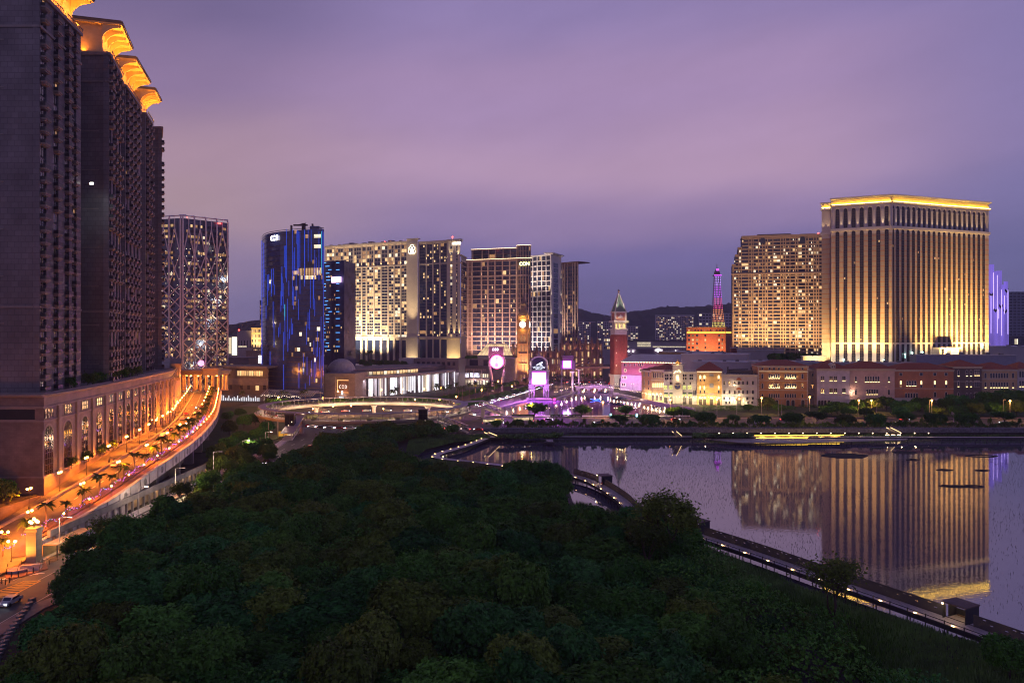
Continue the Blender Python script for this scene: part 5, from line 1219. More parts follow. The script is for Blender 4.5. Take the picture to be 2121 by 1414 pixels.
for k in range(17): q.box(-1.35,1.35,-.28,-.18,k*1.95,k*1.95+.16,1)
qc = q.mesh('base_window', [M_strip, M_mull])
q = MB(); n = 9; q.tube([(1.75*cos(pi-pi*i/n),-.35,15-1.3+1.75*sin(pi-pi*i/n)) for i in range(n+1)], .22, 5); q.tube([(-1.75,-.35,13.7),(-2.6,-.35,13.0)],.2,4); q.tube([(1.75,-.35,13.7),(2.6,-.35,13.0)],.2,4); qd = q.mesh('arch_moulding', [M_vw])
q = MB(); q.box(-.95,.95,-.6,.1,0,11.6); q.box(-1.1,1.1,-.75,.1,11.6,12.4); qe = q.mesh('pilaster', [M_vw])
lit = []; r = random.Random(8)
for f, us in ((FL, sL), (FR, sR)):
    for i, u in enumerate(us):
        sx = .36 if (f is FR and i == 0) else (1 if f is FL else .96)
        D = Matrix.Diagonal((sx,1,1,1))
        inst('window_strip', qa, t, f.M @ Matrix.Translation((u,0,ZB+.6)) @ D); inst('arched_window', qb, t, f.M @ Matrix.Translation((u,0,ZL+1.5)) @ D); inst('base_window', qc, t, f.M @ Matrix.Translation((u,0,8)) @ D)
        if sx > .5: inst('arch_moulding', qd, t, f.M @ Matrix.Translation((u,0,ZL+1.5)))
        for k in range(2):
            if r.random() < .5: lit.append((r.choice((2,3,3)), f.M @ Matrix.Translation((u+r.choice((-.6,.6)),-.34,ZB+2+r.randrange(20)*3.85)) @ Matrix.Diagonal((.9,1,1.5,1))))
    for a, b in zip(us, us[1:]): inst('pilaster', qe, t, f.M @ Matrix.Translation(((a+b)/2,0,ZL+1.9)))
    for a in (us[0]-2.6, us[-1]+3.4): inst('pilaster', qe, t, f.M @ Matrix.Translation((a,0,ZL+1.9)))
many('window', t, UW, lit)
# crown: cornice, gold frieze panel between two lips
g = MB(); M_gold = mat('gold_frieze', (.62,.46,.2), rough=.55, var=.08)
for f in (FL, FR, FS): g.on(f.M); g.box(-.1 if f is FR else 0, f.L, -.3, 2, ZC, ZT-1.3)
part('frieze', g, M_gold, t)
g = MB()
for f, a in ((FL,0),(FR,0),(FS,-1.2)):
    g.on(f.M); g.box(-.6,f.L+.6,-1.6,3,ZT-1.3+a,ZT-.7+a); g.box(-.9,f.L+.9,-2.0,3,ZT-.7+a,ZT+a); g.box(-.8,f.L+.5,-1.9,1,ZC-.6+a,ZC+a)
    g.box(.6,1.2,-.55,0,ZC+.4+a,ZT-1.5+a); g.box(f.L-1.2,f.L-.6,-.55,0,ZC+.4+a,ZT-1.5+a); g.box(.6,f.L-.6,-.5,0,ZT-2+a,ZT-1.7+a)
part('cornice', g, M_vw, t)
g = MB()
for f in (FL, FR, FS): g.on(f.M); g.box(.4,f.L-.4,-1.75,-1.45,ZC+.02,ZC+.2)
part('cove_light', g, glow('yellow_cove', (1,.60,.07), 60, light=True), t)
for f, us in ((FL, sL), (FR, sR)):
    for a, b in zip(us, us[1:]): lamp('SPOT', f.at((a+b)/2,-1.5,ZL+2.0), (1,.72,.4), 200, t, f.at((a+b)/2,-.4,ZL+14), 42, .9, .1)
for u in (FL.L-5.5,FL.L-2.2): lamp('SPOT', FL.at(u,-1.5,ZL+2.0), (1,.72,.4), 260, t, FL.at(u,-.2,ZL+14), 42, .9, .1)
for u in (1.2,4.8): lamp('SPOT', FS.at(u,-1.6,ZL+1.4), (1,.65,.32), 420, t, FS.at(u,-.2,ZL+14), 45, .9, .1)
# floodlights on the podium roofs in front
for u, p, zt_ in ((4,8,70),(14,15,75),(24,14,75),(34,10,72)): lamp('SPOT', FL.at(u,-17,27), (1,.58,.16), p*2300, t, FL.at(u,0,zt_-16), 80, 1, .6)
for u, p in ((8,9),(20,10),(32,12),(46,16),(56,26),(66,26),(76,22),(88,14),(97,10)): lamp('SPOT', FR.at(u,-17,27), (1,.58,.15), p*2700, t, FR.at(u,0,60), 76, 1, .6)
for f, us in ((FL,(6,20,34)),(FR,(10,30,50,72,92))):
    for u in us: lamp('SPOT', f.at(u,-13,21), (1,.78,.5), 3000, t, f.at(u,0,37), 90, 1, .5)
for u in (2,5): lamp('SPOT', FS.at(u,-12,24), (1,.66,.22), 9000, t, FS.at(u,0,40), 60, 1, .5)
for px, py, f in ((1748,744,FL),(1778,746,FL),(1831,746,FL),(1872,733,FR),(1887,730,FR),(1908,729,FR),(2033,714,FR)):
    g = MB(); p = f.at(f.u(px),-1.2,f.z(px,py)); g.at(*p); g.ball(0,0,0,.5,6); g.cyl(0,0,-3,0,.08); part('roof_lamp', g, glow('teal_lamp', (.5,1,.9), 9), t)
g = MB(); g.on(FR.M); u0, u1 = FR.u(1932), FR.u(1972); g.box(u0,u1,-6,0,Z0,FR.z(1950,722)); g.box(u0-.8,u1+.8,-7,0,FR.z(1950,722),FR.z(1950,719)); part('porch', g, M_vw, t)
acc = [(4, FR.M @ Matrix.Translation((FR.u(1951),-6.15,FR.z(1950,734))) @ Matrix.Diagonal((4,1,3,1))), (0, FR.M @ Matrix.Translation((FR.u(1938),-6.15,FR.z(1950,736))) @ Matrix.Diagonal((2.4,1,5,1)))]; many('window', t, UW, acc)
# --- stepped residential style hotel beside it
f = Face((1517,800),(1716,778)); t = thing('hotel_tower', 'broad stepped hotel with a grid of gold lit rooms left of the resort tower', 'hotel', (f.A.x,f.A.y,GZ), f.rot); fz = f.z
M_pg = mat('tan_grid_stone', (.34,.26,.20), rough=.75, var=.08)
steps = [(1517,548),(1523.5,528),(1529,513),(1537,492)]
g = MB(); g.on(f.M)
e = [f.u(p) for p, _ in steps]+[f.L]; zs = [fz(1540,y) for _, y in steps]
for i in range(4): g.box(e[i], e[i+1], 0, 30, GZ, zs[i])
part('wall', g, mat('dark_backing', (.06,.055,.06)), t)
g = MB(); g.on(f.M); zt = zs[3]; zr = fz(1600,487)
g.box(e[3],f.L,-.5,30,zt,zr-1); g.box(e[3]-.4,f.L,-1,30,zr-1,zr)
for i in range(4): g.box(e[i]-.6,(e[i+1] if i < 3 else f.L),-1.0,4,zs[i]-.8,zs[i]+.6)
zb = fz(1600,567); g.box(-1,f.L,-1.1,1,zb-.8,zb+.8)
piers = []; u = 0; r = random.Random(21)
pat = [1.2,5.2,2.4,7.5,2.4,1.8,5.2,4.2,2.4,2.4,5.2,7.5,2.4,2.4,4.2,5.2,2.4,7.5,2.4,5.2,2.4,2.4,7.5,5.2]
i = 0
while u < f.L: piers.append(u); u += pat[i % len(pat)]; i += 1
piers.append(f.L); ph = lambda u: next((z for a, b, z in zip(e, e[1:], zs) if a-.01 <= u <= b+.01), zs[0])
fh = 3.5; nfl = int((zt-16)/fh); acc = []
for a in piers: g.box(max(0,a-.42), min(f.L,a+.42), -.8, .2, GZ, ph(min(a,f.L-.1)))
for k in range(nfl+2):
    z = 14+k*fh; u0 = next((a for a, zz in zip(e, zs) if zz > z+1), e[3]); g.box(u0, f.L, -.5 if k % 3 else -.7, .2, z-.55, z+.55)
part('grid_frame', g, M_pg, t)
for a, b in zip(piers, piers[1:]):
    if b-a < 1.4: continue
    hot = r.random()
    for k in range(nfl+1):
        z = 14.6+k*fh
        if z+2 > ph((a+b)/2): continue
        n = 1 if b-a < 3 else 2
        L0 = .07+.2*(hot > .6)
        for uu in lin_(a+.5, b-.5, n): acc.append((r.choices((0,1,2,3,4,6,7),(.52,.16,L0*.4,.05,L0*.5,.06,L0*.4))[0], f.M @ Matrix.Translation((uu,-.1,z)) @ Matrix.Diagonal(((b-a-1)/n-.1,1,2.3,1))))
many('window', t, UW, acc)
for px in (1533,1541,1548,1573,1581,1588,1622,1630): u = f.u(px); lamp('SPOT', f.at(u,-1.7,37), (1,.55,.07), 5200, t, f.at(u,-.5,62), 26, .9, .15)
for i in range(5): lamp('SPOT', f.at(10+i*17,-26,20), (1,.55,.22), 50000, t, f.at(10+i*17,0,85), 85, 1, .6)
g = MB(); g.at(*f.at(f.u(1696),4,zr+1)); g.ball(0,0,0,.9,6); part('beacon', g, E_red, t)
for px in (1580,1662):
    g = MB(); g.on(f.M); g.arch(f.u(px), zt-7, zt-1, 5, -1.0, 0, 0); part('arched_top_window', g, M_glassb, t)
g = MB(); g.on(f.M); g.box(f.u(1570),f.u(1640),8,16,zr,zr+2.2); g.box(f.u(1660),f.u(1690),8,16,zr,zr+1.4); part('roof_plant', g, M_pg, t)
# --- iron tower lit purple to yellow
Y = 1096; xc = X(1485,Y); t = thing('iron_lattice_tower', 'tapering iron lattice tower lit purple at the top and yellow below', 'tower', (xc,Y,GZ))
prof_ = [(46,10.5),(56,9.0),(66,7.8),(80,6.4),(95,5.2),(110,4.3),(125,3.6),(131,3.4)]
def tw(z):
    for (a,p),(b,q) in zip(prof_, prof_[1:]):
        if a <= z <= b: return p+(q-p)*(z-a)/(b-a)
    return 20 if z < 46 else 3.4
cols_ = ((46,66,(1,.75,.12)),(66,84,(1,.32,.12)),(84,100,(.85,.08,.35)),(100,117,(.6,.08,.9)),(117,131,(.55,.3,1)))
M_ironl = mat('iron_lattice', (.22,.16,.16), rough=.5)
for z0, z1, c in cols_:
    g = MB(); n = int((z1-z0)/2.4)
    for k in range(n):
        a, b = z0+(z1-z0)*k/n, z0+(z1-z0)*(k+1)/n; wa, wb_ = tw(a), tw(b)
        for s in (-1,-.33,.33,1):
            for q_ in (-1,1):
                g.tube([(xc+s*wa,Y+q_*wa,a),(xc+s*wb_,Y+q_*wb_,b)], .28, 4)
                if abs(s) < 1: g.tube([(xc+q_*wa,Y+s*wa,a),(xc+q_*wb_,Y+s*wb_,b)], .28, 4)
        g.tube([(xc-wa,Y-wa,a),(xc+wa,Y-wa,a)], .2, 4)
    part('lattice_stage', g, M_ironl, t)
    g = MB(); n = int((z1-z0)/2.3)
    for k in range(n):
        a = z0+(z1-z0)*(k+.5)/n; wa = tw(a); m_ = max(3, int(wa/.95))
        for i in range(m_+1): x = xc-wa+2*wa*i/m_; g.box(x-.28,x+.28,Y-wa-.5,Y-wa-.1,a-.55,a+.55)
    part('stage_lights', g, glow('tower_light_%d' % int(z0), c, 2.2), t, kind='stuff')
g = MB(); g.box(xc-5,xc+5,Y-5,Y+5,131,132.6); g.box(xc-3.4,xc+3.4,Y-3.4,Y+3.4,132.6,137); g.lathe([(3.4,137),(2.2,140),(.7,142),(.25,148)],8,0,xc,Y); part('top_stage', g, M_ironl, t)
g = MB(); g.box(xc-5.2,xc+5.2,Y-5.4,Y-5,131.3,132.4); g.box(xc-2,xc+2,Y-3.7,Y-3.4,138.5,141); part('top_light', g, glow('violet_light', (.5,.06,.75), 3), t)
g = MB()
for dx in (-1,1): g.box(xc+dx*14-4,xc+dx*14+4,Y-6,Y+6,GZ,30)
for dx in (-1,1): g.tube([(xc+dx*16,Y,28),(xc+dx*12.4,Y,38),(xc+dx*10.4,Y,46)], 3.5, 6)
part('leg', g, M_ironl, t)
# --- terracotta block with a yellow cornice line
f = Face((1422,858),(1503,850)); fsd = Face((1503,850),(1520,885)); t = thing('terracotta_block', 'square terracotta block with one yellow light line below its roof', 'building', (f.A.x,f.A.y,GZ), f.rot); fz = f.z
M_ter = mat('terracotta_render', (.42,.15,.075), var=.08); zt = fz(1460,678)
body(t, f, 0, f.L, GZ, zt, 30, M_ter); body(t, fsd, 0, fsd.L, GZ, zt, 10, M_ter)
g = MB(); g.on(f.M); g.box(-.6,f.L+.5,-.9,2,zt-.6,zt+.4); g.on(fsd.M); g.box(0,fsd.L,-.9,2,zt-.6,zt+.4); part('cornice', g, mat('ochre_trim', (.45,.3,.15)), t)
g = MB(); g.on(f.M); g.box(.4,f.L-.4,-.5,-.2,fz(1460,689.5),fz(1460,687.4)); g.on(fsd.M); g.box(.4,fsd.L,-.5,-.2,fz(1460,689.5),fz(1460,687.4)); part('yellow_line', g, glow('yellow_line', (1,.62,.06), 3.2, light=True), t)
acc = []
for px in (1427,1435,1444,1461,1489.5,1496): wins(acc, f, [f.u(px)], [fz(1460,y) for y in (697,706,714,722,730,738)], 2.3 if px < 1450 else 1.7, 2.3, [.45,0,.3,.25], rnd=R)
wins(acc, f, lin_(1,f.L-1,12), [fz(1460,685.5)], 1.4, 1.6, [.5,0,.3,.2], rnd=R); many('window', t, UW, acc)
for i in range(4): lamp('SPOT', f.at(6+i*10,-22,14), (1,.45,.2), 11000, t, f.at(6+i*10,0,36), 80, 1, .5)
# --- brick campanile
Y = 704; xc = X(1281.5,Y); t = thing('bell_tower', 'red brick bell tower with a lit white belfry and green pyramid spire', 'bell tower', (xc,Y,GZ)); Mr = Matrix.Translation((xc,Y,0)) @ Matrix.Rotation(.20,4,'Z')
w = 5.7; M_brk = mat('red_brick', (.30,.075,.05), rough=.85, var=.15, scale=.5); z = lambda py: Z(py,Y)
g = MB(); g.on(Mr); g.box(-w,w,-w,w,z(775),z(693))
for s in (-1,-.5,0,.5,1):
    g.box(s*w-.55,s*w+.55,-w-.35,-w,z(775),z(695)); g.box(w,w+.35,s*w-.55,s*w+.55,z(775),z(695)); g.box(-w-.35,-w,s*w-.55,s*w+.55,z(775),z(695))
part('shaft', g, M_brk, t)
g = MB(); g.on(Mr); g.box(-w-.6,w+.6,-w-.6,w+.6,GZ,z(780)); g.box(-w-1.4,w+1.4,-w-1.4,w+1.4,z(780),z(775)); part('base', g, mat('white_marble', (.62,.58,.56), var=.06), t)
g = MB(); g.on(Mr @ Matrix.Translation((0,-w-.7,0))); g.arch(0,GZ,GZ+8,3.4,-.1,.2,0); part('doorway', g, M_glassd, t)
g = MB(); g.on(Mr); g.box(-w-.1,w+.1,-w-.1,w+.1,z(693),z(683)); g.box(-w-1,w+1,-w-1,w+1,z(683),z(681))
for s in (-1,-.5,0,.5,1):
    g.box(s*w*.86-.45,s*w*.86+.45,-w*.92-.2,-w*.92+.4,z(681),z(668)); g.box(w*.92-.4,w*.92+.2,s*w*.86-.45,s*w*.86+.45,z(681),z(668))
g.box(-w*.8,w*.8,-w*.6,w*.8,z(681),z(668)); g.box(-w-1.2,w+1.2,-w-1.2,w+1.2,z(668),z(664)); part('belfry', g, MATS['white_marble'], t)
g = MB(); g.on(Mr); g.box(-w*.86,w*.86,-w*.86,w*.86,z(664),z(648)); g.box(-w*.55,w*.55,-w*.9,-w*.86,z(661),z(651)); part('attic', g, mat('brick_attic', (.42,.18,.14), var=.1), t)
g = MB(); g.on(Mr)
for s in (-1,1):
    for q_ in (-1,1): g.box(s*w*.86-.7,s*w*.86+.7,q_*w*.86-.7,q_*w*.86+.7,z(664),z(648))
g.box(-w-.2,w+.2,-w-.2,w+.2,z(648),z(645)); g.on(Mr @ Matrix.Translation((0,-w*.9-.2,z(656)))); g.box(-1.8,1.8,-.2,.1,-1.2,.8); g.ball(0,-.1,1.2,.8,6)
g.box(-2.4,-1.4,-.15,.1,-1.2,0); part('attic_trim', g, MATS['white_marble'], t)
g = MB(); g.on(Mr); za, zb_ = z(645), z(608); g.lathe([(w*1.28,za),(.5,zb_)],4,0,0,0,pi/4); part('spire', g, mat('green_copper', (.13,.20,.16), rough=.6), t)
g = MB(); g.on(Mr)
for a in range(4): aa = pi/4+a*pi/2; g.tube([(w*1.3*cos(aa),w*1.3*sin(aa),za),(.5*cos(aa),.5*sin(aa),zb_)], .42, 5)
part('spire_rib', g, MATS['white_marble'], t)
g = MB(); g.on(Mr); g.cyl(0,0,zb_,zb_+1,.5); g.lathe([(.5,zb_+1),(.7,zb_+2.2),(.35,zb_+3.6)],8); g.box(-.9,-.2,-.1,.1,zb_+1.8,zb_+3.6); g.box(.2,.9,-.1,.1,zb_+1.8,zb_+3.2); part('finial_figure', g, mat('finial_bronze', (.2,.12,.07)), t)
for s in (-.66,-.2,.2,.66): lamp('POINT', Mr @ Vector((s*w,-w-.9,z(680))), (1,.72,.35), 260, t, r=.2)
for s in (-.7,.7): lamp('POINT', Mr @ Vector((s*w,-w-2.2,z(662.5))), (1,.75,.42), 240, t, r=.2); lamp('SPOT', Mr @ Vector((s*w,-w-1.2,z(647))), (1,.82,.6), 7000, t, Mr @ Vector((s*1.5,-2.5,zb_)), 40, .9)
g = MB(); g.on(Mr)
for s in (-.66,0,.66): g = MB(); g.on(Mr); g.box(s*w-.5,s*w+.5,-w*.62,-w*.6,z(679),z(671)); part('belfry_glow', g, glow('belfry_glow', (1,.55,.12), 3), t)
for dx in (-4.5,0,4.5): lamp('SPOT', (xc+dx,Y-13,z(779)), (1,.5,.6), 4000, t, (xc+dx*.4,Y-w,z(735)), 42, .9)
for dx in (-5,5): lamp('POINT', (xc+dx,Y-11,z(774)), (1,.9,.7), 900, t, r=.3)
acc = []
for k in range(6): acc.append((4 if k%2 else 3, Mr @ Matrix.Translation((-w*.75,-w-.12,z(770)+k*5.6)) @ Matrix.Diagonal((.7,1,1.2,1))))
many('window', t, UW, acc)
# --- magenta lit palace with pale hipped roof
Y = 640; f = Face((1287,652),(1432,622)); t = thing('palazzo', 'magenta lit palace with a string of lights under its pale hipped roof', 'palace', (f.A.x,f.A.y,GZ), f.rot); fz = f.z
zt = fz(1320,749); M_mag = mat('rose_brick', (.36,.15,.18), var=.1)
g = MB(); g.on(f.M); g.box(0,f.L,0,40,fz(1320,777),zt); part('wall', g, M_mag, t)
g = MB(); g.on(f.M); g.box(-.6,f.L,-1.5,40,GZ,fz(1320,791)); g.box(-.3,f.L,-.8,40,fz(1320,791),fz(1320,777)); part('arcade_wall', g, mat('white_arcade', (.6,.52,.6)), t)
g = MB(); g.on(f.M); z1 = fz(1320,735); g.add([(-1,-1,zt),(f.L+1,-1,zt),(f.L+1,41,zt),(-1,41,zt),(6,10,z1),(f.L-7,10,z1),(f.L-7,30,z1),(6,30,z1)], [(0,1,5,4),(1,2,6,5),(2,3,7,6),(3,0,4,7),(4,5,6,7),(3,2,1,0)]); part('roof', g, M_roofw, t)
q = MB(); q.ball(0,0,0,.3,6,0,1,3); me_ = [q.mesh('eaves_lamp', [E_warm])]; many('eaves_lamp', t, me_, [(0, f.M @ Matrix.Translation((1+i*1.35,-1.3,zt-.3))) for i in range(int(f.L/1.35)-1)])
M_wlit = mat('lit_arch', (.5,.4,.35), emit=(1,.75,.45), es=1.6, var=.3)
q = MB(); q.arch(0,0,2.9,1.5,-.2,.1,0,8,True); q.arch(0,.2,2.6,.9,-.3,-.2,1,8,True); me_pw = [q.mesh('pointed_window', [M_wlit, M_glassd]), None]
q = MB(); q.arch(0,0,2.9,1.5,-.2,.1,0,8,True); q.arch(0,.2,2.6,.9,-.3,-.2,1,8,True); me_pw[1] = q.mesh('pointed_window', [mat('white_surround', (.6,.52,.55)), M_glassd])
acc = [(1, f.M @ Matrix.Translation((f.u(px),0,fz(px,758.5)))) for px in (1294,1297,1305,1315,1323,1327,1331)]+[(0, f.M @ Matrix.Translation((f.u(px),0,fz(px,770))) @ Matrix.Diagonal((1.4,1,1.1,1))) for px in (1295,1326)]
acc += [(0, f.M @ Matrix.Translation((f.u(px),-1.5,fz(px,799))) @ Matrix.Diagonal((1.6,1,1,1))) for px in (1291,1295)]+[(0, f.M @ Matrix.Translation((f.u(px),-.8,fz(px,784))) @ Matrix.Diagonal((1.1,1,.9,1))) for px in (1291,1294,1297)]
many('pointed_window', t, me_pw, acc)
wacc = []; wins(wacc, f, [f.u(p) for p in (1306,1316,1327)], [fz(1310,786)], 1, 1.2, [1]); many('window', t, UW, wacc)
for i in range(4): lamp('SPOT', f.at(4+i*7,-14,5), (1,.25,.6), 1500, t, f.at(4+i*7,0,18), 80, 1, .5)
for i in range(4): lamp('SPOT', f.at(4+i*8,-26,5), (.75,.25,1), 2200, t, f.at(4+i*8,0,8), 70, 1, .5)
# --------------------------------------------- the row of palazzi along the lake
M_sill = glow('sill_lamp', (1,.74,.32), 4.2, light=True); M_frame_l = mat('pale_window_frame', (.6,.55,.48), var=.06)
def pw(h, w, lit, pointed=True):
    q = MB(); q.arch(0,-.15,h+.3,w+.5,-.16,.05,1,8,pointed); q.arch(0,0,h,w,-.2,-.16,0,8,pointed)
    if lit: q.box(-w/2,w/2,-.34,-.2,0,.22,2); q.box(-w/2-.1,-w/2+.12,-.28,-.2,.1,h*.6,1); q.box(w/2-.12,w/2+.1,-.28,-.2,.1,h*.6,1)
    return q.mesh('window', [M_glassd, M_frame_l]+([M_sill] if lit else []))
q = MB(); q.box(-.75,.75,-.2,.05,-.15,1.75,1); q.box(-.55,.55,-.24,-.2,0,1.6,0); me_sq = q.mesh('window', [M_glassd, M_frame_l])
q = MB(); q.box(-.75,.75,-.2,.05,-.15,2.7,1); q.box(-.55,.55,-.24,-.2,0,2.5,0); q.prof([(-.9,2.7),(.9,2.7),(0,3.2)],-.3,.05,1); me_ta = q.mesh('window', [M_glassd, M_frame_l])
q = MB(); q.arch(0,0,4.6,2.5,-.12,.05,1); q.arch(0,0,4.3,2.0,-.2,-.12,0); me_dr = q.mesh('door', [mat('dark_door', (.03,.025,.025), rough=.5), M_frame_l])
q = MB(); q.arch(0,0,4.8,2.6,-.12,.05,1); q.arch(0,0,4.4,2.0,-.2,-.12,0); q.arch(0,3.4,4.2,1.6,-.24,-.2,2); me_drl = q.mesh('door', [MATS['dark_door'], M_frame_l, M_sill])
q = MB(); q.arch(0,-.3,3.0,2.0,-.2,.05,1); q.arch(0,0,2.6,1.3,-.26,-.2,0); me_gl = q.mesh('window', [mat('glowing_niche', (.5,.4,.3), emit=(1,.68,.28), es=2.6, var=.3), M_frame_l])
q = MB(); q.box(-.7,.7,-.2,.05,-.1,2.1,1); q.arch(0,0,1.9,1.1,-.26,-.2,0); me_gr = q.mesh('window', [mat('green_lit_room', (.1,.1,.05), emit=(.75,.85,.25), es=.9, var=.5, scale=1.5), M_frame_l])
WPZ = [me_sq, me_ta, pw(2.9,.95,False), pw(2.9,.95,True), me_dr, me_drl, me_gl, me_gr, pw(3.0,.95,True,False), pw(3.0,.95,False,False)]
SQ, TA, PD, PL, DR, DRL, GN, GR, RL, RD = range(10)
q = MB(); q.box(-.4,.4,-.12,.1,0,1,0); me_quoin = None
YF = 512
def palazzo(label, pa, pb, py_eave, col, rows, py_base=840, roof=1, rise=4.5, quoin=False, Ya=YF, Yb=None, bands=(), dep=22, extra=None, peak=None, base_col=None):
    f = Face((pa,Ya),(pb,Yb or Ya)); t = thing('palazzo', label, 'palazzo', (f.A.x,f.A.y,GZ), f.rot); pm = (pa+pb)/2; zt = f.z(pm,py_eave)
    m = mat('palazzo_render_%d' % pa, tuple(v*1.35 for v in col), rough=.85, var=.14, scale=.3)
    g = MB(); g.on(f.M); g.box(0,f.L,0,dep,GZ-.2,zt); part('wall', g, m, t)
    g = MB(); g.on(f.M); g.box(-.35,f.L+.35,-.7,dep,zt-.5,zt+.25); g.box(-.15,f.L+.15,-.35,1,zt-1.1,zt-.5)
    for b in bands: z_ = f.z(pm,b); g.box(0,f.L,-.22,.1,z_-.18,z_+.18)
    if quoin:
        n = int((zt-GZ)/.9)
        for k in range(n):
            w_ = .9 if k%2 else .55; g.box(0,w_,-.14,.1,GZ+k*.9,GZ+k*.9+.75); g.box(f.L-w_,f.L,-.14,.1,GZ+k*.9,GZ+k*.9+.75)
    part('cornice', g, M_frame_l, t)
    if base_col is not None:
        g = MB(); g.on(f.M); g.box(0,f.L,-.3,.2,GZ-.2,f.z(pm,base_col)); part('plinth', g, M_frame_l, t)
    if roof:
        g = MB(); g.on(f.M); z0 = zt+.25; z1 = z0+rise; r_ = min(dep/2, f.L/2-.5)
        if roof == 1: g.add([(-.9,-1.2,z0),(f.L+.9,-1.2,z0),(f.L+.9,dep+1,z0),(-.9,dep+1,z0),(r_,dep/2,z1),(f.L-r_,dep/2,z1)], [(0,1,5,4),(1,2,5),(2,3,4,5),(3,0,4),(3,2,1,0)])
        part('roof', g, M_tile, t)
    acc = []
    for k, pxs, py, *sc in rows:
        s = sc[0] if sc else 1
        for px in pxs: acc.append((k, f.M @ Matrix.Translation((f.u(px),0,f.z(px,py))) @ Matrix.Diagonal((s,1,sc[1] if len(sc) > 1 else s,1))))
    dr = [a for a in acc if a[0] in (4,5)]; many('window', t, WPZ, [a for a in acc if a[0] not in (4,5)]); many('door', t, WPZ, dr)
    if extra: extra(t, f, zt)
    return t, f, zt
def sp(a, b, n): return [a+(b-a)*i/(n-1) for i in range(n)]
# yellow palazzo turning the corner at the lagoon
def ex1(t, f, zt):
    for px in (1352,1358,1365,1372): lamp('POINT', f.at(f.u(px),-1.6,GZ+2), (1,.62,.25), 300, t, r=.2)
    for px in (1355,1364,1372): lamp('SPOT', f.at(f.u(px),-2.2,f.z(1360,812)), (1,.66,.25), 420, t, f.at(f.u(px),0,f.z(1360,786)), 70, .9)
palazzo('yellow palazzo with dark lancet windows at the lagoon corner', 1349, 1376, 766, (.42,.31,.15), [(PD,sp(1354,1373,6),782,1.0,1.3),(GN,sp(1353,1374,6),802,.55,1.2),(DRL,(1353,1361,1369),829,1.1,1.2)], 830, 1, 4, Ya=540, Yb=532, bands=(787,805,818), extra=ex1)
def ex1b(t, f, zt): lamp('POINT', f.at(f.L*.5,-5,4), (1,.6,.35), 800, t, r=.3)
palazzo('plain orange side house next to the lagoon steps', 1329, 1349, 767, (.40,.24,.12), [(PD,(1334.5,1344),779,1.2),(PD,(1334.5,1344),797,1.2),(SQ,(1334.5,1344),807)], 826, 1, 3, Ya=556, Yb=541, extra=ex1b)
def ex2(t, f, zt):   # clock house
    u = f.u(1404); M = f.M @ Matrix.Translation((u,-1,0)); zt2 = f.z(1404,755)
    g = MB(); g.on(M); g.box(-3.4,3.4,0,5,GZ,zt2); g.box(-3.9,3.9,-.5,5,zt2-.4,zt2+.4); g.box(-3.7,3.7,-.4,4,f.z(1404,797)-.2,f.z(1404,797)+.2); part('clock_bay', g, M_frame_l, t)
    g = MB(); g.on(M @ Matrix.Translation((0,-.15,f.z(1404,799.5))) @ Matrix.Rotation(pi/2,4,'X')); g.cyl(0,0,-.1,.2,2.1,n=20); part('clock_face', g, mat('navy_dial', (.02,.03,.12), rough=.4), t)
    g = MB(); g.on(M @ Matrix.Translation((0,-.4,f.z(1404,799.5)))); g.tube([(2.2*cos(a),0,2.2*sin(a)) for a in [2*pi*i/20 for i in range(21)]], .22, 5); g.box(-.08,.08,-.1,0,0,1.5); g.box(0,1.0,-.1,0,-.08,.08); part('clock_rim', g, mat('gilt_trim', (.5,.38,.15), metal=.5, rough=.4), t)
    g = MB(); g.on(M); g.arch(0,f.z(1404,788),f.z(1404,776),2.0,-.3,0,0); part('niche', g, WPZ[6].materials[0], t)
    g = MB(); g.on(M); g.tube([(-2.4,-.6,f.z(1404,773)),(-1,-.6,f.z(1404,768)),(0,-.6,f.z(1404,770)),(1,-.6,f.z(1404,766)),(2.4,-.6,f.z(1404,771))], .28, 4); part('lit_relief', g, glow('relief_light', (1,.75,.4), 3.5), t)
    g = MB(); g.on(M); g.box(-1.4,1.4,.5,2,zt2+.4,zt2+1.3); g.lathe([(.5,zt2+1.3),(.7,zt2+2.2),(.3,zt2+3.2),(.38,zt2+3.5),(.05,zt2+3.9)],8,0,0,1.2); g.box(-1.6,-.6,.8,1.6,zt2+1.3,zt2+2.4); g.box(.6,1.6,.8,1.6,zt2+1.3,zt2+2.2); part('roof_statue', g, mat('statue_gold', (.5,.33,.12)), t)
    lamp('POINT', M @ Vector((0,-1.2,zt2+1)), (1,.62,.2), 120, t, r=.2); lamp('POINT', M @ Vector((0,-2.0,f.z(1404,784))), (1,.75,.4), 90, t, r=.2)
    g = MB(); g.on(f.M)
    for k in range(14): uu = f.L*(k+.5)/14; g.cyl(uu,0,zt+.2,zt+1.1,.16,n=6); g.ball(uu,0,zt+1.3,.25,6)
    part('roof_urns', g, M_frame_l, t)
    for px in (1378,1391,1417,1430,1441): lamp('POINT', f.at(f.u(px),-1.5,GZ+3.2), (1,.72,.36), 190, t, r=.2)
    g = MB(); g.on(f.M)
    for a, b in ((1376,1384),(1387,1395),(1413,1422),(1426,1434)): g.add([(f.u(a),-.2,f.z(a,813)),(f.u(b),-.2,f.z(b,813)),(f.u(b),-1.1,f.z(b,815.5)),(f.u(a),-1.1,f.z(a,815.5))], [(0,1,2,3),(3,2,1,0)])
    part('awning', g, mat('green_awning', (.02,.08,.06)), t)
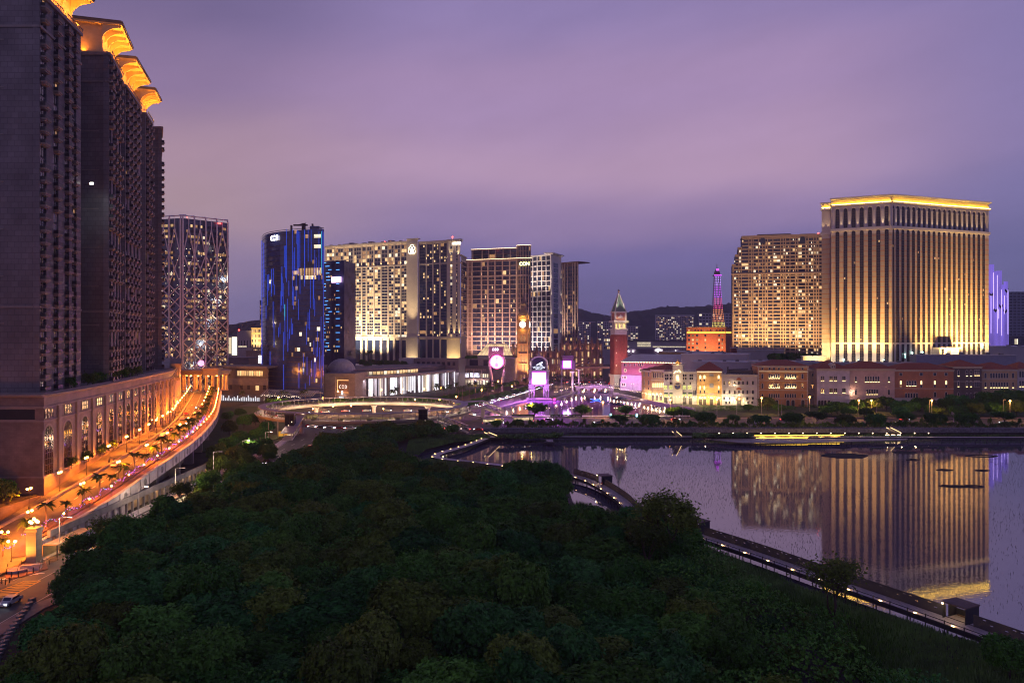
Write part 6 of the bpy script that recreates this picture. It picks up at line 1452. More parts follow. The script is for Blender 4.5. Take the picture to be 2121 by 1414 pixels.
palazzo('grey clock house with a round navy clock and a gold roof statue', 1375, 1443, 770, (.38,.35,.37), [(SQ,(1379,1383,1389,1393,1416,1420.5,1430,1434),779.5),(SQ,(1379,1383,1389,1393,1416,1420.5,1430,1434),786),(GR,(1376.5,1380,1388,1391.5,1415,1419,1426.5,1430.5),805.5,1.1,1.35),(SQ,(1389,1392,1417,1430),795.5,.9),(GR,(1378,1382,1389,1393,1415,1420,1427,1431.5),821,.9,.9),(DR,(1379,1391,1418,1430),838,1.1,1.4),(DR,(1404.5,),838,1.5,2.0),(TA,(1437.5,1440.5),820,.7,1.6)], 838, 0, Ya=531, Yb=522, bands=(789.5,800,807.5,812,822.5), extra=ex2)
def ex3(t, f, zt):
    for px in (1450,1459.5,1489): lamp('POINT', f.at(f.u(px),-1.3,f.z(px,803)), (1,.6,.15), 110, t, r=.2); lamp('POINT', f.at(f.u(px),-1.2,f.z(px,783)), (1,.65,.25), 45, t, r=.2)
    for px in (1446,1455,1468,1480,1492): lamp('POINT', f.at(f.u(px),-1.6,GZ+3), (1,.58,.15), 420, t, r=.2)
    g = MB(); g.on(f.M)
    for py0, py1 in ((779,774),(803,793.5),(818,814)): g.box(f.u(1469.5),f.u(1478),-.3,0,f.z(1474,py0),f.z(1474,py1))
    part('grey_panel', g, mat('grey_panel', (.32,.32,.36)), t)
    g = MB(); g.on(f.M); g.box(0,f.L,-.9,-.7,zt-.75,zt-.55); part('eaves_light', g, glow('eaves_light', (1,.75,.4), 2.2, light=True), t)
palazzo('ochre palazzo with round niche lights and a bright red roof', 1444, 1495, 768, (.50,.31,.13), [(GN,(1450.5,1459,1488.5),783.5,.85),(SQ,(1450.5,1459,1488.5),789,.8),(GN,(1450.5,1459,1488.5),805,.6,.75),(TA,(1450.5,1459,1488.5),814,.75),(DRL,(1451,1459.5,1474,1488.5),839.5,1.05,1.35)], 840, 1, 5.5, Ya=521, Yb=517, bands=(816.5,), extra=ex3)
def ex4(t, f, zt):
    for px, py in ((1521,797),(1531,817.5)):
        g = MB(); g.on(f.M); p = (f.u(px),-.8,f.z(px,py)); g.ball(*p,.45,6); part('wall_lamp', g, E_warm, t); lamp('POINT', f.at(f.u(px),-1.4,f.z(px,py)), (1,.75,.42), 260, t, r=.2)
    g = MB(); g.on(f.M)
    for py0, py1 in ((796,788),(816,808)): g.box(f.u(1519),f.u(1543),-.4,0,f.z(1530,py1)-.1,f.z(1530,py1)+.25); g.box(f.u(1519),f.u(1543),-.5,0,f.z(1530,py0)-.3,f.z(1530,py0))
    part('balcony', g, M_frame_l, t)
    g = MB(); g.on(f.M); 
    for py in (787,807,827): g.arch(f.u(1530.5),f.z(1530,py),f.z(1530,py)+1.6,3.4,-.4,0,0)
    part('awning', g, mat('rust_awning', (.35,.1,.04)), t)
    for px in (1518,1526,1536,1544): lamp('POINT', f.at(f.u(px),-1.5,GZ+2.2), (1,.74,.36), 240, t, r=.2)
    g = MB(); g.on(f.M)
    for k in range(11): g.cyl(1+f.L*k/11,1,zt+.2,zt+1.2,.2,n=6)
    for uu in (f.u(1507),f.u(1556)): g.box(uu-.5,uu+.5,3,4,zt,zt+4.6); g.box(uu-.7,uu+.7,2.8,4.2,zt+4.6,zt+5)
    g.box(3,f.L-3,6,14,zt,zt+2.6); g.tube([(4,8,zt+3),(f.L-6,8,zt+3.4)],.4); part('roof_plant', g, mat('dark_roof_plant', (.08,.075,.08)), t)
palazzo('pale grey villa with red awnings and a lit central balcony', 1495, 1569, 776, (.44,.41,.42), [(TA,(1500,1511,1548,1559.5),796.5,.95),(TA,(1500,1511,1548,1559.5),815.5,.95),(SQ,(1500,1511,1548,1559.5),827),(TA,(1522,1530.5,1539),796.5,.9),(TA,(1522,1530.5,1539),815.5,.9),(SQ,(1504,1513,1522,1530,1540,1551,1559),779,1.1,.6),(SQ,(1504,1511,1549,1558),836),(DR,(1530.5,),841,1.5,1.5),(GN,(1521.5,1540),832,.7,.9)], 842, 0, Ya=514, Yb=507, bands=(784,803,822), extra=ex4)
def ex5(t, f, zt):
    for a, b in ((1593,1615),(1626,1649)):
        for py in (783,803):
            lamp('AREA', f.at(f.u((a+b)/2),-.75,f.z(a,py)+.1), (1,.74,.32), 70, t, f.at(f.u((a+b)/2),-.1,f.z(a,py)+2.5), sx=f.u(b)-f.u(a), sy=.15)
    g = MB(); g.on(f.M); g.box(.5,f.L-.5,-.35,-.15,f.z(1620,769.5),f.z(1620,768.6)); part('light_line', g, glow('soft_line', (1,.7,.4), .8, light=True), t)
palazzo('large orange palazzo with two tiers of glowing pointed windows', 1570, 1674, 758, (.40,.20,.08), [(SQ,(1579,1594,1603,1613,1627.5,1636.5,1646,1662),765.5,1.0,1.15),(PL,sp(1594,1613,5),784,1.05,1.1),(PL,sp(1627,1647,5),784,1.05,1.1),(PL,sp(1594,1613,5),804,1.05,1.1),(PL,sp(1627,1647,5),804,1.05,1.1),(PD,(1579,1662),784,1.15),(PD,(1579,1662),804,1.15),(PD,sp(1594,1613,5),823,.9),(PD,sp(1627,1647,5),823,.9),(PD,(1579,1662),823,.9),(DR,(1609,1632,1642.5,1663),841.5,1.0)], 842, 1, 3.6, quoin=True, Ya=508, Yb=504, bands=(769,788,808,825), extra=ex5)
palazzo('narrow grey infill house with three small square windows', 1675, 1692, 765, (.28,.24,.21), [(SQ,(1683,),779,1.1),(SQ,(1683,),803,1.1),(SQ,(1683,),824,1.1)], 842, 0, Ya=512, Yb=511)
def ex7(t, f, zt):
    g = MB(); g.on(f.M); u = f.u(1725); g.box(u-1.5,u+1.5,-.6,4,zt,zt+3); g.prof([(u-1.8,zt+3),(u+1.8,zt+3),(u,zt+4.2)],-.8,4); part('dormer', g, M_frame_l, t)
    g = MB(); g.on(f.M); g.box(u-.9,u-.3,-.7,-.6,zt+.8,zt+2.2); g.box(u+.3,u+.9,-.7,-.6,zt+.8,zt+2.2); part('dormer_window', g, M_glassd, t)
palazzo('white palazzo with paired lit windows and a small roof dormer', 1692, 1760, 764, (.46,.42,.47), [(RL,(1701.5,1705.5,1719.5,1723,1728.5,1732,1746,1749.5),788.5,.9,1.0),(RL,(1701.5,1705.5,1719.5,1723,1728.5,1732,1746,1749.5),813.5,.9,1.0),(DR,(1697,1703,1709.5,1717),841.5,.8,.95)], 841, 1, 5, Ya=506, Yb=505, bands=(793,817,827), extra=ex7)
def ex8(t, f, zt): lamp('POINT', f.at(f.u(1764),-1.6,f.z(1764,812)), (1,.62,.4), 420, t, r=.2)
palazzo('pink palazzo with a long row of pointed lit windows', 1761, 1853, 764, (.46,.33,.30), [(PL,(1772.5,1841),791,1.05,1.35),(PL,sp(1793,1819.5,6),791,1.05,1.35),(RD,(1772.5,1841),817,1.1),(RL,sp(1796,1816.5,5),817,1.0,1.1),(RD,(1841,),834,.9,.7)], 841, 1, 4.5, Ya=506, Yb=504, bands=(794,820), extra=ex8)
palazzo('wide terracotta palazzo with round glowing niches', 1853, 1975, 766, (.36,.165,.09), [(SQ,(1865.5,1908,1936,1959.5),777.5,1.5,1.1),(GN,(1865.5,1908,1936,1959.5),795.5,.75,.9),(SQ,(1865.5,1908,1936,1959.5),802,1.0,.85),(PL,sp(1879,1895.5,4),799.5,1.1,1.3),(RD,sp(1876.5,1899,5),823,1.0,.95),(PD,(1936.5,1959.5),822,1.2,1.2)], 838, 1, 4, Ya=506, Yb=503, bands=(804.5,), base_col=824)
palazzo('dark grey stone palazzo with tall glowing arched windows', 1975, 2033, 759.5, (.10,.085,.09), [(RL,(1985,2002.5,2011),779,1.0,1.25),(RL,(2019.5,2023.5,2027.5),778,.8,1.25),(RL,(1985,2002.5,2011),801,1.0,1.25),(RD,(2019.5,2023.5,2027.5),801,.9,1.3),(RL,(1985,2019.5,2023.5,2027.5),825,.9,1.25),(RD,(2002.5,2011),826,.9,1.2)], 835, 1, 4, Ya=503, Yb=501, bands=(790,))
palazzo('tan palazzo with a dark arcade above a lit one', 2033.5, 2107, 765, (.42,.31,.19), [(PD,sp(2052.5,2086,7),782.5,1.05,1.15),(PD,(2041,2098),782.5,1.15),(PL,sp(2052.5,2086,7),803,1.05,1.35),(PL,(2041,2098),803,1.05,1.35),(PL,(2041,),825,1.1,1.35)], 835, 1, 4.2, Ya=504, Yb=502, bands=(785,805))
palazzo('white palazzo cut by the right edge with lit lower windows', 2107.5, 2150, 764, (.48,.46,.5), [(RD,(2113,2118.5),781,1.0,1.3),(RL,(2113,2118.5,2124),801,1.0,1.3)], 835, 1, 4, Ya=505, Yb=503, bands=(784,804))
# roof volumes between the palazzi and the towers
def rblock(name, label, pa, Ya, pb, Yb, ptop, pbot, m, dep=30, cat='building', z0=None):
    f = Face((pa,Ya),(pb,Yb)); zt = f.z((pa+pb)/2, ptop); t = thing(name, label, cat, (f.A.x,f.A.y,GZ), f.rot)
    g = MB(); g.on(f.M); g.box(0,f.L,0,dep,GZ,zt-.6); part('wall', g, m, t); g = MB(); g.on(f.M); g.box(-.4,f.L+.4,-.4,dep,zt-.6,zt); part('roof', g, M_roofw, t)
    g = MB(); g.on(f.M)
    for k in range(int(f.L/9)): 
        if k % 3 != 1: g.box(4+k*9,6.5+k*9,dep*.3,dep*.3+2,zt,zt+1.1+.5*(k%2))
    part('roof_vent', g, M_concd, t); return t, f
M_shed = mat('shed_panel', (.44,.42,.45), rough=.6, var=.08, scale=.1)
rblock('roof_hall', 'long pale roof hall behind the clock house and ochre palazzo', 1432,575,1565,560, 749, 772, M_shed)
rblock('roof_hall', 'higher pale hall with a ribbed wall left of the hotel base', 1411,620,1548,602, 733, 750, M_shed, 40)
rblock('roof_hall', 'flat grey roof behind the orange palazzo', 1565,548,1706,545, 748, 760, M_shed, 22)
rblock('roof_hall', 'long lilac roof behind the white and pink palazzi', 1690,540,1905,536, 751, 768, M_shed, 18)
rblock('roof_hall', 'large blue grey hall in front of the resort tower', 1898,556,2105,548, 734.5, 760, mat('blue_panel', (.30,.31,.40), rough=.6, var=.08), 12)
rblock('roof_hall', 'pale hall at the right edge beyond the resort tower', 2047,640,2200,640, 717, 745, M_shed, 30)
rblock('roof_hall', 'white ribbed roof at the foot of the stepped hotel', 1528,690,1625,680, 724, 740, M_shed, 25)
rblock('low_wall', 'bright floodlit low wall beside the resort tower base', 1663,590,1712,588, 737, 748, mat('ivory_wall', (.6,.52,.36)), 6)
rblock('roof_hall', 'dark red roof strip before the stepped hotel', 1515,740,1625,730, 720, 727, mat('maroon_panel', (.2,.06,.05)), 12)
rblock('roof_hall', 'tan terrace roof left of the pale hall', 1365,690,1470,660, 728, 740, mat('tan_panel', (.38,.22,.1)), 30)
lamp('SPOT', (X(1688,580),575,24), (1,.72,.3), 9000, None, (X(1688,590),590,31), 80, 1)
# distant pale office blocks before the hills
M_off = mat('office_panel', (.46,.44,.48), var=.06)
def office(label, pa, pb, ptop, Y, nb, nf, wt, ppod=705, limit=100): 
    t, f, zt = block('office_block', label, pa, Y, pb, Y-10, ptop, M_off, nb, nf, wt, 'office', 30, .3, Z(ppod,Y), limit); return t, f, zt
office('small pale office block beside the slim brown hotel tower', 1196,1224, 667, 1480, 8, 10, [.6,.25,.0,.05,.1], 712)
office('pale office block half hidden by the brick bell tower on its left', 1237,1272, 666, 1520, 9, 12, [.6,.2,.05,.05,.1], 712)
office('lower pale office block just right of the brick bell tower', 1290,1322, 676, 1500, 6, 7, [.4,.1,.1,0,.4], 706)
t, f, zt = office('wide pale office block with many lit rows right of the bell tower', 1358,1437, 653, 1450, 22, 14, [.55,.1,.05,.1,.2], 706)
g = MB(); g.on(f.M); g.box(-1,1.2,-1,0,GZ,zt+.5); g.box(f.L-13,f.L-11.5,-1,0,GZ,zt+.5); g.box(-1,f.L+1,-1.2,0,zt-2,zt+1); part('frame', g, M_off, t)
office('pale office block behind the iron lattice tower', 1447,1516, 649, 1600, 10, 5, [.6,.2,.0,0,.2], 680)
office('dark block at the lower left of the offices', 1250,1290, 700, 1200, 12, 3, [.4,0,.2,0,.4], 724)
# elevated station
f = Face((1298,1150),(1425,1120)); t = thing('elevated_station', 'long low elevated station with lit window bands', 'station', (f.A.x,f.A.y,GZ), f.rot)
g = MB(); g.on(f.M); g.box(0,f.L,0,20,f.z(1360,722),f.z(1360,706)); part('wall', g, M_off, t); g = MB(); g.on(f.M); g.box(-1,f.L+1,-2,22,f.z(1360,706),f.z(1360,704)); part('roof', g, mat('dark_station_roof', (.12,.11,.16)), t)
g = MB(); g.on(f.M)
for i in range(10): g.box(i*9.5,i*9.5+1,2,4,GZ,f.z(1360,722))
part('pier', g, M_off, t)
g = MB(); g.on(f.M); a, b = f.u(1320), f.u(1348)
for py in (708.5,712,715.5): g.box(a,b,-.3,0,f.z(1334,py+2.2),f.z(1334,py))
g.box(f.u(1352),f.u(1420),-.3,0,f.z(1380,719),f.z(1380,717)); g.box(f.u(1299),f.u(1303),-.3,0,f.z(1300,719),f.z(1300,716)); part('window_band', g, M_gw3, t)
t, f, zt = block('low_block', 'low violet viaduct with bright roof beacons beyond the bell tower', 1295,1000,1470,960, 724, mat('violet_grey', (.16,.12,.2)), 0, 0, [])
for px in (1303,1312,1363,1400):
    g = MB(); p = f.at(f.u(px),-2,f.z(px,727)); g.at(*p); g.ball(0,0,0,1.0,6); part('deck_lamp', g, E_white, t)
g = MB(); g.on(f.M); g.box(f.u(1357),f.u(1372),-2,0,f.z(1365,727),f.z(1365,723)); g.lathe([(3,f.z(1365,723)),(1.5,f.z(1365,721))],8,0,f.u(1364),-1); part('kiosk', g, glow('kiosk_white', (1,.85,.95), 1.8), t)
# fluted violet tower and the far grey tower
t = thing('fluted_tower', 'cluster of violet lit fluted glass columns right of the resort tower', 'tower', (X(2068,900),900,GZ))
M_vio = mat('violet_glass', (.25,.2,.5), rough=.3, emit=(.30,.20,.95), es=.55, var=.5, scale=.05, sc3=(1,1,.15)); M_viod = mat('violet_dark', (.14,.11,.28), rough=.3)
for px, w, top in ((2048,9,552),(2052,10,548),(2060,9,562),(2069,8.5,561),(2075,8,590),(2083.5,6.5,583),(2086,5,604)):
    Yc = 900+abs(px-2068)*.4; g = MB(); g.cyl(X(px,Yc),Yc,GZ,Z(top,Yc),w*.56*.62,n=10); part('column', g, M_vio, t)
for px, py in ((2051,608),(2060,640),(2071,632),(2080,642),(2083,600)):
    Yc = 893; g = MB(); x = X(px,Yc); z0 = Z(py,Yc); g.add([(x-2.2,Yc-2,z0+1.4),(x,Yc-2,z0-1),(x+2.2,Yc-2,z0+1.4),(x+2.2,Yc-2,z0-1.6),(x,Yc-2,z0-4),(x-2.2,Yc-2,z0-1.6)], [(0,1,4,5),(1,2,3,4),(5,4,1,0),(4,3,2,1)]); part('chevron_band', g, M_viod, t)
E_vio = glow('violet_tube', (.55,.4,1), 2.2)
for px, a, b in ((2055,640,565),(2063,690,570),(2072,695,600),(2085,692,600),(2050,690,612),(2066,660,640),(2078,650,612)):
    g = MB(); x = X(px,893); g.box(x-.22,x+.22,890.4,890.8,Z(a,893),Z(b,893)); part('light_tube', g, E_vio, t)
t, f, zt = block('far_tower', 'faint grey slab tower at the far right edge', 2089,1500,2140,1500, 605, mat('far_slab', (.2,.22,.3)), 6, 22, [.95,.04,.0,.01,.0])
block('far_tower', 'low dark block with scattered lights beyond the resort tower', 2048,1100,2130,1090, 697, mat('far_low', (.1,.09,.12)), 20, 3, [.55,0,.2,0,.25])
# ================================================================ signs, lagoon, footbridges, boardwalks
# --- purple sign tower on the quay
Y = 556; xc = X(1116,Y); t = thing('sign_tower', 'ornate quay sign tower with a blazing purple white screen', 'sign', (xc,Y,GZ)); z = lambda py: Z(py,Y)
M_sign = mat('violet_sign_stone', (.38,.32,.42), rough=.7, var=.08)
g = MB(); g.box(xc-9,xc+9,Y-7,Y+7,GZ-.5,GZ+1.2); part('plinth', g, M_sign, t)
for sx in (-1,1):
    for dx in (0,1.6,3.2):
        g = MB(); g.cyl(xc+sx*(3.6+dx),Y-3,GZ+1.2,z(807),.55,.48,10); g.box(xc+sx*(3.6+dx)-.7,xc+sx*(3.6+dx)+.7,Y-3.7,Y-2.3,z(807),z(806)); part('column', g, M_sign, t)
g = MB(); wz = 7.2
g.box(xc-wz,xc-3.6,Y-3,Y+3,z(806),z(797)); g.box(xc+3.6,xc+wz,Y-3,Y+3,z(806),z(797)); n = 10
g.prof([(xc-3.6,z(797)),(xc-3.6,z(803))]+[(xc-3.6*cos(pi*i/n),z(803)+1.9*sin(pi*i/n)) for i in range(1,n)]+[(xc+3.6,z(803)),(xc+3.6,z(797))][::1], Y-3, Y+3) if False else None
g.box(xc-wz,xc+wz,Y-3,Y+3,z(797),z(766)); g.box(xc-wz-.6,xc+wz+.6,Y-3.6,Y+3.6,z(797),z(795.5)); g.box(xc-wz-.6,xc+wz+.6,Y-3.6,Y+3.6,z(768),z(766)); part('body', g, M_sign, t)
g = MB(); g.tube([(xc+3.4*cos(pi-pi*i/14),Y-3.2,z(804)+2.4*sin(pi*i/14)) for i in range(15)], .4, 6); part('arch', g, M_sign, t)
for sx in (-1,1):
    for q_ in (0,1.3):
        g = MB(); g.cyl(xc+sx*(wz-.6-q_),Y-3.4,z(795.5),z(768),.42,n=8); part('pilaster', g, M_sign, t)
g = MB(); g.box(xc-4.7,xc+4.7,Y-3.5,Y-3.1,z(794),z(771)); part('screen', g, glow('purple_white_screen', (.95,.5,1), 4.5, light=True), t)
g = MB()
for a in ((xc-5.2,xc-4.7,z(794.8),z(770.2)),(xc+4.7,xc+5.2,z(794.8),z(770.2)),(xc-4.7,xc+4.7,z(794.8),z(794)),(xc-4.7,xc+4.7,z(771),z(770.2))): g.box(a[0],a[1],Y-3.6,Y-3.1,a[2],a[3])
part('screen_rim', g, glow('magenta_rim', (.62,.03,1), 5), t)
g = MB(); r0 = 6.0; zc = z(752); n = 14
g.prof([(xc-r0,z(766)),(xc+r0,z(766))]+[(xc+r0*cos(pi*i/n),zc+5.0*sin(pi*i/n)) for i in range(n+1)], Y-2, Y+2); part('arched_top', g, mat('arched_violet', (.22,.18,.3)), t)
g = MB(); g.tube([(xc-r0,Y-2.4,z(766))]+[(xc+r0*cos(pi-pi*i/n),Y-2.4,zc+5.0*sin(pi*i/n)) for i in range(n+1)]+[(xc+r0,Y-2.4,z(766))], .6, 6); g.lathe([(.9,zc+5),(1.4,zc+6),(.3,zc+7.2),(.08,zc+8.6)],8,0,xc,Y); part('arch_frame', g, M_sign, t)
g = MB(); g.prof([(xc-4.9,z(765))]+[(xc+4.9,z(765))]+[(xc+4.9*cos(pi*i/n),zc+4.0*sin(pi*i/n)) for i in range(n+1)], Y-2.2, Y-2.0); part('sign_board', g, mat('navy_board', (.015,.015,.06), rough=.4), t)
E_ltr = glow('sign_letter_white', (.8,.85,1), 1.5)
text_mesh('THE', 1.3, .05, Matrix.Translation((xc+1.6,Y-2.35,z(757.2))), E_ltr, 'sign_lettering', t, .03)
text_mesh('VENETIAN', 1.9, .05, Matrix.Translation((xc,Y-2.35,z(760.6))), E_ltr, 'sign_lettering', t, .04)
text_mesh('MACAO', 1.3, .05, Matrix.Translation((xc,Y-2.35,z(764))), E_ltr, 'sign_lettering', t, .03)
g = MB(); g.on(Matrix.Translation((xc,Y-2.35,z(754)))); g.prof([(-2.2,-1.0),(-1.4,.0),(-.6,.4),(.6,1.2),(2.6,2.0),(2.8,1.0),(1.8,.2),(1.9,-1.0),(1.2,-.9),(.8,-.3),(-.6,-.4),(-1.2,-1.0)],-.05,.05); part('winged_emblem', g, E_ltr, t)
lamp('AREA', (xc,Y-4.2,z(782)), (.7,.12,1), 40000, t, (xc,Y-40,z(782)-16), sx=9, sy=8)
for sx in (-1,1): lamp('SPOT', (xc+sx*5,Y-8,GZ+2), (.75,.3,1), 2200, t, (xc+sx*4,Y-3,z(790)), 70, .9); lamp('POINT', (xc+sx*6.9,Y-5,z(753)), (1,.8,.5), 200, t, r=.3)
lamp('POINT', (xc,Y,GZ+5), (.8,.3,1), 1200, t, r=.4)
# --- second video screen
Y = 655; t = thing('video_billboard', 'small violet video billboard beyond the two tall columns', 'billboard', (X(1177,Y),Y,GZ)); z = lambda py: Z(py,Y)
g = MB(); g.box(X(1160,Y),X(1192,Y),Y,Y+6,z(765),z(746)); g.box(X(1165,Y),X(1187,Y),Y,Y+5,z(746),z(737)); g.box(X(1163,Y),X(1189,Y),Y-.5,Y+5,z(739),z(736)); part('housing', g, mat('housing_dark', (.12,.06,.12)), t)
g = MB(); g.box(X(1166.5,Y),X(1182.5,Y),Y-.4,Y-.05,z(761),z(748)); part('screen', g, glow('violet_white_screen', (.85,.72,1), 4.2), t)
g = MB(); xa, xb, za, zb_ = X(1166,Y), X(1183,Y), z(761.6), z(747.4); g.tube([(xa,Y-.5,za),(xb,Y-.5,za),(xb,Y-.5,zb_),(xa,Y-.5,zb_),(xa,Y-.5,za)], .28, 4); part('screen_rim', g, MATS['magenta_rim'], t)
g = MB(); g.box(X(1163,Y),X(1165,Y),Y+1,Y+3,GZ,z(765)); g.box(X(1187,Y),X(1189,Y),Y+1,Y+3,GZ,z(765)); part('post', g, M_metal, t)
lamp('POINT', (X(1175,Y),Y-8,z(762)), (.75,.35,1), 1800, t, r=.6)
# --- entrance hall with arched canopy right of the billboard
t = thing('station_canopy', 'low arched glass canopy with warm ribs beyond the lagoon bridge', 'canopy', (X(1215,700),700,GZ)); g = MB(); Y = 700
for k in range(7): g.tube([(X(1190,Y)+24*i/10,Y+k*3,Z(757,Y)+4.2*sin(pi*i/10)) for i in range(11)], .2, 4)
g.box(X(1160,Y),X(1262,Y),Y-2,Y+20,Z(763,Y),Z(759,Y)); part('frame', g, mat('canopy_bronze', (.3,.16,.12)), t)
g = MB(); g.strip([(X(1190,Y)+24*i/10,Y,Z(757,Y)+4.0*sin(pi*i/10)) for i in range(11)], [(X(1190,Y)+24*i/10,Y+18,Z(757,Y)+4.0*sin(pi*i/10)) for i in range(11)]); part('glass', g, mat('canopy_glass', (.2,.15,.2), rough=.3), t)
for i in range(5): lamp('POINT', (X(1165+i*22,Y),Y-5,5), (1,.5,.35), 1200, t, r=.4)
# --- two tall columns by the bridge
for (px, Y, top, lb) in ((1185.5,628,769,'tall pale column with a flared capital nearer the sign tower'),(1199,662,765,'tall pale column with a flared capital nearer the lagoon bridge')):
    t = thing('monument_column', lb, 'column', (X(px,Y),Y,GZ)); g = MB(); x = X(px,Y); zt = Z(top,Y)
    g.cyl(x,Y,GZ,GZ+1.4,1.5,n=10); g.cyl(x,Y,GZ+1.4,zt-2,.85,.75,12); part('shaft', g, MATS['white_marble'], t)
    g = MB(); g.lathe([(.8,zt-2),(1.2,zt-1),(2.3,zt-.3),(2.3,zt)],10,0,x,Y); part('capital', g, MATS['white_marble'], t); lamp('SPOT', (x-1.5,Y-5,GZ+1), (1,.5,.75), 1500, t, (x,Y,zt-4), 50, .9)
# --- stone bridge with lit arches
Y = 645; t = thing('stone_bridge', 'low three arched stone bridge lit warm beneath at the end of the lagoon', 'bridge', (X(1230,Y),Y,GZ)); xa, xb = X(1193,Y), X(1272,Y); g = MB(); n = 8
pts = [(xa,GZ-.4)]
for k in range(3):
    a = xa+2+(xb-xa-4)*k/3; b = xa+2+(xb-xa-4)*(k+1)/3-1.4; pts += [(a,GZ-.4)]+[((a+b)/2-(b-a)/2*cos(pi*i/n), GZ+2.3*sin(pi*i/n)) for i in range(n+1)]+[(b,GZ-.4)]
pts += [(xb,GZ-.4)]+[(xa+(xb-xa)*(1-i/10), GZ+3.2+1.4*sin(pi*i/10)) for i in range(11)]; g.prof(pts, Y, Y+7); part('span', g, MATS['quay_stone'], t)
g = MB()
for i in range(22): x = xa+(xb-xa)*i/21; g.box(x-.12,x+.12,Y-.1,Y+.1,GZ+3.2+1.4*sin(pi*i/21),GZ+4.3+1.4*sin(pi*i/21))
g.tube([(xa+(xb-xa)*i/10,Y,GZ+4.3+1.4*sin(pi*i/10)) for i in range(11)], .16, 4); part('balustrade', g, MATS['quay_stone'], t)
for k in range(3): x = xa+2+(xb-xa-4)*(k+.42)/3; lamp('POINT', (x,Y+2,GZ+1.1), (1,.68,.2), 900, t, r=.3)
for i in range(3): lamp('POINT', (xa+4+i*11,Y-6,GZ+6), (.9,.35,1), 1100, t, r=.4)
# --- gondolas and a blue lit boat
def boat(px, py, rz, label, c, lit=None):
    p = G(px,py,GZ); t = thing('rowing_boat', label, 'boat', (p.x,p.y,GZ+.03), rz); M = WM[t.name]; g = MB(); g.on(M)
    n = 9; L_, R_, K_ = [], [], []
    for i in range(n): s = -1+2*i/(n-1); w = .75*(1-s*s)**.7+.03; L_.append((s*4.4,-w,.45+.75*s*s)); R_.append((s*4.4,w,.45+.75*s*s)); K_.append((s*3.9,0,-.1+.3*s*s))
    g.strip(L_, K_); g.strip(K_, R_); g.strip([(x,y*.9,z_-.25) for x,y,z_ in R_], [(x,y*.9,z_-.25) for x,y,z_ in L_]); part('hull', g, c, t)
    g = MB(); g.on(M)
    for s in (-1.2,.4): g.box(s-.2,s+.2,-.6,.6,.25,.45)
    part('bench', g, M_rail, t)
    if lit: g = MB(); g.on(M); g.tube([(x,y*1.03,z_) for x,y,z_ in L_], .14, 4); g.tube([(x,y*1.03,z_) for x,y,z_ in R_], .14, 4); part('light_trim', g, lit, t)
    return t
M_bb = mat('boat_hull', (.02,.04,.12), rough=.3)
boat(1234,829,.4,'small boat glowing blue alone on the lagoon', M_bb, glow('boat_blue', (.05,.15,1), 6))
for i, (px,py) in enumerate(((1279,825),(1286,827),(1276,836),(1284,838),(1249,813))): boat(px,py,.15,['moored boat farthest along the right quay','second moored boat by the right quay','moored boat at the near jetty','outermost boat at the near jetty','dark boat drifting by the stone bridge'][i], M_bb)
g = MB(); a = G(1290,829,GZ); g.box(a.x-6,a.x+14,a.y-1.5,a.y+1.5,GZ+.3,GZ+.6); solo('jetty', 'low wooden jetty with boats beside the lagoon corner', 'jetty', g, mat('jetty_wood', (.12,.08,.06)), (a.x,a.y,GZ))
t = thing('red_boat_sign', 'tiny glowing red sign at the water edge beside the purple sign tower', 'sign', (X(1148,548),548,GZ)); g = MB(); g.box(X(1146,548),X(1151,548),547.8,548,GZ+.6,GZ+1.8); part('panel', g, glow('crimson_light', (1,.03,.2), 5), t); g = MB(); g.box(X(1148,548),X(1148.6,548),548,548.2,GZ,GZ+1); part('post', g, M_metal, t)
# --- circular footbridge
RC, RR, RZ = Vector((-79,416)), 54.0, 8.3
t = thing('ring_footbridge', 'large circular roofed footbridge over the roundabout', 'footbridge', (RC.x,RC.y,GZ))
n = 96; ringp = lambda r, z_, n=n: [(RC.x+r*cos(2*pi*i/n), RC.y+r*.93*sin(2*pi*i/n), z_) for i in range(n)][::-1]
M_rb = mat('bridge_beam', (.52,.45,.42), rough=.55, var=.08, scale=.2); M_rr = mat('bridge_roof', (.27,.25,.30), rough=.5, var=.1, scale=.3)
g = MB(); g.sweep(ringp(RR,RZ), [(-2.9,.1),(-3.1,.35),(-2.7,.35),(-2.4,.1),(2.4,.1),(2.7,.35),(3.1,.35),(2.9,.1),(2.2,-.9),(.9,-1.5),(-.9,-1.5),(-2.2,-.9)], 0, True); part('deck', g, M_rb, t)
g = MB(); g.sweep(ringp(RR-.6,RZ+3.3), [(-1.9,0),(1.9,0),(2.0,.16),(1.9,.32),(-1.9,.32),(-2.0,.16)], 0, True); part('roof', g, M_rr, t)
q = MB(); q.box(-.09,.09,-.09,.09,0,3.3,0); me_post = q.mesh('roof_post', [M_metal]); acc = []
for i in range(96):
    a = 2*pi*i/96; acc.append((0, Matrix.Translation((RC.x+(RR-1.9)*cos(a), RC.y+(RR-1.9)*.93*sin(a), RZ+.1)) @ Matrix.Rotation(a,4,'Z')))
many('roof_post', t, [me_post], acc)
g = MB()
for r in (RR-2.75, RR+2.75):
    for h in (.65,1.2): g.sweep(ringp(r,RZ+h), [(-.03,-.03),(.03,-.03),(.03,.03),(-.03,.03)], 0, True)
part('handrail', g, M_metal, t)
q = MB(); q.box(-1.0,1.0,-.14,.14,.35,.85,0); me_pl = q.mesh('planter', [M_metal]); 
q2 = MB(); rr = random.Random(4)
for i in range(26): x, y, zz = rr.uniform(-1.3,1.3), rr.uniform(-.35,.35), rr.uniform(.8,1.5); s = .22; q2.add([(x-s,y,zz-s),(x+s,y+.1,zz-s*.3),(x+s*.4,y-.1,zz+s),(x-s*.7,y+.05,zz+s*.6)], [(0,1,2,3)])
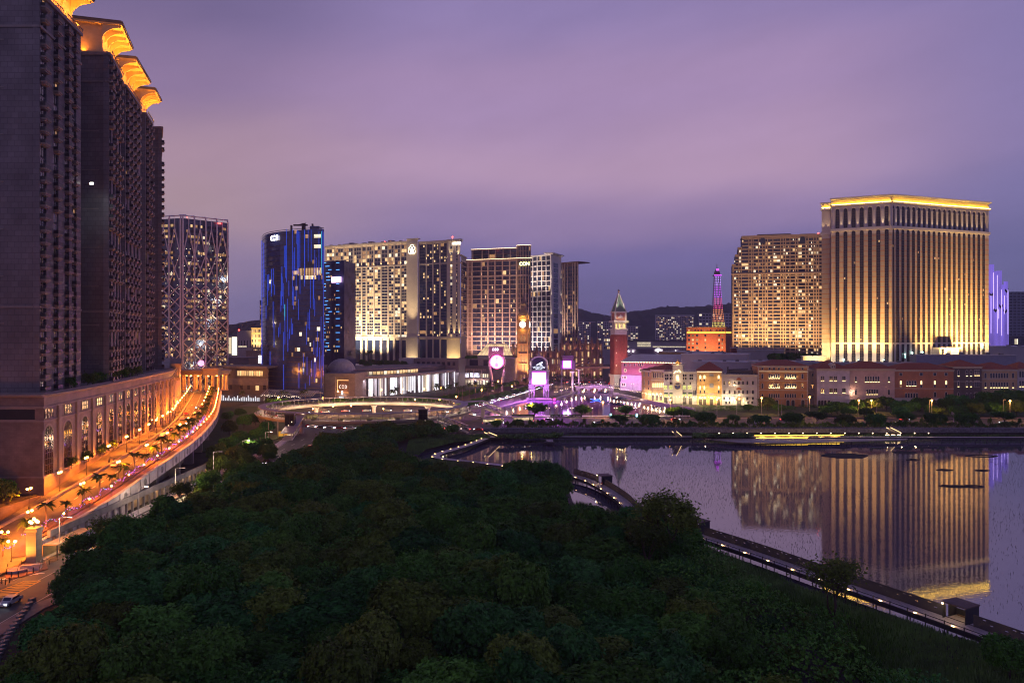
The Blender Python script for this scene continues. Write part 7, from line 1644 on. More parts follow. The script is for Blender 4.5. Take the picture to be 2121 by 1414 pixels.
me_sh = q2.mesh('planter_shrub', [mat('lit_shrub', (.12,.2,.03), var=.4)])
for i in range(26):
    a = pi+.1+i*.24; M = Matrix.Translation((RC.x+(RR+2.2)*cos(a), RC.y+(RR+2.2)*.93*sin(a), RZ)) @ Matrix.Rotation(a+pi/2,4,'Z'); o = inst('planter', me_pl, t, M); inst('planter_shrub', me_sh, o, M)
q = MB(); q.lathe([(1.1,0),(1.1,4.0),(2.2,6.4)],14); me_col = q.mesh('pier', [M_rb])
for a in (.35,1.0,1.65,2.3,2.95,3.6,4.3,5.0,5.7): inst('pier', me_col, t, Matrix.Translation((RC.x+RR*cos(a), RC.y+RR*.93*sin(a), GZ-.1)) @ Matrix.Diagonal((1,1,.76,1)))
for i in range(30):
    a = 2*pi*(i+.5)/30; p = (RC.x+(RR-1.2)*cos(a), RC.y+(RR-1.2)*.93*sin(a), RZ+2.9); lamp('POINT', p, (1,.8,.5), 150, t, r=.15)
q = MB(); q.box(-.5,.5,-.1,.1,-.08,0); me_rl = q.mesh('ceiling_lamp', [E_warm])
for i in range(30): a = 2*pi*(i+.5)/30; inst('ceiling_lamp', me_rl, t, Matrix.Translation((RC.x+(RR-1.2)*cos(a), RC.y+(RR-1.2)*.93*sin(a), RZ+3.28)) @ Matrix.Rotation(a+pi/2,4,'Z'))
for i in range(9):   # light on the outside of the far beam
    a = .45+i*.28; lamp('SPOT', (RC.x+(RR-14)*cos(a), RC.y+(RR-14)*.93*sin(a), GZ+1), (1,.72,.42), 2600, t, (RC.x+(RR-2)*cos(a), RC.y+(RR-2)*.93*sin(a), RZ-1), 90, 1)
# lifts
def lift(label, px, Y, top):
    t = thing('lift_tower', label, 'lift', (X(px,Y),Y,GZ)); x = X(px,Y); zt = Z(top,Y)
    g = MB(); g.box(x-2,x+2,Y-2,Y+2,GZ,zt-.4); part('shaft', g, mat('lift_glass', (.02,.025,.035), rough=.12, var=.4), t)
    g = MB()
    for sx in (-2,0,2): g.box(x+sx-.1,x+sx+.1,Y-2.12,Y-2,GZ,zt-.4)
    for k in range(5): g.box(x-2.1,x+2.1,Y-2.12,Y-2,GZ+k*2.6,GZ+k*2.6+.18)
    g.box(x-2.3,x+2.3,Y-2.3,Y+2.3,zt-.4,zt); part('frame', g, M_rail, t)
    g = MB(); g.box(x-.6,x-.2,Y-2.2,Y-2.1,GZ+4,GZ+6); g.box(x+.9,x+1.3,Y-2.2,Y-2.1,GZ+7,GZ+7.6); part('cabin_light', g, glow('cabin_light', (1,.85,.6), 1.2), t)
lift('glass lift tower beside the roofed stair on the left of the ring footbridge', 602, 357, 856)
lift('glass lift tower on the near right side of the ring footbridge', 877, 362, 847)
def stair(label, a, b, w, roofed=True, flip=1):
    """a: top (x,y,z), b: bottom"""
    a, b = Vector(a), Vector(b); t = thing('covered_stair', label, 'stairs', (b.x,b.y,GZ)); d = (b-a).xy.normalized(); nv = Vector((-d.y,d.x,0))*w/2; n = 24; g = MB()
    for i in range(n):
        p, q_ = a.lerp(b,i/n), a.lerp(b,(i+1)/n); zz = p.z; vs = [(p-nv),(p+nv),(q_+nv),(q_-nv)]; g.prism(orient([(v.x,v.y) for v in vs]), zz-.7, zz)
    part('flight', g, M_conc, t)
    if roofed:
        g = MB(); up = Vector((0,0,2.9)); k = nv*1.25; r0, r1 = a+up, b+up
        g.add([r0-k,r0+k,r1+k,r1-k,r0-k+Vector((0,0,.25)),r0+k+Vector((0,0,.25)),r1+k+Vector((0,0,.25)),r1-k+Vector((0,0,.25))], [(3,2,1,0),(4,5,6,7),(0,1,5,4),(1,2,6,5),(2,3,7,6),(3,0,4,7)]); part('roof', g, M_rr, t)
        for i in range(6):
            for s in (-1,1): p = a.lerp(b,(i+.3)/6)+nv*s*.98; g = MB(); g.box(p.x-.08,p.x+.08,p.y-.08,p.y+.08,p.z,p.z+2.9); part('post', g, M_metal, t)
    g = MB()
    for s in (-1,1): g.tube([a+nv*s+Vector((0,0,1)), b+nv*s+Vector((0,0,1))], .06, 4); g.tube([a+nv*s+Vector((0,0,.5)), b+nv*s+Vector((0,0,.5))], .04, 4)
    part('handrail', g, M_metal, t)
    for i in (0,1,2): p = a.lerp(b,.2+.3*i); lamp('POINT', (p.x,p.y,p.z+2.4), (1,.75,.42), 160, t, r=.15)
ya, yb = 372, 349
stair('wide roofed stair descending towards the street from the ring footbridge', (X(622,ya),ya,RZ), (X(594,346),346,GZ+.2), 4.6)
stair('open sided roofed stair descending right from the near lift', (X(905,371),371,RZ), (X(970,374),374,GZ+.2), 3.2)
stair('roofed stair descending to the lagoon promenade on the right of the ring footbridge', (X(1000,440),440,RZ), (X(1042,452),452,GZ+.3), 3.4)
t = thing('link_bridge', 'short link deck from the ring footbridge to the lagoon stair', 'footbridge', (-24,420,GZ)); g = MB(); g.prism([(-29,424),(-15,437.5),(-17,441.5),(-32,430)], RZ-.9, RZ); part('deck', g, M_rb, t); g = MB(); g.prism([(-31,423),(-15,437),(-17,441.8),(-34,430)], RZ+3.2, RZ+3.5); part('roof', g, M_rr, t)
g = MB()
for p in ((-29,425.5),(-23,432),(-16,438)): g.box(p[0]-.1,p[0]+.1,p[1]-.1,p[1]+.1,RZ,RZ+3.2)
part('post', g, M_metal, t); g = MB(); g.box(-17.5,-15.5,437.8,440.5,GZ,RZ-.9); part('pier', g, M_rb, t)
# direction sign over the side street
t = thing('gantry_sign', 'yellow lit street sign by the covered stair', 'road sign', (X(575,352),352,GZ)); g = MB(); x = X(572,352)
g.box(x-3.5,x-3.3,351.9,352.1,GZ,9.5); g.box(x+.8,x+1,351.9,352.1,GZ,9.5); part('post', g, M_galv, t)
g = MB(); g.box(x+1.2,x+5.2,351.6,351.8,GZ+1.2,GZ+3.4); part('board', g, mat('yellow_board', (.5,.28,.05), emit=(1,.5,.06), es=.5, var=.3), t)
# --- far boardwalk, platform, lights
M_deck = mat('deck_boards', (.52,.45,.44), rough=.7, var=.25, scale=1.2, sc3=(4,.3,1)); M_deckd = mat('dark_deck_beam', (.05,.042,.045), rough=.7)
t = thing('far_boardwalk', 'long low boardwalk along the far lake shore', 'boardwalk', (5,358,1.6)); pts = [(-14,358,1.9),(8,359.5,1.9),(40,359.5,1.9),(80,359.5,1.9),(140,359.2,1.9),(220,357.5,1.9),(330,356,1.9),(520,354,1.9)]
g = MB(); g.sweep(smooth(pts,4), [(-1.6,-.15),(1.6,-.15),(1.6,.05),(-1.6,.05)]); part('deck', g, M_deck, t)
g = MB(); g.sweep(smooth(pts,4), [(1.62,-.7),(1.75,-.7),(1.75,.1),(1.62,.1)]); part('edge_beam', g, M_deckd, t)
q = MB(); q.cyl(0,0,-2.2,0,.16,n=6); me_pile = q.mesh('pile', [M_deckd]); many('pile', t, [me_pile], [(0, Matrix.Translation((-10+i*5.2,357.6 if i < 30 else 356,1.8))) for i in range(80)])
t = thing('lake_platform', 'wide pale timber platform with a row of yellow lights on the far shore', 'platform', (X(1600,352),352,1.4)); g = MB()
a = [(X(1462,354),355.2),(X(1530,344),343.5),(X(1640,342),341.5),(X(1720,346),345),(X(1870,352),351.5),(X(1880,355),355)]; g.prism(orient(a), 1.35, 1.6); part('deck', g, mat('pale_deck', (.42,.36,.36), rough=.7, var=.15, scale=1), t)
g = MB()
for i in range(34): x = X(1500+i*10.5,350); g.cyl(x,349-.4*sin(i),-1.5,1.36,.14,n=5)
part('pile', g, M_deckd, t)
g = MB(); n = 60; 
for k, (a_, b_, y0) in enumerate(((1563,1748,901.5),(1580,1740,904.5),(1566,1690,906.5))):
    for i in range(n): px = a_+(b_-a_)*i/n; p = G(px,y0-(px-1563)*.006,1.75); g.box(p.x,p.x+(X(b_,p.y)-X(a_,p.y))/n*.8,p.y-.18,p.y+.18,1.6,1.85)
part('light_band', g, glow('yellow_light_band', (1,.58,.06), 5), t)
g = MB()
for px in (1444,1462,1838,1850,1862): p = G(px,904 if px < 1500 else 900,1.9); g.box(p.x-.8,p.x+.8,p.y-.2,p.y+.2,1.75,1.95)
part('step_light', g, E_warm, t)
for i in range(6): p = G(1580+i*30,903,2.2); lamp('POINT', (p.x,p.y,2.6), (1,.55,.08), 160, t, r=.3)
t = thing('small_pier', 'short pier jutting from the far boardwalk near the reeds', 'pier', (X(1137,350),350,1.6)); g = MB(); x0, x1 = X(1131,352), X(1144,352); g.box(x0,x1,344,358,1.6,1.85); part('deck', g, M_deck, t); g = MB(); g.box(X(1127,343),X(1148,343),341,344.2,1.5,1.8)
for dx in (0,1.5,3,4.4): g.cyl(X(1127,343)+dx,341.2,-1,2.6,.1,n=5)
part('end_platform', g, M_deckd, t)
# lit steps coming down from the embankment
for nm, px0, py0, px1, py1 in (('thin lit handrail steps left of the pale platform',1392,893,1403,902),('thin lit handrail steps right of the pale platform',1836,885,1856,895),('thin lit handrail steps near the ring footbridge',1003,895,1026,904)):
    p, q_ = G(px0,py0,5.5), G(px1,py1,2.2); t = thing('lit_steps', nm, 'steps', (q_.x,q_.y,GZ)); d = Vector((2.0,0,0))
    g = MB(); g.tube([p,q_],.14,4); g.tube([p+d,q_+d],.14,4); part('handrail_light', g, glow('handrail_glow', (1,.66,.3), 2.5), t)
    g = MB(); g.add([p-Vector((0,0,.6)),p+d-Vector((0,0,.6)),q_+d-Vector((0,0,.4)),q_-Vector((0,0,.4))], [(0,1,2,3),(3,2,1,0)]); part('flight', g, M_conc, t)
# embankment wall of the far shore
g = MB(); g.sweep([(-14,373,0),(60,374,0),(200,374,0),(600,373,0),(900,372,0)], [(.0,-.5),(.8,-.5),(.3,4.0),(-.6,4.2),(-3,4.2),(-3,-.5)]); solo('embankment_wall', 'rough stone embankment wall below the far shore road', 'wall', g, mat('rubble_stone', (.16,.15,.17), rough=.9, var=.5, scale=1.2, bump=.3), (0,373,0))
# --- near boardwalk with bird hides
BP = [(-12,354,1.9),(-19,332,1.9),(-29.5,307,1.9),(-27,297,1.9),(-14,289,1.9),(2,277.5,1.9),(13,268.5,1.9),(22,259,1.9),(27.5,245,1.9),(31.5,224,1.9),(32.6,210,1.9),(35,197,1.9),(42,187.5,1.9),(52.7,169,1.9),(60.8,152.5,1.9),(68,138.5,1.9),(74,126.5,1.9),(79,116,1.9),(84,106,1.9)]
BPs = smooth(BP, 6); t = thing('lakeside_boardwalk', 'curving lakeside boardwalk with a slotted screen wall and small deck lights', 'boardwalk', (27.5,245,1.6))
g = MB(); g.sweep(BPs, [(-1.75,-.12),(1.75,-.12),(1.75,.05),(-1.75,.05)]); part('deck', g, M_deck, t)
g = MB()
for s in (-1.78,1.78): g.sweep(BPs, [(s-.08,-.75),(s+.08,-.75),(s+.08,.12),(s-.08,.12)])
part('edge_beam', g, M_deckd, t)
def bp_at(s): return poly_at(BPs, s)
LB = arclen(BPs); 
def s_of_y(Y):
    s = 0
    for a, b in zip(BPs, BPs[1:]):
        if b[1] <= Y <= a[1] and a[1] < 266 or (b[1] <= Y): 
            return s+(a[1]-Y)/max(1e-6,(a[1]-b[1]))*hypot(b[0]-a[0],b[1]-a[1])
        s += hypot(b[0]-a[0], b[1]-a[1])
    return LB
# slotted screen on the lake side
M_scr2 = mat('screen_panel_grey', (.075,.068,.08), rough=.7, var=.15, scale=.8)
s0 = s_of_y(262); hides = [s_of_y(246.5), s_of_y(186), s_of_y(128.6)]
q = MB(); q.box(-.62,.62,-.06,.06,.05,1.9); me_pan = None
def panel(slots):
    q = MB(); zs = [(.05,1.0),(1.12,1.42),(1.54,1.95)]
    q.box(-.6,.6,-.06,.06,.05,1.0)
    q.box(-.6,.6,-.06,.06,1.54,1.95) if not slots[1] else (q.box(-.6,-.3,-.06,.06,1.54,1.68), q.box(.3,.6,-.06,.06,1.54,1.68), q.box(-.6,.6,-.06,.06,1.68,1.95))
    q.box(-.6,.6,-.06,.06,1.14,1.54)
    if slots[0]: q.box(-.6,-.28,-.06,.06,1.0,1.14); q.box(.28,.6,-.06,.06,1.0,1.14)
    else: q.box(-.6,.6,-.06,.06,1.0,1.14)
    return q.mesh('screen_panel', [M_scr2])
PAN = [panel((1,0)), panel((0,1)), panel((0,0)), panel((1,1))]; acc = []; s = s0; i = 0
while s < LB-1:
    p, a = bp_at(s+.6)
    if not any(abs(s+.6-h) < 2.4 for h in hides): acc.append(([0,1,1,0,2,1,0,2][i%8], Matrix.Translation((p[0]-sin(a)*1.72,p[1]+cos(a)*1.72,p[2])) @ Matrix.Rotation(a,4,'Z') @ Matrix.Diagonal((1,1,1.02,1))))
    s += 1.2; i += 1
many('screen_panel', t, PAN, acc)
q = MB(); q.box(-.07,.07,-.07,.07,-1.9,.75); me_rp = q.mesh('rail_post', [M_deckd]); acc = []; s = s0
while s < LB-1: p, a = bp_at(s); acc.append((0, Matrix.Translation((p[0]+sin(a)*1.85,p[1]-cos(a)*1.85,p[2])) @ Matrix.Rotation(a,4,'Z'))); s += 3.4
many('rail_post', t, [me_rp], acc)
g = MB(); pts = [bp_at(s0+(LB-s0)*i/90)[0]+[bp_at(s0+(LB-s0)*i/90)[1]] for i in range(91)]
g.tube([(p[0]+sin(p[3])*1.85,p[1]-cos(p[3])*1.85,p[2]+.62) for p in pts], .07, 4); part('low_rail', g, M_deckd, t)
q = MB(); q.box(-.2,.2,-.1,.1,.06,.2); me_dl = q.mesh('deck_light', [glow('deck_lamp_amber', (1,.62,.2), 14)]); acc = []; s = 2
while s < LB-1:
    p, a = bp_at(s); M = Matrix.Translation((p[0]+sin(a)*1.5,p[1]-cos(a)*1.5,p[2])) @ Matrix.Rotation(a,4,'Z'); acc.append((0, M))
    lamp('POINT', M @ Vector((0,.25,.4)), (1,.6,.22), 5.5, t, r=.08); s += 6.8
many('deck_light', t, [me_dl], acc)
q = MB(); q.cyl(0,0,-2.4,0,.12,n=6); me_p2 = q.mesh('pile', [M_deckd]); many('pile', t, [me_p2], [(0, Matrix.Translation((bp_at(6.8*i)[0][0],bp_at(6.8*i)[0][1],1.85))) for i in range(int(LB/6.8))])
HL = ('smallest dark bird hide where the boardwalk starts to bend','middle bird hide beside the feathery tree','nearest dark bird hide with a lit interior on the boardwalk')
for k, s in enumerate(hides):
    p, a = bp_at(s); M = Matrix.Translation((p[0]-sin(a)*2.6,p[1]+cos(a)*2.6,p[2])) @ Matrix.Rotation(a,4,'Z'); h = thing('bird_hide', HL[k], 'hide', (p[0]-sin(a)*2.6,p[1]+cos(a)*2.6,p[2]), a)
    M_hide = mat('hide_cladding', (.03,.028,.03), rough=.6, var=.3, scale=1.5)
    g = MB(); g.on(M); w = 2.0; g.box(w-.1,w,-1.7,1.9,0,2.7); g.box(-w,-w+.1,-.2,1.9,0,2.7); g.box(-w,-w+.1,-1.7,-1.2,0,2.7); g.box(-w,w,1.8,1.9,0,1.2); g.box(-w,w,1.8,1.9,1.6,2.7); part('wall', g, M_hide, h)
    g = MB(); g.on(M); g.box(-w-.15,w+.15,-1.9,2.0,2.7,2.9); part('roof', g, mat('hide_roof', (.13,.085,.075), rough=.7, var=.25, scale=1.2), h)
    g = MB(); g.on(M); g.box(-w,w,-1.75,1.9,-.12,.04); part('floor', g, M_deck, h)
    g = MB(); g.on(M); g.box(-1,1,.6,1.0,.4,.5); part('bench', g, mat('bench_wood', (.2,.1,.05)), h)
    g = MB(); g.on(M); g.box(-w-.05,-w+.15,-1.85,-1.7,2.35,2.6); g.box(-.2,.2,0,.2,2.6,2.68); part('wall_lamp', g, E_warm, h)
    lamp('POINT', M @ Vector((-.2,-.6,2.45)), (1,.72,.35), 36, h, r=.1); lamp('POINT', M @ Vector((-w-.5,-2.0,2.3)), (1,.75,.4), 16, h, r=.1)
# person on the boardwalk
p, a = bp_at(hides[0]+4.5); t = thing('person', 'tiny distant person in a red top walking on the boardwalk', 'person', (p[0],p[1],p[2]+.05))
g = MB(); g.at(p[0],p[1],p[2]+.05); g.sm = True
g.tube([(.09,-.14,.0),(.09,-.04,.45),(.08,0,.86)],.06,6,0,.09); g.tube([(-.09,.18,.0),(-.09,.06,.45),(-.08,0,.86)],.06,6,0,.09); g.lathe([(.1,.82),(.17,.9),(.15,1.1),(.2,1.36),(.09,1.47),(.06,1.52)],10); g.tube([(.2,0,1.38),(.26,.06,1.1),(.25,-.1,.86)],.05,5,0,.035); g.tube([(-.2,0,1.38),(-.26,-.06,1.1),(-.25,.12,.88)],.05,5,0,.035); g.ball(0,0,1.63,.11,8,0,1.15)
part('body', g, mat('skin_tone', (.35,.2,.14)), t)
g = MB(); g.at(p[0],p[1],p[2]+.05); g.lathe([(.13,.85),(.19,.92),(.17,1.1),(.22,1.37),(.1,1.46)],10); part('top', g, mat('red_top', (.45,.03,.03)), t); g = MB(); g.at(p[0],p[1],p[2]+.05); g.ball(0,.02,1.68,.115,8,0,.9); part('hair', g, M_rail, t)
# --- floating planter rafts and rings on the lake
M_raft = mat('raft_frame', (.03,.025,.03), rough=.7); M_raftg = mat('raft_plants', (.03,.032,.03), rough=.95, var=.5, scale=1)
def raft(px, py, w, d, label, n=6, filled=False, rot=0.0):
    p = G(px,py,0); t = thing('floating_planter', label, 'planter', (p.x,p.y,0)); k = [(p.x+w*cos(2*pi*i/n+rot),p.y+d*sin(2*pi*i/n+rot),.08) for i in range(n)][::-1]
    g = MB(); g.sweep(k, [(-.22,-.1),(.22,-.1),(.22,.14),(-.22,.14)], 0, True); part('frame', g, M_raft, t)
    if filled: g = MB(); g.prism([(x,y) for x,y,z_ in k[::-1]], -.05, .06); part('bed', g, M_raftg, t)
for i, a in enumerate(((1749,943.5,9.5,6,'widest dark filled floating planter below the platform',6,True),(1744,926,4.2,3,'small empty floating ring above the widest planter',6,False),(1874,937,5.2,3,'five sided floating ring left of the fountain lights',5,True),(1891,952,2.6,2,'tiny square floating ring under the five sided one',4,False),(1927,926,3.6,2.2,'dark floating bed beneath the left fountain',6,True),(2033,944,6.5,2.6,'long floating ring right of the fountains',6,False),(1957,973,3.0,1.3,'half sunk floating frame over the tower reflection',4,True),(2034,974,2.6,1.2,'small floating frame near the reflection edge',4,False),(1985,1007,4.2,1.5,'dense dark floating bed in the middle of the gold reflection',8,True),(2017,1007,3.0,1.8,'round floating hoop joined to the dense bed',16,False),(1958,1006,2.0,1.3,'open floating frame left of the dense bed',4,False),(1830,923,5,1.6,'faint long floating ring nearest the far shore',6,False),(2030,925,5.5,1.4,'thin floating ring under the far platform',6,False))): raft(*a)
# ================================================================ vegetation
def leafmat(name, c, rnd=.32, var=.8):
    m = bpy.data.materials.new(name); m.use_nodes = True; nt = m.node_tree; N = nt.nodes; L = nt.links; b = N['Principled BSDF']; b.inputs['Roughness'].default_value = .65; b.inputs['Specular IOR Level'].default_value = .06
    tc = N.new('ShaderNodeTexCoord'); nz = N.new('ShaderNodeTexNoise'); nz.inputs['Scale'].default_value = 1.1; nz.inputs['Detail'].default_value = 6; nz.inputs['Roughness'].default_value = .75; L.new(tc.outputs['Object'], nz.inputs['Vector'])
    oi = N.new('ShaderNodeObjectInfo'); hs = N.new('ShaderNodeHueSaturation'); hs.inputs['Color'].default_value = (*c, 1)
    def mr(src, a, b_, lo=0, hi=1):
        n = N.new('ShaderNodeMapRange'); n.inputs[1].default_value = lo; n.inputs[2].default_value = hi; n.inputs[3].default_value = a; n.inputs[4].default_value = b_; L.new(src, n.inputs[0]); return n.outputs[0]
    L.new(mr(oi.outputs['Random'], .485, .504), hs.inputs['Hue'])
    mu = N.new('ShaderNodeMath'); mu.operation = 'MULTIPLY'; L.new(mr(nz.outputs['Fac'], 1-var, 1+var, .3, .7), mu.inputs[0])
    fr = N.new('ShaderNodeMath'); fr.operation = 'FRACT'; f2 = N.new('ShaderNodeMath'); f2.operation = 'MULTIPLY'; f2.inputs[1].default_value = 7.31; L.new(oi.outputs['Random'], f2.inputs[0]); L.new(f2.outputs[0], fr.inputs[0])
    L.new(mr(fr.outputs[0], 1-rnd, 1+rnd), mu.inputs[1]); L.new(mu.outputs[0], hs.inputs['Value']); L.new(hs.outputs[0], b.inputs['Base Color']); return m
LM = [leafmat('leaf_dark_green', (.053,.163,.023)), leafmat('leaf_blue_green', (.041,.158,.034)), leafmat('leaf_olive', (.10,.16,.023)), leafmat('leaf_brown_green', (.087,.15,.023)), leafmat('leaf_mid_green', (.076,.198,.028))]
M_bark = mat('bark', (.06,.045,.035), rough=.9, var=.3, scale=2)
NPR = random.Random(77)
def leaf(vs, fs, p, n, s, r):
    """one bent leaf clump facing roughly n"""
    a = n.orthogonal().normalized(); b = n.cross(a); t = r.uniform(0, 2*pi); u = a*cos(t)+b*sin(t); v = n.cross(u); k = len(vs)
    vs += [p-u*s-v*s*.45, p+u*s*.15-v*s*.6+n*s*.25, p+u*s*1.05+v*s*.1-n*s*.2, p+u*s*.1+v*s*.62+n*s*.2, p-u*s*.9+v*s*.4-n*s*.1]
    fs.append((k,k+1,k+2,k+3,k+4))
def crown_mesh(name, blobs, nleaf, size, m, seed, up=.5):
    """blobs: (centre, radii). leaf clumps over the shells of the blobs, skipping what lies deep inside others"""
    r = random.Random(seed); vs = []; fs = []; wts = [b[1][0]*b[1][1] for b in blobs]
    tries = 0; per = 16 if nleaf > 2000 else 5
    while len(fs) < nleaf and tries < nleaf:
        tries += 1
        c, R_ = r.choices(blobs, wts)[0]; d = Vector((r.gauss(0,1), r.gauss(0,1), r.gauss(.25,1))); d.normalize()
        if d.z < -.45: continue
        q_ = 1-.30*r.random()**2; q_ *= 1+.10*sin(d.x*9+seed)*cos(d.y*8+d.z*5); p = c+Vector((d.x*R_[0],d.y*R_[1],d.z*R_[2]))*q_
        if any((Vector(((p-c2).x/R2[0],(p-c2).y/R2[1],(p-c2).z/R2[2]))).length < .72 for c2, R2 in blobs if c2 is not c): continue
        # one spray of leaves: a small tilted tuft with a gap to the next
        n = (d+Vector((r.gauss(0,.5),r.gauss(0,.5),r.gauss(up,.4)))).normalized(); w = size*r.uniform(1.2,2.6)
        for k in range(per):
            o = Vector((r.gauss(0,1),r.gauss(0,1),r.gauss(0,1))); o = (o-n*o.dot(n)*.75)*w; leaf(vs, fs, p+o-n*o.length*.22, (n+Vector((r.gauss(0,.22),r.gauss(0,.22),r.gauss(0,.22)))).normalized(), size*r.uniform(.6,1.35), r)
    me = bpy.data.meshes.new(name); me.from_pydata([tuple(v) for v in vs], [], fs); me.materials.append(m); me.update(); return me
def trunk_mesh(h, spread, seed, r0=.28, nl=5):
    r = random.Random(seed); q = MB(); q.tube([(0,0,-.3),(r.uniform(-.2,.2),r.uniform(-.2,.2),h*.5),(r.uniform(-.5,.5),r.uniform(-.5,.5),h)], r0, 6, 0, r0*.6)
    for i in range(nl): a = 2*pi*i/nl+r.uniform(-.4,.4); z0 = h*r.uniform(.55,.95); q.tube([(0,0,z0),(cos(a)*spread*.4,sin(a)*spread*.4,z0+h*.3),(cos(a)*spread*.8,sin(a)*spread*.8,z0+h*.62)], r0*.5, 5, 0, r0*.15)
    return q.mesh('trunk', [M_bark])
KINDS = []   # (crown mesh, trunk mesh)
def round_blobs(r, R_, H_, n, zc):
    bl = [(Vector((0,0,zc)), (R_*.8,R_*.8,H_*.8))]
    for i in range(n): a = 2*pi*i/n+r.uniform(-.5,.5); d = R_*r.uniform(.35,.72); k = r.uniform(.26,.55); bl.append((Vector((d*cos(a),d*sin(a),zc+H_*r.uniform(-.25,.55))), (R_*k,R_*k,H_*k*1.05)))
    return bl
for i in range(9):
    r = random.Random(200+i); R_ = r.uniform(4.2,5.6); H_ = r.uniform(3.0,4.2); m = LM[(0,1,2,4,0,1,3,0,4)[i]]
    KINDS.append((crown_mesh('crown', round_blobs(r, R_, H_, 13, 4.8), 9000, .25, m, 300+i), trunk_mesh(4.2, R_, 400+i)))
TREELABEL = ['dark green bushy tree in the dense wood between road and lake','blue green dome shaped tree in the dense wood between road and lake','olive green shrubby tree in the dense wood between road and lake','mid green leafy tree in the dense wood between road and lake','dark green bushy tree in the dense wood between road and lake','blue green dome shaped tree in the dense wood between road and lake','brownish thin leaved tree in the dense wood between road and lake','dark green bushy tree in the dense wood between road and lake','mid green leafy tree in the dense wood between road and lake']
NAMES = {'trees lining the boulevard':'boulevard_tree','street trees on the median':'street_tree','trees on the bank below the ramp':'bank_tree','road trees along the far shore':'road_tree','park trees before the palazzi':'park_tree','trees behind the ring footbridge':'park_tree'}
def tree(kind, x, y, s, label, group=None, z_=GZ, name='tree', rz=None, sz=None):
    if name == 'tree': name = NAMES.get(group, 'tree')
    cr, tk = KINDS[kind]; o = bpy.data.objects.new(name, None); o.empty_display_size = .5
    M = Matrix.Translation((x,y,z_-.2)) @ Matrix.Rotation(NPR.uniform(0,6.28) if rz is None else rz, 4, 'Z'); link(o, None, M); tag(o, label, 'tree', group)
    ax = NPR.uniform(.8,1.3) if group == 'trees of the dense wood' else 1; D = Matrix.Diagonal((s*ax,s*(2.1-ax) if ax != 1 else s,(sz or s),1)); c = bpy.data.objects.new('crown', cr); link(c, o, D); d = bpy.data.objects.new('trunk', tk); link(d, o, D); return o
def inside(p, poly):
    c = False; j = len(poly)-1
    for i in range(len(poly)):
        if (poly[i][1] > p[1]) != (poly[j][1] > p[1]) and p[0] < (poly[j][0]-poly[i][0])*(p[1]-poly[i][1])/(poly[j][1]-poly[i][1])+poly[i][0]: c = not c
        j = i
    return c
WOOD = [(-58,70),(-64,100),(-69,116),(-75,132),(-78.5,148),(-80,165),(-78,200),(-76,262),(-73,330),(-66,365),(-27,367),(-30,354),(-44,342),(-48,325),(-50,296),(-46,266),(-20,240),(0,231),(8,225),(13,226),(13,216),(9,200),(19,190),(26,182),(29,176),(30,170),(40,156),(43,144),(46,130),(50,118),(50,106),(54,96),(60,84),(60,70)]
r = random.Random(31); spots = []; tries = 0
while len(spots) < 430 and tries < 60000:
    tries += 1; y = 76+(367-76)*r.random()**1.1; x = r.uniform(-80,62)
    if not inside((x,y), WOOD): continue
    if abs(x)/y > .78: continue
    dmin = 5.3+y*.005
    if all((x-a)**2+(y-b)**2 > dmin*dmin for a, b in spots): spots.append((x,y))
spots.sort(key=lambda p: p[1]); far_items = []
for n_, (x, y) in enumerate(spots):
    # patches of the same kind, as woods grow
    k = int((sin(x*.045+1.3)*1.6+cos(y*.038)*1.7+r.gauss(0,1.6))+4.5) % 9
    s = r.uniform(.72,1.2)*(1.0 if y < 200 else 1.05)
    if x > 22 and y < 150: s *= .82
    if x > 36 or (x > 26 and y > 180): s *= .5
    if y > 300: s *= .85
    sz = s*r.uniform(.75,1.1)
    if n_ < 285: tree(k, x, y, s, TREELABEL[k], 'trees of the dense wood', rz=None, sz=sz)
    else: far_items.append((k, Matrix.Translation((x,y,GZ-.2)) @ Matrix.Rotation(NPR.uniform(0,6.28),4,'Z') @ Matrix.Diagonal((s,s,sz,1))))
hold = thing('distant_wood', None, None)
many('distant_wood', hold, [k[0] for k in KINDS], far_items, 0)
for o in list(hold.children): o.parent = None; o['kind'] = 'stuff'
bpy.data.objects.remove(hold)
# undergrowth between the crowns
def scatter(name, poly, n, hgt, size, mats_, seed, label=None, blades=False, keep=None):
    r = random.Random(seed); vs = []; fs = []; ms = []; xs = [p[0] for p in poly]; ys = [p[1] for p in poly]
    k = 0
    while k < n:
        x, y = r.uniform(min(xs),max(xs)), r.uniform(min(ys),max(ys))
        if not inside((x,y), poly): continue
        k += 1; hh = hgt*(.45+.55*(.5+.5*sin(x*.31+seed)*cos(y*.27)))*r.uniform(.4,1.1)
        m0 = int(abs(sin(x*.05+seed)+cos(y*.06+2))*len(mats_)*.6+r.random()) % len(mats_)
        if blades:
            a = r.uniform(0,pi); w = size*.22; l = Vector((r.gauss(0,.16),r.gauss(0,.16),0))*hh; d = Vector((cos(a)*w,sin(a)*w,0)); b = Vector((x,y,blades)); i = len(vs)
            vs += [b-d, b+d, b+d*.6+l*.5+Vector((0,0,hh*.6)), b+l+Vector((0,0,hh)), b-d*.6+l*.5+Vector((0,0,hh*.6))]; fs.append((i,i+1,i+2,i+3,i+4)); ms.append(m0)
        else:
            n_ = Vector((r.gauss(0,.6),r.gauss(0,.6),r.gauss(.8,.4))).normalized(); leaf(vs, fs, Vector((x,y,GZ+hh)), n_, size*r.uniform(.6,1.4), r); ms.append(m0)
    me = bpy.data.meshes.new(name); me.from_pydata([tuple(v) for v in vs], [], fs)
    for m in mats_: me.materials.append(m)
    me.polygons.foreach_set('material_index', ms); me.update(); o = bpy.data.objects.new(name, me); link(o); o['kind'] = 'stuff'; tag(o, label, None); return o
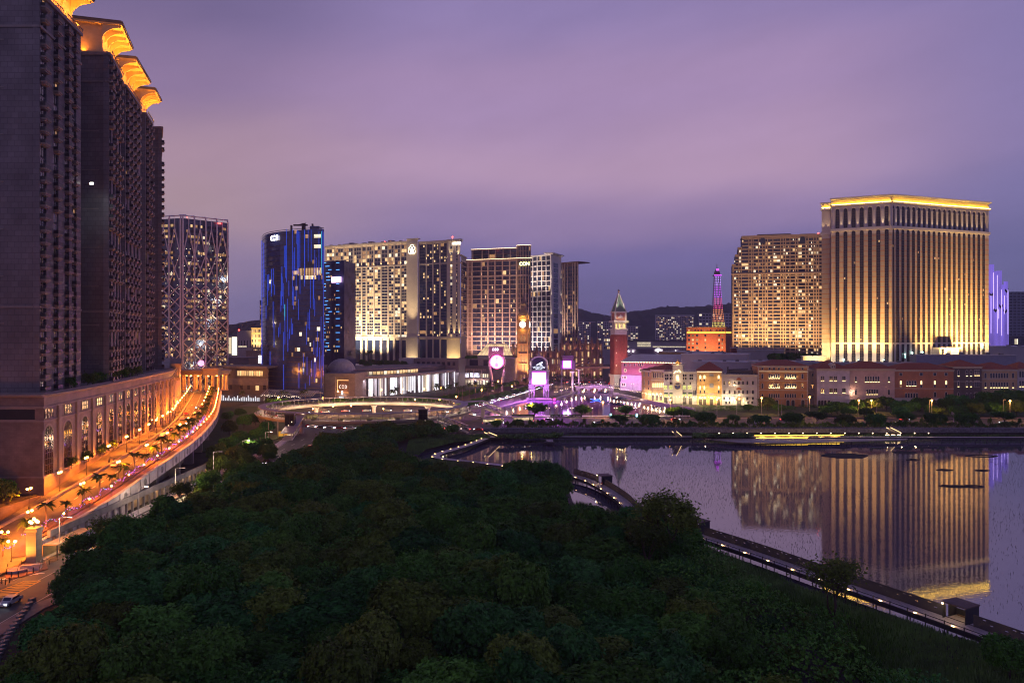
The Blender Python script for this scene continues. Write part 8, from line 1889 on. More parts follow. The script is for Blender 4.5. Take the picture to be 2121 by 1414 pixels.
scatter('undergrowth', WOOD, 150000, 6.4, .27, [LM[0],LM[4],LM[0],LM[1]], 5)
RG = mat('reed_green', (.15,.27,.06), rough=.8, var=.4, coords='world', scale=.2); RB = mat('reed_straw', (.2,.17,.075), rough=.8, var=.4, coords='world', scale=.2); RD_ = mat('reed_dark', (.09,.16,.05), rough=.8, var=.4, coords='world', scale=.2)
scatter('reeds', [(30,184),(32,190),(38,179),(46,164),(54,144),(62,131),(70,120),(80,112),(84,100),(50,100),(46,116),(43,142),(36,160)], 34000, 1.5, .5, [RG,RG,LM[4],RD_], 10, blades=GZ-.1)
scatter('reeds', [(36,178),(41,185.5),(49,170.5),(57.5,150),(65.5,137),(72.5,126),(80,117),(84,100),(52,100),(46,116),(44,142),(38,160)], 30000, 1.7, .45, [RG,RG,RD_], 9, blades=.1)
scatter('reeds', [(12,214),(19,222),(22.5,220),(27,213),(34,202),(41,186),(33,180),(24,196)], 9000, 2.3, .45, [RB,RG,RB], 12, blades=.2)
scatter('reeds', [(-46,300),(-38,300),(-34,292),(-16,284.5),(-2,274),(14,263),(14,255),(0,262),(-20,276),(-40,288)], 6000, 2.4, .5, [RG,RB], 13, blades=GZ-.5)
scatter('reeds', [(-46,345),(-42,305),(-37,306),(-36,322),(-26,342),(-10,356),(-16,366),(-36,360)], 12000, 2.0, .5, [RG,RD_,RG], 14, blades=GZ-.4)
scatter('reeds', [(20,366),(14,360.5),(-8,352),(-2,348),(20,352),(24,360)], 4000, 1.8, .5, [RD_,RG], 15, blades=.0)
scatter('reeds', [(82,352),(108,353),(112,358),(84,358)], 2500, 2.0, .5, [RD_,RG], 16, blades=.0)
# dead stalks standing in the shallow lake
r = random.Random(55); g = MB(); vs = []; fs = []
n = 0
while n < 24000:
    y = 130+215*r.random()**.8; x = r.uniform(8,.68*y)
    if x < 25+(245-y)*.2 and y < 250: continue
    if y < 205 and x < 38+(205-y)*.62: continue
    dens = .5+.5*sin(x*.05+cos(y*.04)*2)*cos(y*.045+x*.01)
    if y > 225 and x < 110: dens += .45
    if r.random() > dens: continue
    h = r.uniform(.12,.55); a = r.uniform(0,pi); w = .05; d = Vector((cos(a)*w,sin(a)*w,0)); l = Vector((r.gauss(0,.12),r.gauss(0,.12),h)); b = Vector((x,y,-.05)); i = len(vs)
    vs += [b-d,b+d,b+l]; fs.append((i,i+1,i+2)); n += 1
me = bpy.data.meshes.new('lake_stalks'); me.from_pydata([tuple(v) for v in vs], [], fs); me.materials.append(mat('dead_stalk', (.05,.04,.04), rough=.9, var=.3)); o = bpy.data.objects.new('lake_stalks', me); link(o); o['kind'] = 'stuff'
# special trees
def airy(seed, h, spread, m, nleaf=1500, size=.3, lean=0.0, tr=.22, flat=False, bare=.35):
    """open tree: forking limbs with clumps of leaves at their ends"""
    r = random.Random(seed); q = MB(); tips = []
    def grow(p, d, ln, rad, lev):
        e = p+d*ln; mid = p+d*ln*.5+Vector((r.gauss(0,.06),r.gauss(0,.06),0))*ln; q.tube([p,mid,e], rad, 5, 0, rad*.62)
        if lev >= 2: tips.append((e, ln)); 
        if lev == 3: return
        for i in range(3 if lev else 4):
            a = r.uniform(0,2*pi); tilt = r.uniform(.35,.8)*(1.25 if flat else 1); v = (d+Vector((cos(a)*tilt*spread,sin(a)*tilt*spread,r.uniform(-.1,.25)))).normalized(); grow(e, v, ln*r.uniform(.55,.78), rad*.6, lev+1)
    grow(Vector((0,0,-.3)), Vector((lean,0,1)).normalized(), h*bare, tr, 0)
    bl = [(p, (l*.85+.5,l*.85+.5,(l*.55+.35))) for p, l in tips]
    vs, fs = [], []; rr = random.Random(seed+1)
    for k in range(nleaf):
        c, R_ = rr.choice(bl); d = Vector((rr.gauss(0,.5),rr.gauss(0,.5),rr.gauss(0,.5))); p = c+Vector((d.x*R_[0],d.y*R_[1],d.z*R_[2])); leaf(vs, fs, p, Vector((rr.gauss(0,.5),rr.gauss(0,.5),1)).normalized(), size*rr.uniform(.6,1.3), rr)
    me = bpy.data.meshes.new('crown'); me.from_pydata([tuple(v) for v in vs], [], fs); me.materials.append(m); me.update(); return me, q.mesh('trunk', [M_bark])
AIRY = [airy(1, 12, 1.0, LM[2], 5200, .2), airy(2, 11, .9, LM[3], 2600, .2), airy(4, 10, 1.1, LM[0], 5200, .24, flat=True), airy(6, 9, .5, LM[2], 1500, .17, bare=.4), airy(8, 6, .8, LM[0], 1700, .26, bare=.2), airy(9, 6.2, .9, LM[4], 1700, .26, bare=.22)]
k0 = len(KINDS); KINDS += AIRY
p = (31,153); tree(k0, p[0], p[1], 1.5, 'tall feathery tree standing above the wood beside the boardwalk', rz=1.0)
tree(k0+1, 26, 149, 1.1, 'brownish open tree tucked under the feathery one', rz=2.2)
tree(k0+3, 49, 118, 1.45, 'slender thin crowned tree alone among the reeds', rz=.3); tree(0, 69, 107, .75, 'dark bushy tree in the lower right corner'); tree(k0+3, 59, 137, .85, 'small sparse sapling against the boardwalk rail', rz=1.7)
tree(k0+2, -86.3, 155, .95, 'spreading dark tree leaning over the street near the shelter', rz=.2); tree(k0+1, -84, 160, 1.0, 'brown leaved street tree behind the leaning one', rz=2.9); tree(k0+2, -85.5, 166, 1.0, 'dark rounded tree rising before the ramp wall', rz=1.2)
tree(k0+2, -77.5, 135, .75, 'low flat topped dark tree at the kerb', rz=2.0)
for i, (x,y,k,s) in enumerate(((-87.2,205,1,.9),(-87.3,222,2,.9),(-87.2,240,1,.85),(-87,256,0,.8),(-87,276,2,.7))): tree(k0+k, x, y, s, '%s street tree along the median strip counted from the shelter' % nth(i), 'street trees on the median', rz=i*1.3)
# trees on the bank below the ramp
for i, (px,py,s,k) in enumerate(((432,985,1.0,3),(455,955,1.1,2),(448,930,1.05,6),(470,915,1.1,0),(490,940,1.1,2),(500,900,1.0,7),(520,925,1.15,0),(535,895,1.1,4),(475,880,1.05,6),(505,868,1.1,0),(530,862,1.0,7),(545,915,1.0,0),(463,1000,.8,6),(485,975,.9,2),(512,955,.9,6),(540,850,.9,3),(470,855,.9,0),(497,846,.8,7),(552,878,1.0,1),(555,925,.9,2),(420,1000,.7,2),(400,1010,.6,6))):
    Yb = 1600*43/(py-690); tree(k, X(px,Yb), Yb, s*.8, ('rust tinged' if k in (6,2) else 'dark green')+' bank tree below the ramp wall, '+nth(i)+' counted upslope', 'trees on the bank below the ramp', sz=s*.8)
# trees along the far shore road and park
SH = []
def pxtree(px, py_top, py_base, k, label, group=None, wide=1.0, zb=GZ):
    Yb = 1600*(H-zb)/(py_base-690); h = (py_base-py_top)*Yb/1600; cr, tk = KINDS[k]; zmax = max(v.co.z for v in cr.vertices); s = h/zmax; return tree(k, X(px,Yb), Yb, s*wide, label, group, sz=s)
pxtree(1107,832,864,k0+4,'small round tree by the lagoon in front of the purple reflection', wide=1.5); pxtree(1204,836,864,k0+5,'round headed lagoon tree right of the purple reflection', wide=1.4); pxtree(1296,838,864,k0+4,'lagoon tree near the boat jetty', wide=1.3)
pxtree(1030,866,888,k0+5,'small tree at the foot of the lagoon stair', wide=1.2); pxtree(1072,866,888,4,'dark bush like tree between road and lagoon lawn', wide=1.0)
ROAD = [(1284,857,886),(1345,856,886),(1461,850,882),(1517,856,884),(1577,856,884),(1643,851,884),(1692,849,884),(1752,856,884),(1812,853,885),(1876,850,884),(1938,852,884),(2000,850,884),(2080,849,884)]
for i, (px,a,b) in enumerate(ROAD): pxtree(px, a, b, (0,4,0,7,1,0,4,2,0,1,7,0,4)[i] if i%3 else k0+2, nth(i)+' dark spreading road tree along the far shore counted from the lagoon', 'road trees along the far shore', wide=1.35)
PARK = [(1395,838,868),(1410,842,866),(1425,846,866),(1440,850,868),(1590,820,850),(1615,834,856),(1550,834,852),(1723,833,860),(1735,830,858),(1775,824,852),(1805,822,852),(1795,840,866),(1836,818,850),(1866,826,858),(1885,830,860),(1905,820,852),(1921,822,850),(1930,835,862),(1960,820,852),(1982,814,852),(1985,838,866),(2006,822,854),(2022,832,862),(2050,806,850),(2065,812,852),(2080,808,852),(2096,804,850),(2115,806,852),(2105,826,862),(2062,830,864),(2035,820,852),(1865,838,866),(1712,838,862),(1760,838,864),(1945,842,868)]
for i, (px,a,b) in enumerate(PARK): pxtree(px, a, b, (0,1,4,7,2,0)[i%6], nth(i)+' dark park tree before the palazzi counted from the lagoon side', 'park trees before the palazzi', wide=1.15)
# shrubs of the embankment: a row of bushes over the lake
r = random.Random(6); i = 0; px = 1050
SHK = [(crown_mesh('crown', round_blobs(random.Random(900+j), 1.6, 1.7, 5, 1.6), 420, .22, LM[(0,2,3)[j]], 950+j), trunk_mesh(1.0, 1.2, 970+j, .1, 3)) for j in range(3)]; ks = len(KINDS); KINDS += SHK
while px < 2125:
    Yb = 377+r.uniform(-1.5,6); s = r.uniform(.48,.85); conic = r.random() < .25
    o = tree(ks+r.randrange(3), X(px,Yb), Yb, s*(.75 if conic else 1), 'dark shrub in the long shrub row above the far lake shore', 'shrubs above the far lake shore', GZ+1.9, 'shrub', sz=s*(1.7 if conic else 1.1)); o['category'] = 'shrub'; px += r.uniform(4,7.5)
scatter('hedge_growth', [(-10,375),(1000,374),(1000,380),(-10,383)], 9000, 3.3, .4, [LM[0],LM[2],RD_], 41)
scatter('bank_grass', [(-10,361),(330,360),(330,373),(-10,373)], 9000, 1.2, .5, [RD_,RG,RD_], 42, blades=GZ-1)
# hedges in the park, planting around casino and hotel podium
def hedge(label, x0, x1, y0, y1, h, z0=GZ, n=1400, m=0):
    r = random.Random(int(x0*7+y0)); vs, fs = [], []
    for k in range(n):
        x, y = r.uniform(x0,x1), r.uniform(y0,y1); f = r.random(); p = Vector((x,y,z0+h*(1-.5*f*f))) if f < .7 else Vector((x,y0,z0+h*r.random())); leaf(vs, fs, p, Vector((r.gauss(0,.5),-.4 if f > .7 else 0,r.gauss(.7,.4))).normalized(), .3*r.uniform(.6,1.3), r)
    me = bpy.data.meshes.new('hedge'); me.from_pydata([tuple(v-Vector((x0,y0,z0))) for v in vs], [], fs); me.materials.append(LM[m]); me.update(); o = bpy.data.objects.new('hedge', me); link(o, None, Matrix.Translation((x0,y0,z0))); tag(o, label, 'hedge'); return o
hedge('clipped hedge left of the purple reflection', 0, 13, 442.2, 444.2, 1.3); hedge('clipped hedge between the two middle lagoon trees', 22, 40, 442.2, 444.2, 1.3); hedge('clipped hedge right of the lagoon lawn', 56, 76, 442.2, 444.2, 1.2); hedge('green hedge mound before the pale grey villa', 118, 150, 478, 492, 2.4, n=2600, m=4); hedge('yellow green hedge bank before the orange palazzo', 152, 178, 484, 492, 2.0, n=1800, m=4)
hedge('dark hedge along the lawn before the white palazzo', 185, 240, 497, 500, 1.6, n=1800)
for i, (px,py,pt,k,Yb) in enumerate(((752,752,741,0,690),(770,752,742,7,692),(786,753,742,0,694),(803,753,744,4,690),(820,754,744,0,690),(836,755,745,1,690),(762,756,744,1,684))):
    cr, tk = KINDS[k]; s = .85; tree(k, X(px,Yb), Yb, s, nth(i)+' round tree on the hotel podium roof counted from the dome', 'trees on the hotel podium roof', Z(py+8,Yb), rz=i)
for i, (px,py) in enumerate(((975,735),(984,733),(968,737))): tree(0, X(px,705), 705, .55, nth(i)+' small tree by the glass pavilion', 'trees by the glass pavilion', Z(746,705))
for i, px in enumerate((1600,1612,1625,1638,1650,1662,1672,1684)): tree((0,4,1,7)[i%4], X(px,620), 620, 1.0, nth(i)+' dark tree on the roof garden left of the resort tower', 'trees on the roof garden', Z(752,620))
# planting on the podium and terrace
for i, s in enumerate((22,36,40,48,56,62,70,80,90)):
    M = pod_frame(s); tree(ks+i%3, *(M @ Vector((0,2.2,0))).xy, 1.2, nth(i)+' shrub on the podium roof edge counted from the near corner', 'shrubs on the podium roof', PZ-.5, 'shrub')['category'] = 'shrub'
for i, (x,y,s) in enumerate(((-129,171,1.6),(-132,176,2.0),(-128,180,1.5),(-130,186,2.2),(-126,192,1.6),(-134,190,2.4),(-129,197,1.7),(-138,183,2.4),(-136,198,2.2))): tree(ks+i%3, x, y, s, nth(i)+' shrub on the dark terrace beside the podium wall', 'shrubs on the terrace', 7.8, 'shrub')['category'] = 'shrub'
for i, (x,y) in enumerate(((-140,192),(-146,196),(-141,200))): tree((0,7,0)[i], x, y, 1.0, nth(i)+' dark tree on the terrace at the left edge', 'trees on the terrace', 7.8)
for i, s in enumerate((15.5,25,27.5,38,41,50)):
    M = pod_frame(s); tree(ks+2, *(M @ Vector((0,-.7,0))).xy, .95, nth(i)+' shrub growing on the sill of an arched window', 'shrubs on the arched window sills', 12.2, 'shrub')['category'] = 'shrub'
# --- palms
def palm_meshes(seed, h, nf, fl, m):
    r = random.Random(seed); q = MB(); q.tube([(0,0,-.2),(r.uniform(-.1,.1),0,h*.5),(r.uniform(-.2,.2),r.uniform(-.2,.2),h)], .2, 7, 0, .13); tk = q.mesh('trunk', [mat('palm_bark', (.16,.11,.08), rough=.9, var=.2)]); q = MB()
    for i in range(nf):
        a = 2*pi*i/nf+r.uniform(-.2,.2); el = r.uniform(-.1,1.0); n = 6; P_ = []
        for k in range(n): s = k/(n-1); P_.append(Vector((cos(a)*fl*s*cos(el*.5), sin(a)*fl*s*cos(el*.5), h+fl*(s*sin(el)-.75*s*s*(1.15-el*.5)))))
        sd = Vector((-sin(a),cos(a),0)); w = [.05,.34,.42,.36,.24,.05]
        q.strip([P_[k]+sd*w[k]-Vector((0,0,w[k]*.5)) for k in range(n)], P_); q.strip(P_, [P_[k]-sd*w[k]-Vector((0,0,w[k]*.5)) for k in range(n)])
    return q.mesh('fronds', [m]), tk
LP = leafmat('palm_leaf', (.05,.08,.02), .2, .3)
PALM = [palm_meshes(i, 3.4+.5*i, 18, 1.9, LP) for i in range(3)]; TALL = [palm_meshes(20+i, 9+i, 20, 3.2, LP) for i in range(3)]
def palm(ms, x, y, z_, label, group, s=1.0):
    o = bpy.data.objects.new('palm_tree', None); link(o, None, Matrix.Translation((x,y,z_)) @ Matrix.Rotation(NPR.uniform(0,6),4,'Z')); tag(o, label, 'palm', group)
    for nm, me in (('fronds',ms[0]),('trunk',ms[1])): c = bpy.data.objects.new(nm, me); link(c, o, Matrix.Diagonal((s,s,s,1)))
    return o
E_fairy = [glow('fairy_violet', (.45,.12,1), 2.4), glow('fairy_blue', (.1,.25,1), 2.4), glow('fairy_pink', (1,.2,.8), 2), glow('fairy_green', (.1,1,.4), 1.2)]
i = 0; s = 3.0; NP = 0
while s < LRE-20:
    p, a = re_off(s, 5.0, .3); palm(PALM[i%3], p.x, p.y, p.z, nth(i)+' short palm in the ramp planter counted from the gate pillar', 'palms in the ramp planter', .9+.15*((i*7)%3)); i += 1; s += 7.6
for i, (px,py,Yb) in enumerate(((722,742,640),(728,741,660),(742,742,650),(757,742,655),(765,741,640),(770,742,660))): palm(TALL[i%3], X(px,Yb), Yb, Z(751,Yb), nth(i)+' tall palm before the crest hotel counted from the dome', 'palms before the crest hotel', .9)
for i, (px,py,Yb) in enumerate(((812,835,520),(820,834,523),(905,838,545),(918,838,552),(930,836,548),(945,836,560),(958,835,556),(972,834,570),(985,830,560),(1000,832,566),(1012,829,575),(1024,827,572),(1042,823,590),(1067,820,600),(1087,817,612),(1010,836,545),(950,842,530))): palm(TALL[i%3], X(px,Yb), Yb, GZ, nth(i)+' tall boulevard palm in front of the fin wall counted from the left', 'palms along the boulevard', 1.05)
for i, (px,Yb) in enumerate(((1142,650),(1152,655),(1160,650),(1192,690),(1206,700),(1218,690),(1232,700),(1245,690),(1150,690),(1170,700))): palm(TALL[i%3], X(px,Yb), Yb, GZ, nth(i)+' tall palm beyond the sign tower counted from the left', 'palms beyond the sign tower', 1.0)
for i, (px,Yb) in enumerate(((610,540),(640,536),(648,532),(520,545),(600,538))): palm(TALL[i%3], X(px,Yb), Yb-18, GZ, nth(i)+' dark palm at the foot of the blue tower', 'palms at the foot of the blue tower', .9)
for i, (px,Yb) in enumerate(((560,500),(575,498),(590,495),(700,500),(716,500),(735,498),(750,500),(765,500),(842,505),(860,508),(876,512),(890,516))): tree((0,1,7,4)[i%4], X(px,Yb), Yb, .75, nth(i)+' dark tree between the casino and the ring footbridge', 'trees behind the ring footbridge')
for i in range(34): sx = (i%17)/16; tree((0,1,7,4)[i%4], -32+sx*58+(i//17)*-22, 484+sx*190+(i//17)*30, .62, nth(i)+' small dark tree lining the lagoon boulevard', 'trees lining the boulevard')
# garland of fairy lights over the planter
acc = [[] for _ in E_fairy]; t = thing('fairy_light_garland', 'garland of violet and blue fairy lights running along the ramp palms', 'garland', tuple(re_off(60,5)[0])); r = random.Random(2)
for k in range(420):
    s = 2+k*.44; p, a = re_off(s, 4.2+r.gauss(0,.25), 1.5+.5*sin(s*.8)+r.gauss(0,.22)); acc[r.choices(range(4),(.5,.25,.15,.1))[0]].append(p)
for m, pts in zip(E_fairy, acc):
    g = MB()
    for p in pts: g.ball(p.x,p.y,p.z,.09,5,0,1,3)
    part('fairy_lights', g, m, t, kind='stuff')
g = MB(); g.tube([tuple(re_off(2+k*1.5, 4.2, 1.6+.5*sin((2+k*1.5)*.8))[0]) for k in range(124)], .025, 3); part('cable', g, M_rail, t)
for s in range(10, 190, 18): p, a = re_off(s, 4.2, 1.9); lamp('POINT', p, (.5,.2,1), 60, t, r=.2)
# ================================================================ street lamps, vehicles, small furniture, haze
def lamp_double(name='street_lamp'):
    t = thing(name, 'x', 'street lamp'); g = MB(); g.cyl(0,0,0,.5,.2,.14,8); g.cyl(0,0,.5,4.6,.07,.055,6); g.tube([(-.7,0,4.75),(-.35,0,4.45),(0,0,4.5),(.35,0,4.45),(.7,0,4.75)],.04,5); part('pole', g, M_pole, t)
    for dx in (-.7,.7): g = MB(); g.ball(dx,0,5.0,.3,8); part('globe', g, E_orange, t)
    return t
def lamp_single():
    t = thing('street_lamp', 'x', 'street lamp'); g = MB(); g.cyl(0,0,0,.35,.16,.1,8); g.cyl(0,0,.35,2.9,.05,.045,6); part('pole', g, M_pole, t); g = MB(); g.ball(0,0,3.15,.24,8); part('globe', g, E_orange, t); return t
def with_light(t, z_, c, p, r=.25): lamp('POINT', WM[t.name] @ Vector((0,-.0,z_)), c, p, t, r=r)
P2, P1 = None, None
R8 = random.Random(12)
i = 0; s = 31
while s < LRE-10:      # tall double lamps on the podium side
    p, a = re_off(s, 17.6, 0.1); M = Matrix.Translation(p) @ Matrix.Rotation(a,4,'Z')
    lb = nth(i)+' twin globe lamp along the podium side of the ramp counted from the pillar'
    if P2 is None: P2 = lamp_double(); P2.matrix_basis = M; WM[P2.name] = M; P2['label'] = lb; P2['group'] = 'twin lamps on the podium side'; o = P2
    else: o = copy_thing(P2, M, lb)
    i += 1; s += 15.5
twins = [o for o in bpy.data.objects if o.get('group') == 'twin lamps on the podium side']
i = 0; s = 14
while s < LRE-20:      # twin lamps in the planter
    p, a = re_off(s, 6.4, .3); lb = nth(i)+' twin globe lamp beside the palm planter counted from the pillar'; o = copy_thing(P2, Matrix.Translation(p) @ Matrix.Rotation(a,4,'Z'), lb, 'twin lamps beside the planter'); i += 1; s += 21
planters = [o for o in bpy.data.objects if o.get('group') == 'twin lamps beside the planter']
i = 0; s = 8
while s < LRE-6:       # low lamps on the parapet side
    p, a = re_off(s, 1.2, .15); lb = nth(i)+' low globe lamp along the ramp parapet counted from the pillar'; M = Matrix.Translation(p)
    if P1 is None: P1 = lamp_single(); P1.matrix_basis = M; WM[P1.name] = M; P1['label'] = lb; P1['group'] = 'low lamps along the parapet'
    else: copy_thing(P1, M, lb)
    i += 1; s += 10.5
lows = [o for o in bpy.data.objects if o.get('group') == 'low lamps along the parapet']
def down(o, c, p): q = WM[o.name].translation; lamp('SPOT', q+Vector((0,0,5.5)), c, p, o, q, 150, .55, .3)
for k, o in enumerate(twins):
    if k < 8: down(o, ORANGE, 1700 if not k else 4200)
    else: with_light(o, 5.6, ORANGE, 4600, .3)
for k, o in enumerate(planters):
    if k < 6: down(o, ORANGE, 2600)
    else: with_light(o, 5.6, ORANGE, 3000, .3)
for o in lows: with_light(o, 3.6, AMBER, 420, .2)
for k, (px,py) in enumerate(((24,1172),(10,1150))):
    p = G(px,py,GZ); o = copy_thing(P2, Matrix.Translation((p.x,p.y,GZ+.1)), ('twin globe lamp on the brick traffic island','twin globe lamp at the left edge of the crossing')[k], 'lamps by the crossing'); with_light(o, 5.4, ORANGE, 3600, .3)
# wall brackets on the podium
q = MB(); q.ball(0,0,0,.2,6,0,1,4); me_wl2 = q.mesh('wall_lamp', [E_orange])
for s in list(range(97,190,8)): inst('wall_lamp', me_wl2, pod, pod_frame(s) @ Matrix.Translation((0,-1.1,16.5)))
# tall highway lamps
def mast(px, py_base, py_top, label, lit, group=None, arm=2.2, z0=GZ):
    Yb = 1600*(H-z0)/(py_base-690); x = X(px,Yb); zt = Z(py_top,Yb); t = thing('street_lamp', label, 'street lamp', (x,Yb,z0), 0, group)
    g = MB(); g.cyl(x,Yb,z0,zt,.13,.08,6); g.tube([(x,Yb,zt),(x+arm*.6,Yb,zt+.25),(x+arm,Yb,zt+.2)] if not lit else [(x,Yb,zt),(x,Yb,zt+.3)], .07, 5); part('pole', g, M_galv, t)
    g = MB()
    if lit: g.ball(x,Yb,zt+.3,.55,8,0,.8); part('lamp_head', g, E_orange, t); lamp('POINT', (x,Yb-1.2,zt-.4), (1,.45,.12), 2200, t, r=.4)
    else: g.box(x+arm-.4,x+arm+.6,Yb-.2,Yb+.2,zt+.1,zt+.28); part('lamp_head', g, M_galv, t)
    return t
for i, (px,b,tp) in enumerate(((1388.5,869,829),(1485,866,828),(1577.5,858,825),(1677,860,823),(1779,864,830),(1805,855,830),(1930,870,830),(2092,869,831))): mast(px, b, tp, nth(i)+' glowing orange mast lamp along the far shore road counted from the left', True, 'glowing mast lamps along the far road')
for i, (px,b,tp) in enumerate(((1414,868,832),(1612,862,827),(1619,865,830),(1713,860,828),(1925,869,829),(2078,869,828),(1526,862,830),(1816,856,836))): mast(px, b, tp, nth(i)+' unlit grey mast lamp along the far shore road counted from the left', False, 'unlit mast lamps along the far road', arm=.6)
for i, (px,b,tp) in enumerate(((442,1000,936),(502,952,913),(550,937,895),(363,1042,970),(286,1064,1009),(123,1150,1072),(575,905,860))): mast(px, b, tp, nth(i)+' grey mast lamp along the street below the ramp', False, 'mast lamps along the street below'); lamp('POINT', (X(px,1600*48/(b-690))+2.6, 1600*48/(b-690)-.6, GZ+7.5), (1,.72,.5), 800, None, r=.4)
# twin globe lamps on the promenade
t = thing('promenade_lamp', 'first twin globe lamp on the lagoon promenade counted from the left', 'street lamp', (X(1095,447),447,GZ+.2), 0, 'promenade lamps'); M = WM[t.name]; g = MB(); g.on(M); g.cyl(0,0,0,.5,.22,.12,8); g.cyl(0,0,.5,4.3,.07,n=6); g.tube([(-.8,0,4.3),(0,0,4.2),(.8,0,4.3)],.05,4); part('pole', g, M_pole, t)
for dx in (-.8,.8): g = MB(); g.on(M); g.ball(dx,0,4.6,.2,8); part('globe', g, glow('promenade_globe', (1,.75,.42), 5), t)
L0 = t
for i, px in enumerate((1135,1184,1224,1275,1316,1365)): o = copy_thing(L0, Matrix.Translation((X(px,447),447,GZ+.2)), nth(i+1)+' twin globe lamp on the lagoon promenade counted from the left'); lamp('POINT', (X(px,447),446,GZ+4), (1,.8,.45), 420, o, r=.3)
lamp('POINT', (X(1095,447),446,GZ+4), (1,.8,.45), 420, L0, r=.3)
for i, (px,Yb) in enumerate(((1100,441),(1249,441))): mast(px, 864, 836 if i == 0 else 834, ('amber mast lamp beside the purple reflection','amber mast lamp beside the right lagoon tree')[i], True, 'amber lamps by the lagoon')
# quay lamps by the palazzi and along the boulevard
k = 0
for (a, b, n, la) in (((94,550),(104,515),7,'quay lamp along the lagoon steps'),((106,520),(150,511),13,'quay lamp before the clock house and ochre palazzo'),((78,612),(92,560),9,'quay lamp along the magenta palace'),((-8,500),(10,556),5,'quay lamp along the left lagoon wall'),((32,562),(52,628),5,'quay lamp between the sign tower and the bridge'),((60,640),(100,640),4,'lamp on the stone bridge parapet')):
    for i in range(n):
        s = i/(n-1); x, y = a[0]+(b[0]-a[0])*s, a[1]+(b[1]-a[1])*s; o = copy_thing(L0, Matrix.Translation((x,y,GZ+(1.6 if 'bridge' in la and 'tower' not in la else .8))), nth(i)+' '+la, 'quay lamps around the lagoon')
        if i % 3 == 1: purple_fill = 'left lagoon' in la or 'sign tower' in la or 'magenta' in la or 'bridge' in la; lamp('POINT', (x,y-.6,GZ+5.2), (.7,.3,1) if purple_fill else (1,.78,.45), 1700 if purple_fill else 420, o, r=.3)  # purple points are added fill for the lagoon's ambient glow; the globes are warm
# --- vehicles
def car(label, x, y, rz, paint, z_=GZ, lights=True, group=None, kind='car'):
    t = thing('parked_car' if not lights else 'car', label, 'car', (x,y,z_), rz, group); M = WM[t.name]
    g = MB(); g.on(M @ Matrix.Rotation(pi/2,4,'Z') @ Matrix.Rotation(pi,4,'Z')); g.on(M)
    pr = [(-2.2,.35),(2.2,.35),(2.25,.7),(1.9,.86),(1.05,.95),(.55,1.42),(-.95,1.45),(-1.65,1.0),(-2.15,.92),(-2.25,.6)]
    g.prof(pr,-.86,.86); part('body', g, paint, t)
    g = MB(); g.on(M); g.prof([(.98,.98),(.56,1.36),(-.92,1.39),(-1.5,1.02)],-.88,.88); g.add([(1.04,-.7,.98),(1.04,.7,.98),(.6,.62,1.39),(.6,-.62,1.39)],[(0,1,2,3)]); part('window', g, M_glassd, t)
    for dx in (-1.35,1.35):
        for dy in (-.8,.8): g = MB(); g.on(M @ Matrix.Translation((dx,dy,.33)) @ Matrix.Rotation(pi/2,4,'X')); g.cyl(0,0,-.1,.1,.33,n=12); part('wheel', g, M_rail, t)
    for dy in (-.6,.6):
        g = MB(); g.on(M); g.box(2.2,2.28,dy-.18,dy+.18,.6,.78); part('headlight', g, glow('headlight', (.85,.93,1), 22) if lights else M_galv, t)
        g = MB(); g.on(M); g.box(-2.3,-2.22,dy-.18,dy+.18,.66,.82); part('taillight', g, glow('taillight', (1,.04,.03), 10) if lights else mat('taillight_off', (.2,.02,.02)), t)
    return t
PAINT = [mat('car_white', (.6,.6,.58), rough=.25, var=.03), mat('car_black', (.02,.02,.022), rough=.25, var=.03), mat('car_silver', (.3,.3,.32), rough=.3, metal=.4, var=.03), mat('car_red', (.35,.03,.02), rough=.25, var=.03), mat('car_van', (.62,.5,.36), rough=.3, var=.03)]
for i, (s, c, lb) in enumerate(((214,4,'cream van parked in the row on the ramp'),(221,0,'white car parked beyond the cream van'),(229,1,'dark car third in the parked row on the ramp'),(237,3,'red car fourth in the parked row on the ramp'),(245,3,'farthest red car in the parked row on the ramp'),(205,1,'nearest dark car in the parked row on the ramp'))):
    p, a = re_off(s, 7.6, .02); car(lb, p.x, p.y, a, PAINT[c], p.z, False)
p, a = re_off(128, 13.5, .02); car('white car with red tail lights driving up the ramp', p.x, p.y, a, PAINT[0], p.z)
for s, o, c, lb in ((72,13.4,2,'silver car driving up the narrow part of the ramp'),(146,13.5,1,'dark car following the white one up the ramp'),(168,9.4,0,'white car coming down the ramp'),(186,13.6,2,'silver car high on the ramp'),(208,13.6,3,'red car near the top of the ramp'),(240,10,0,'white car turning before the colonnade')): q, a = re_off(s, o, .02); car(lb, q.x, q.y, a if o > 13 else a+pi, PAINT[c], q.z)
lamp('SPOT', Vector((p.x,p.y,p.z+.8)), (1,.05,.03), 300, None, (p.x,p.y-8,p.z), 80, .8)
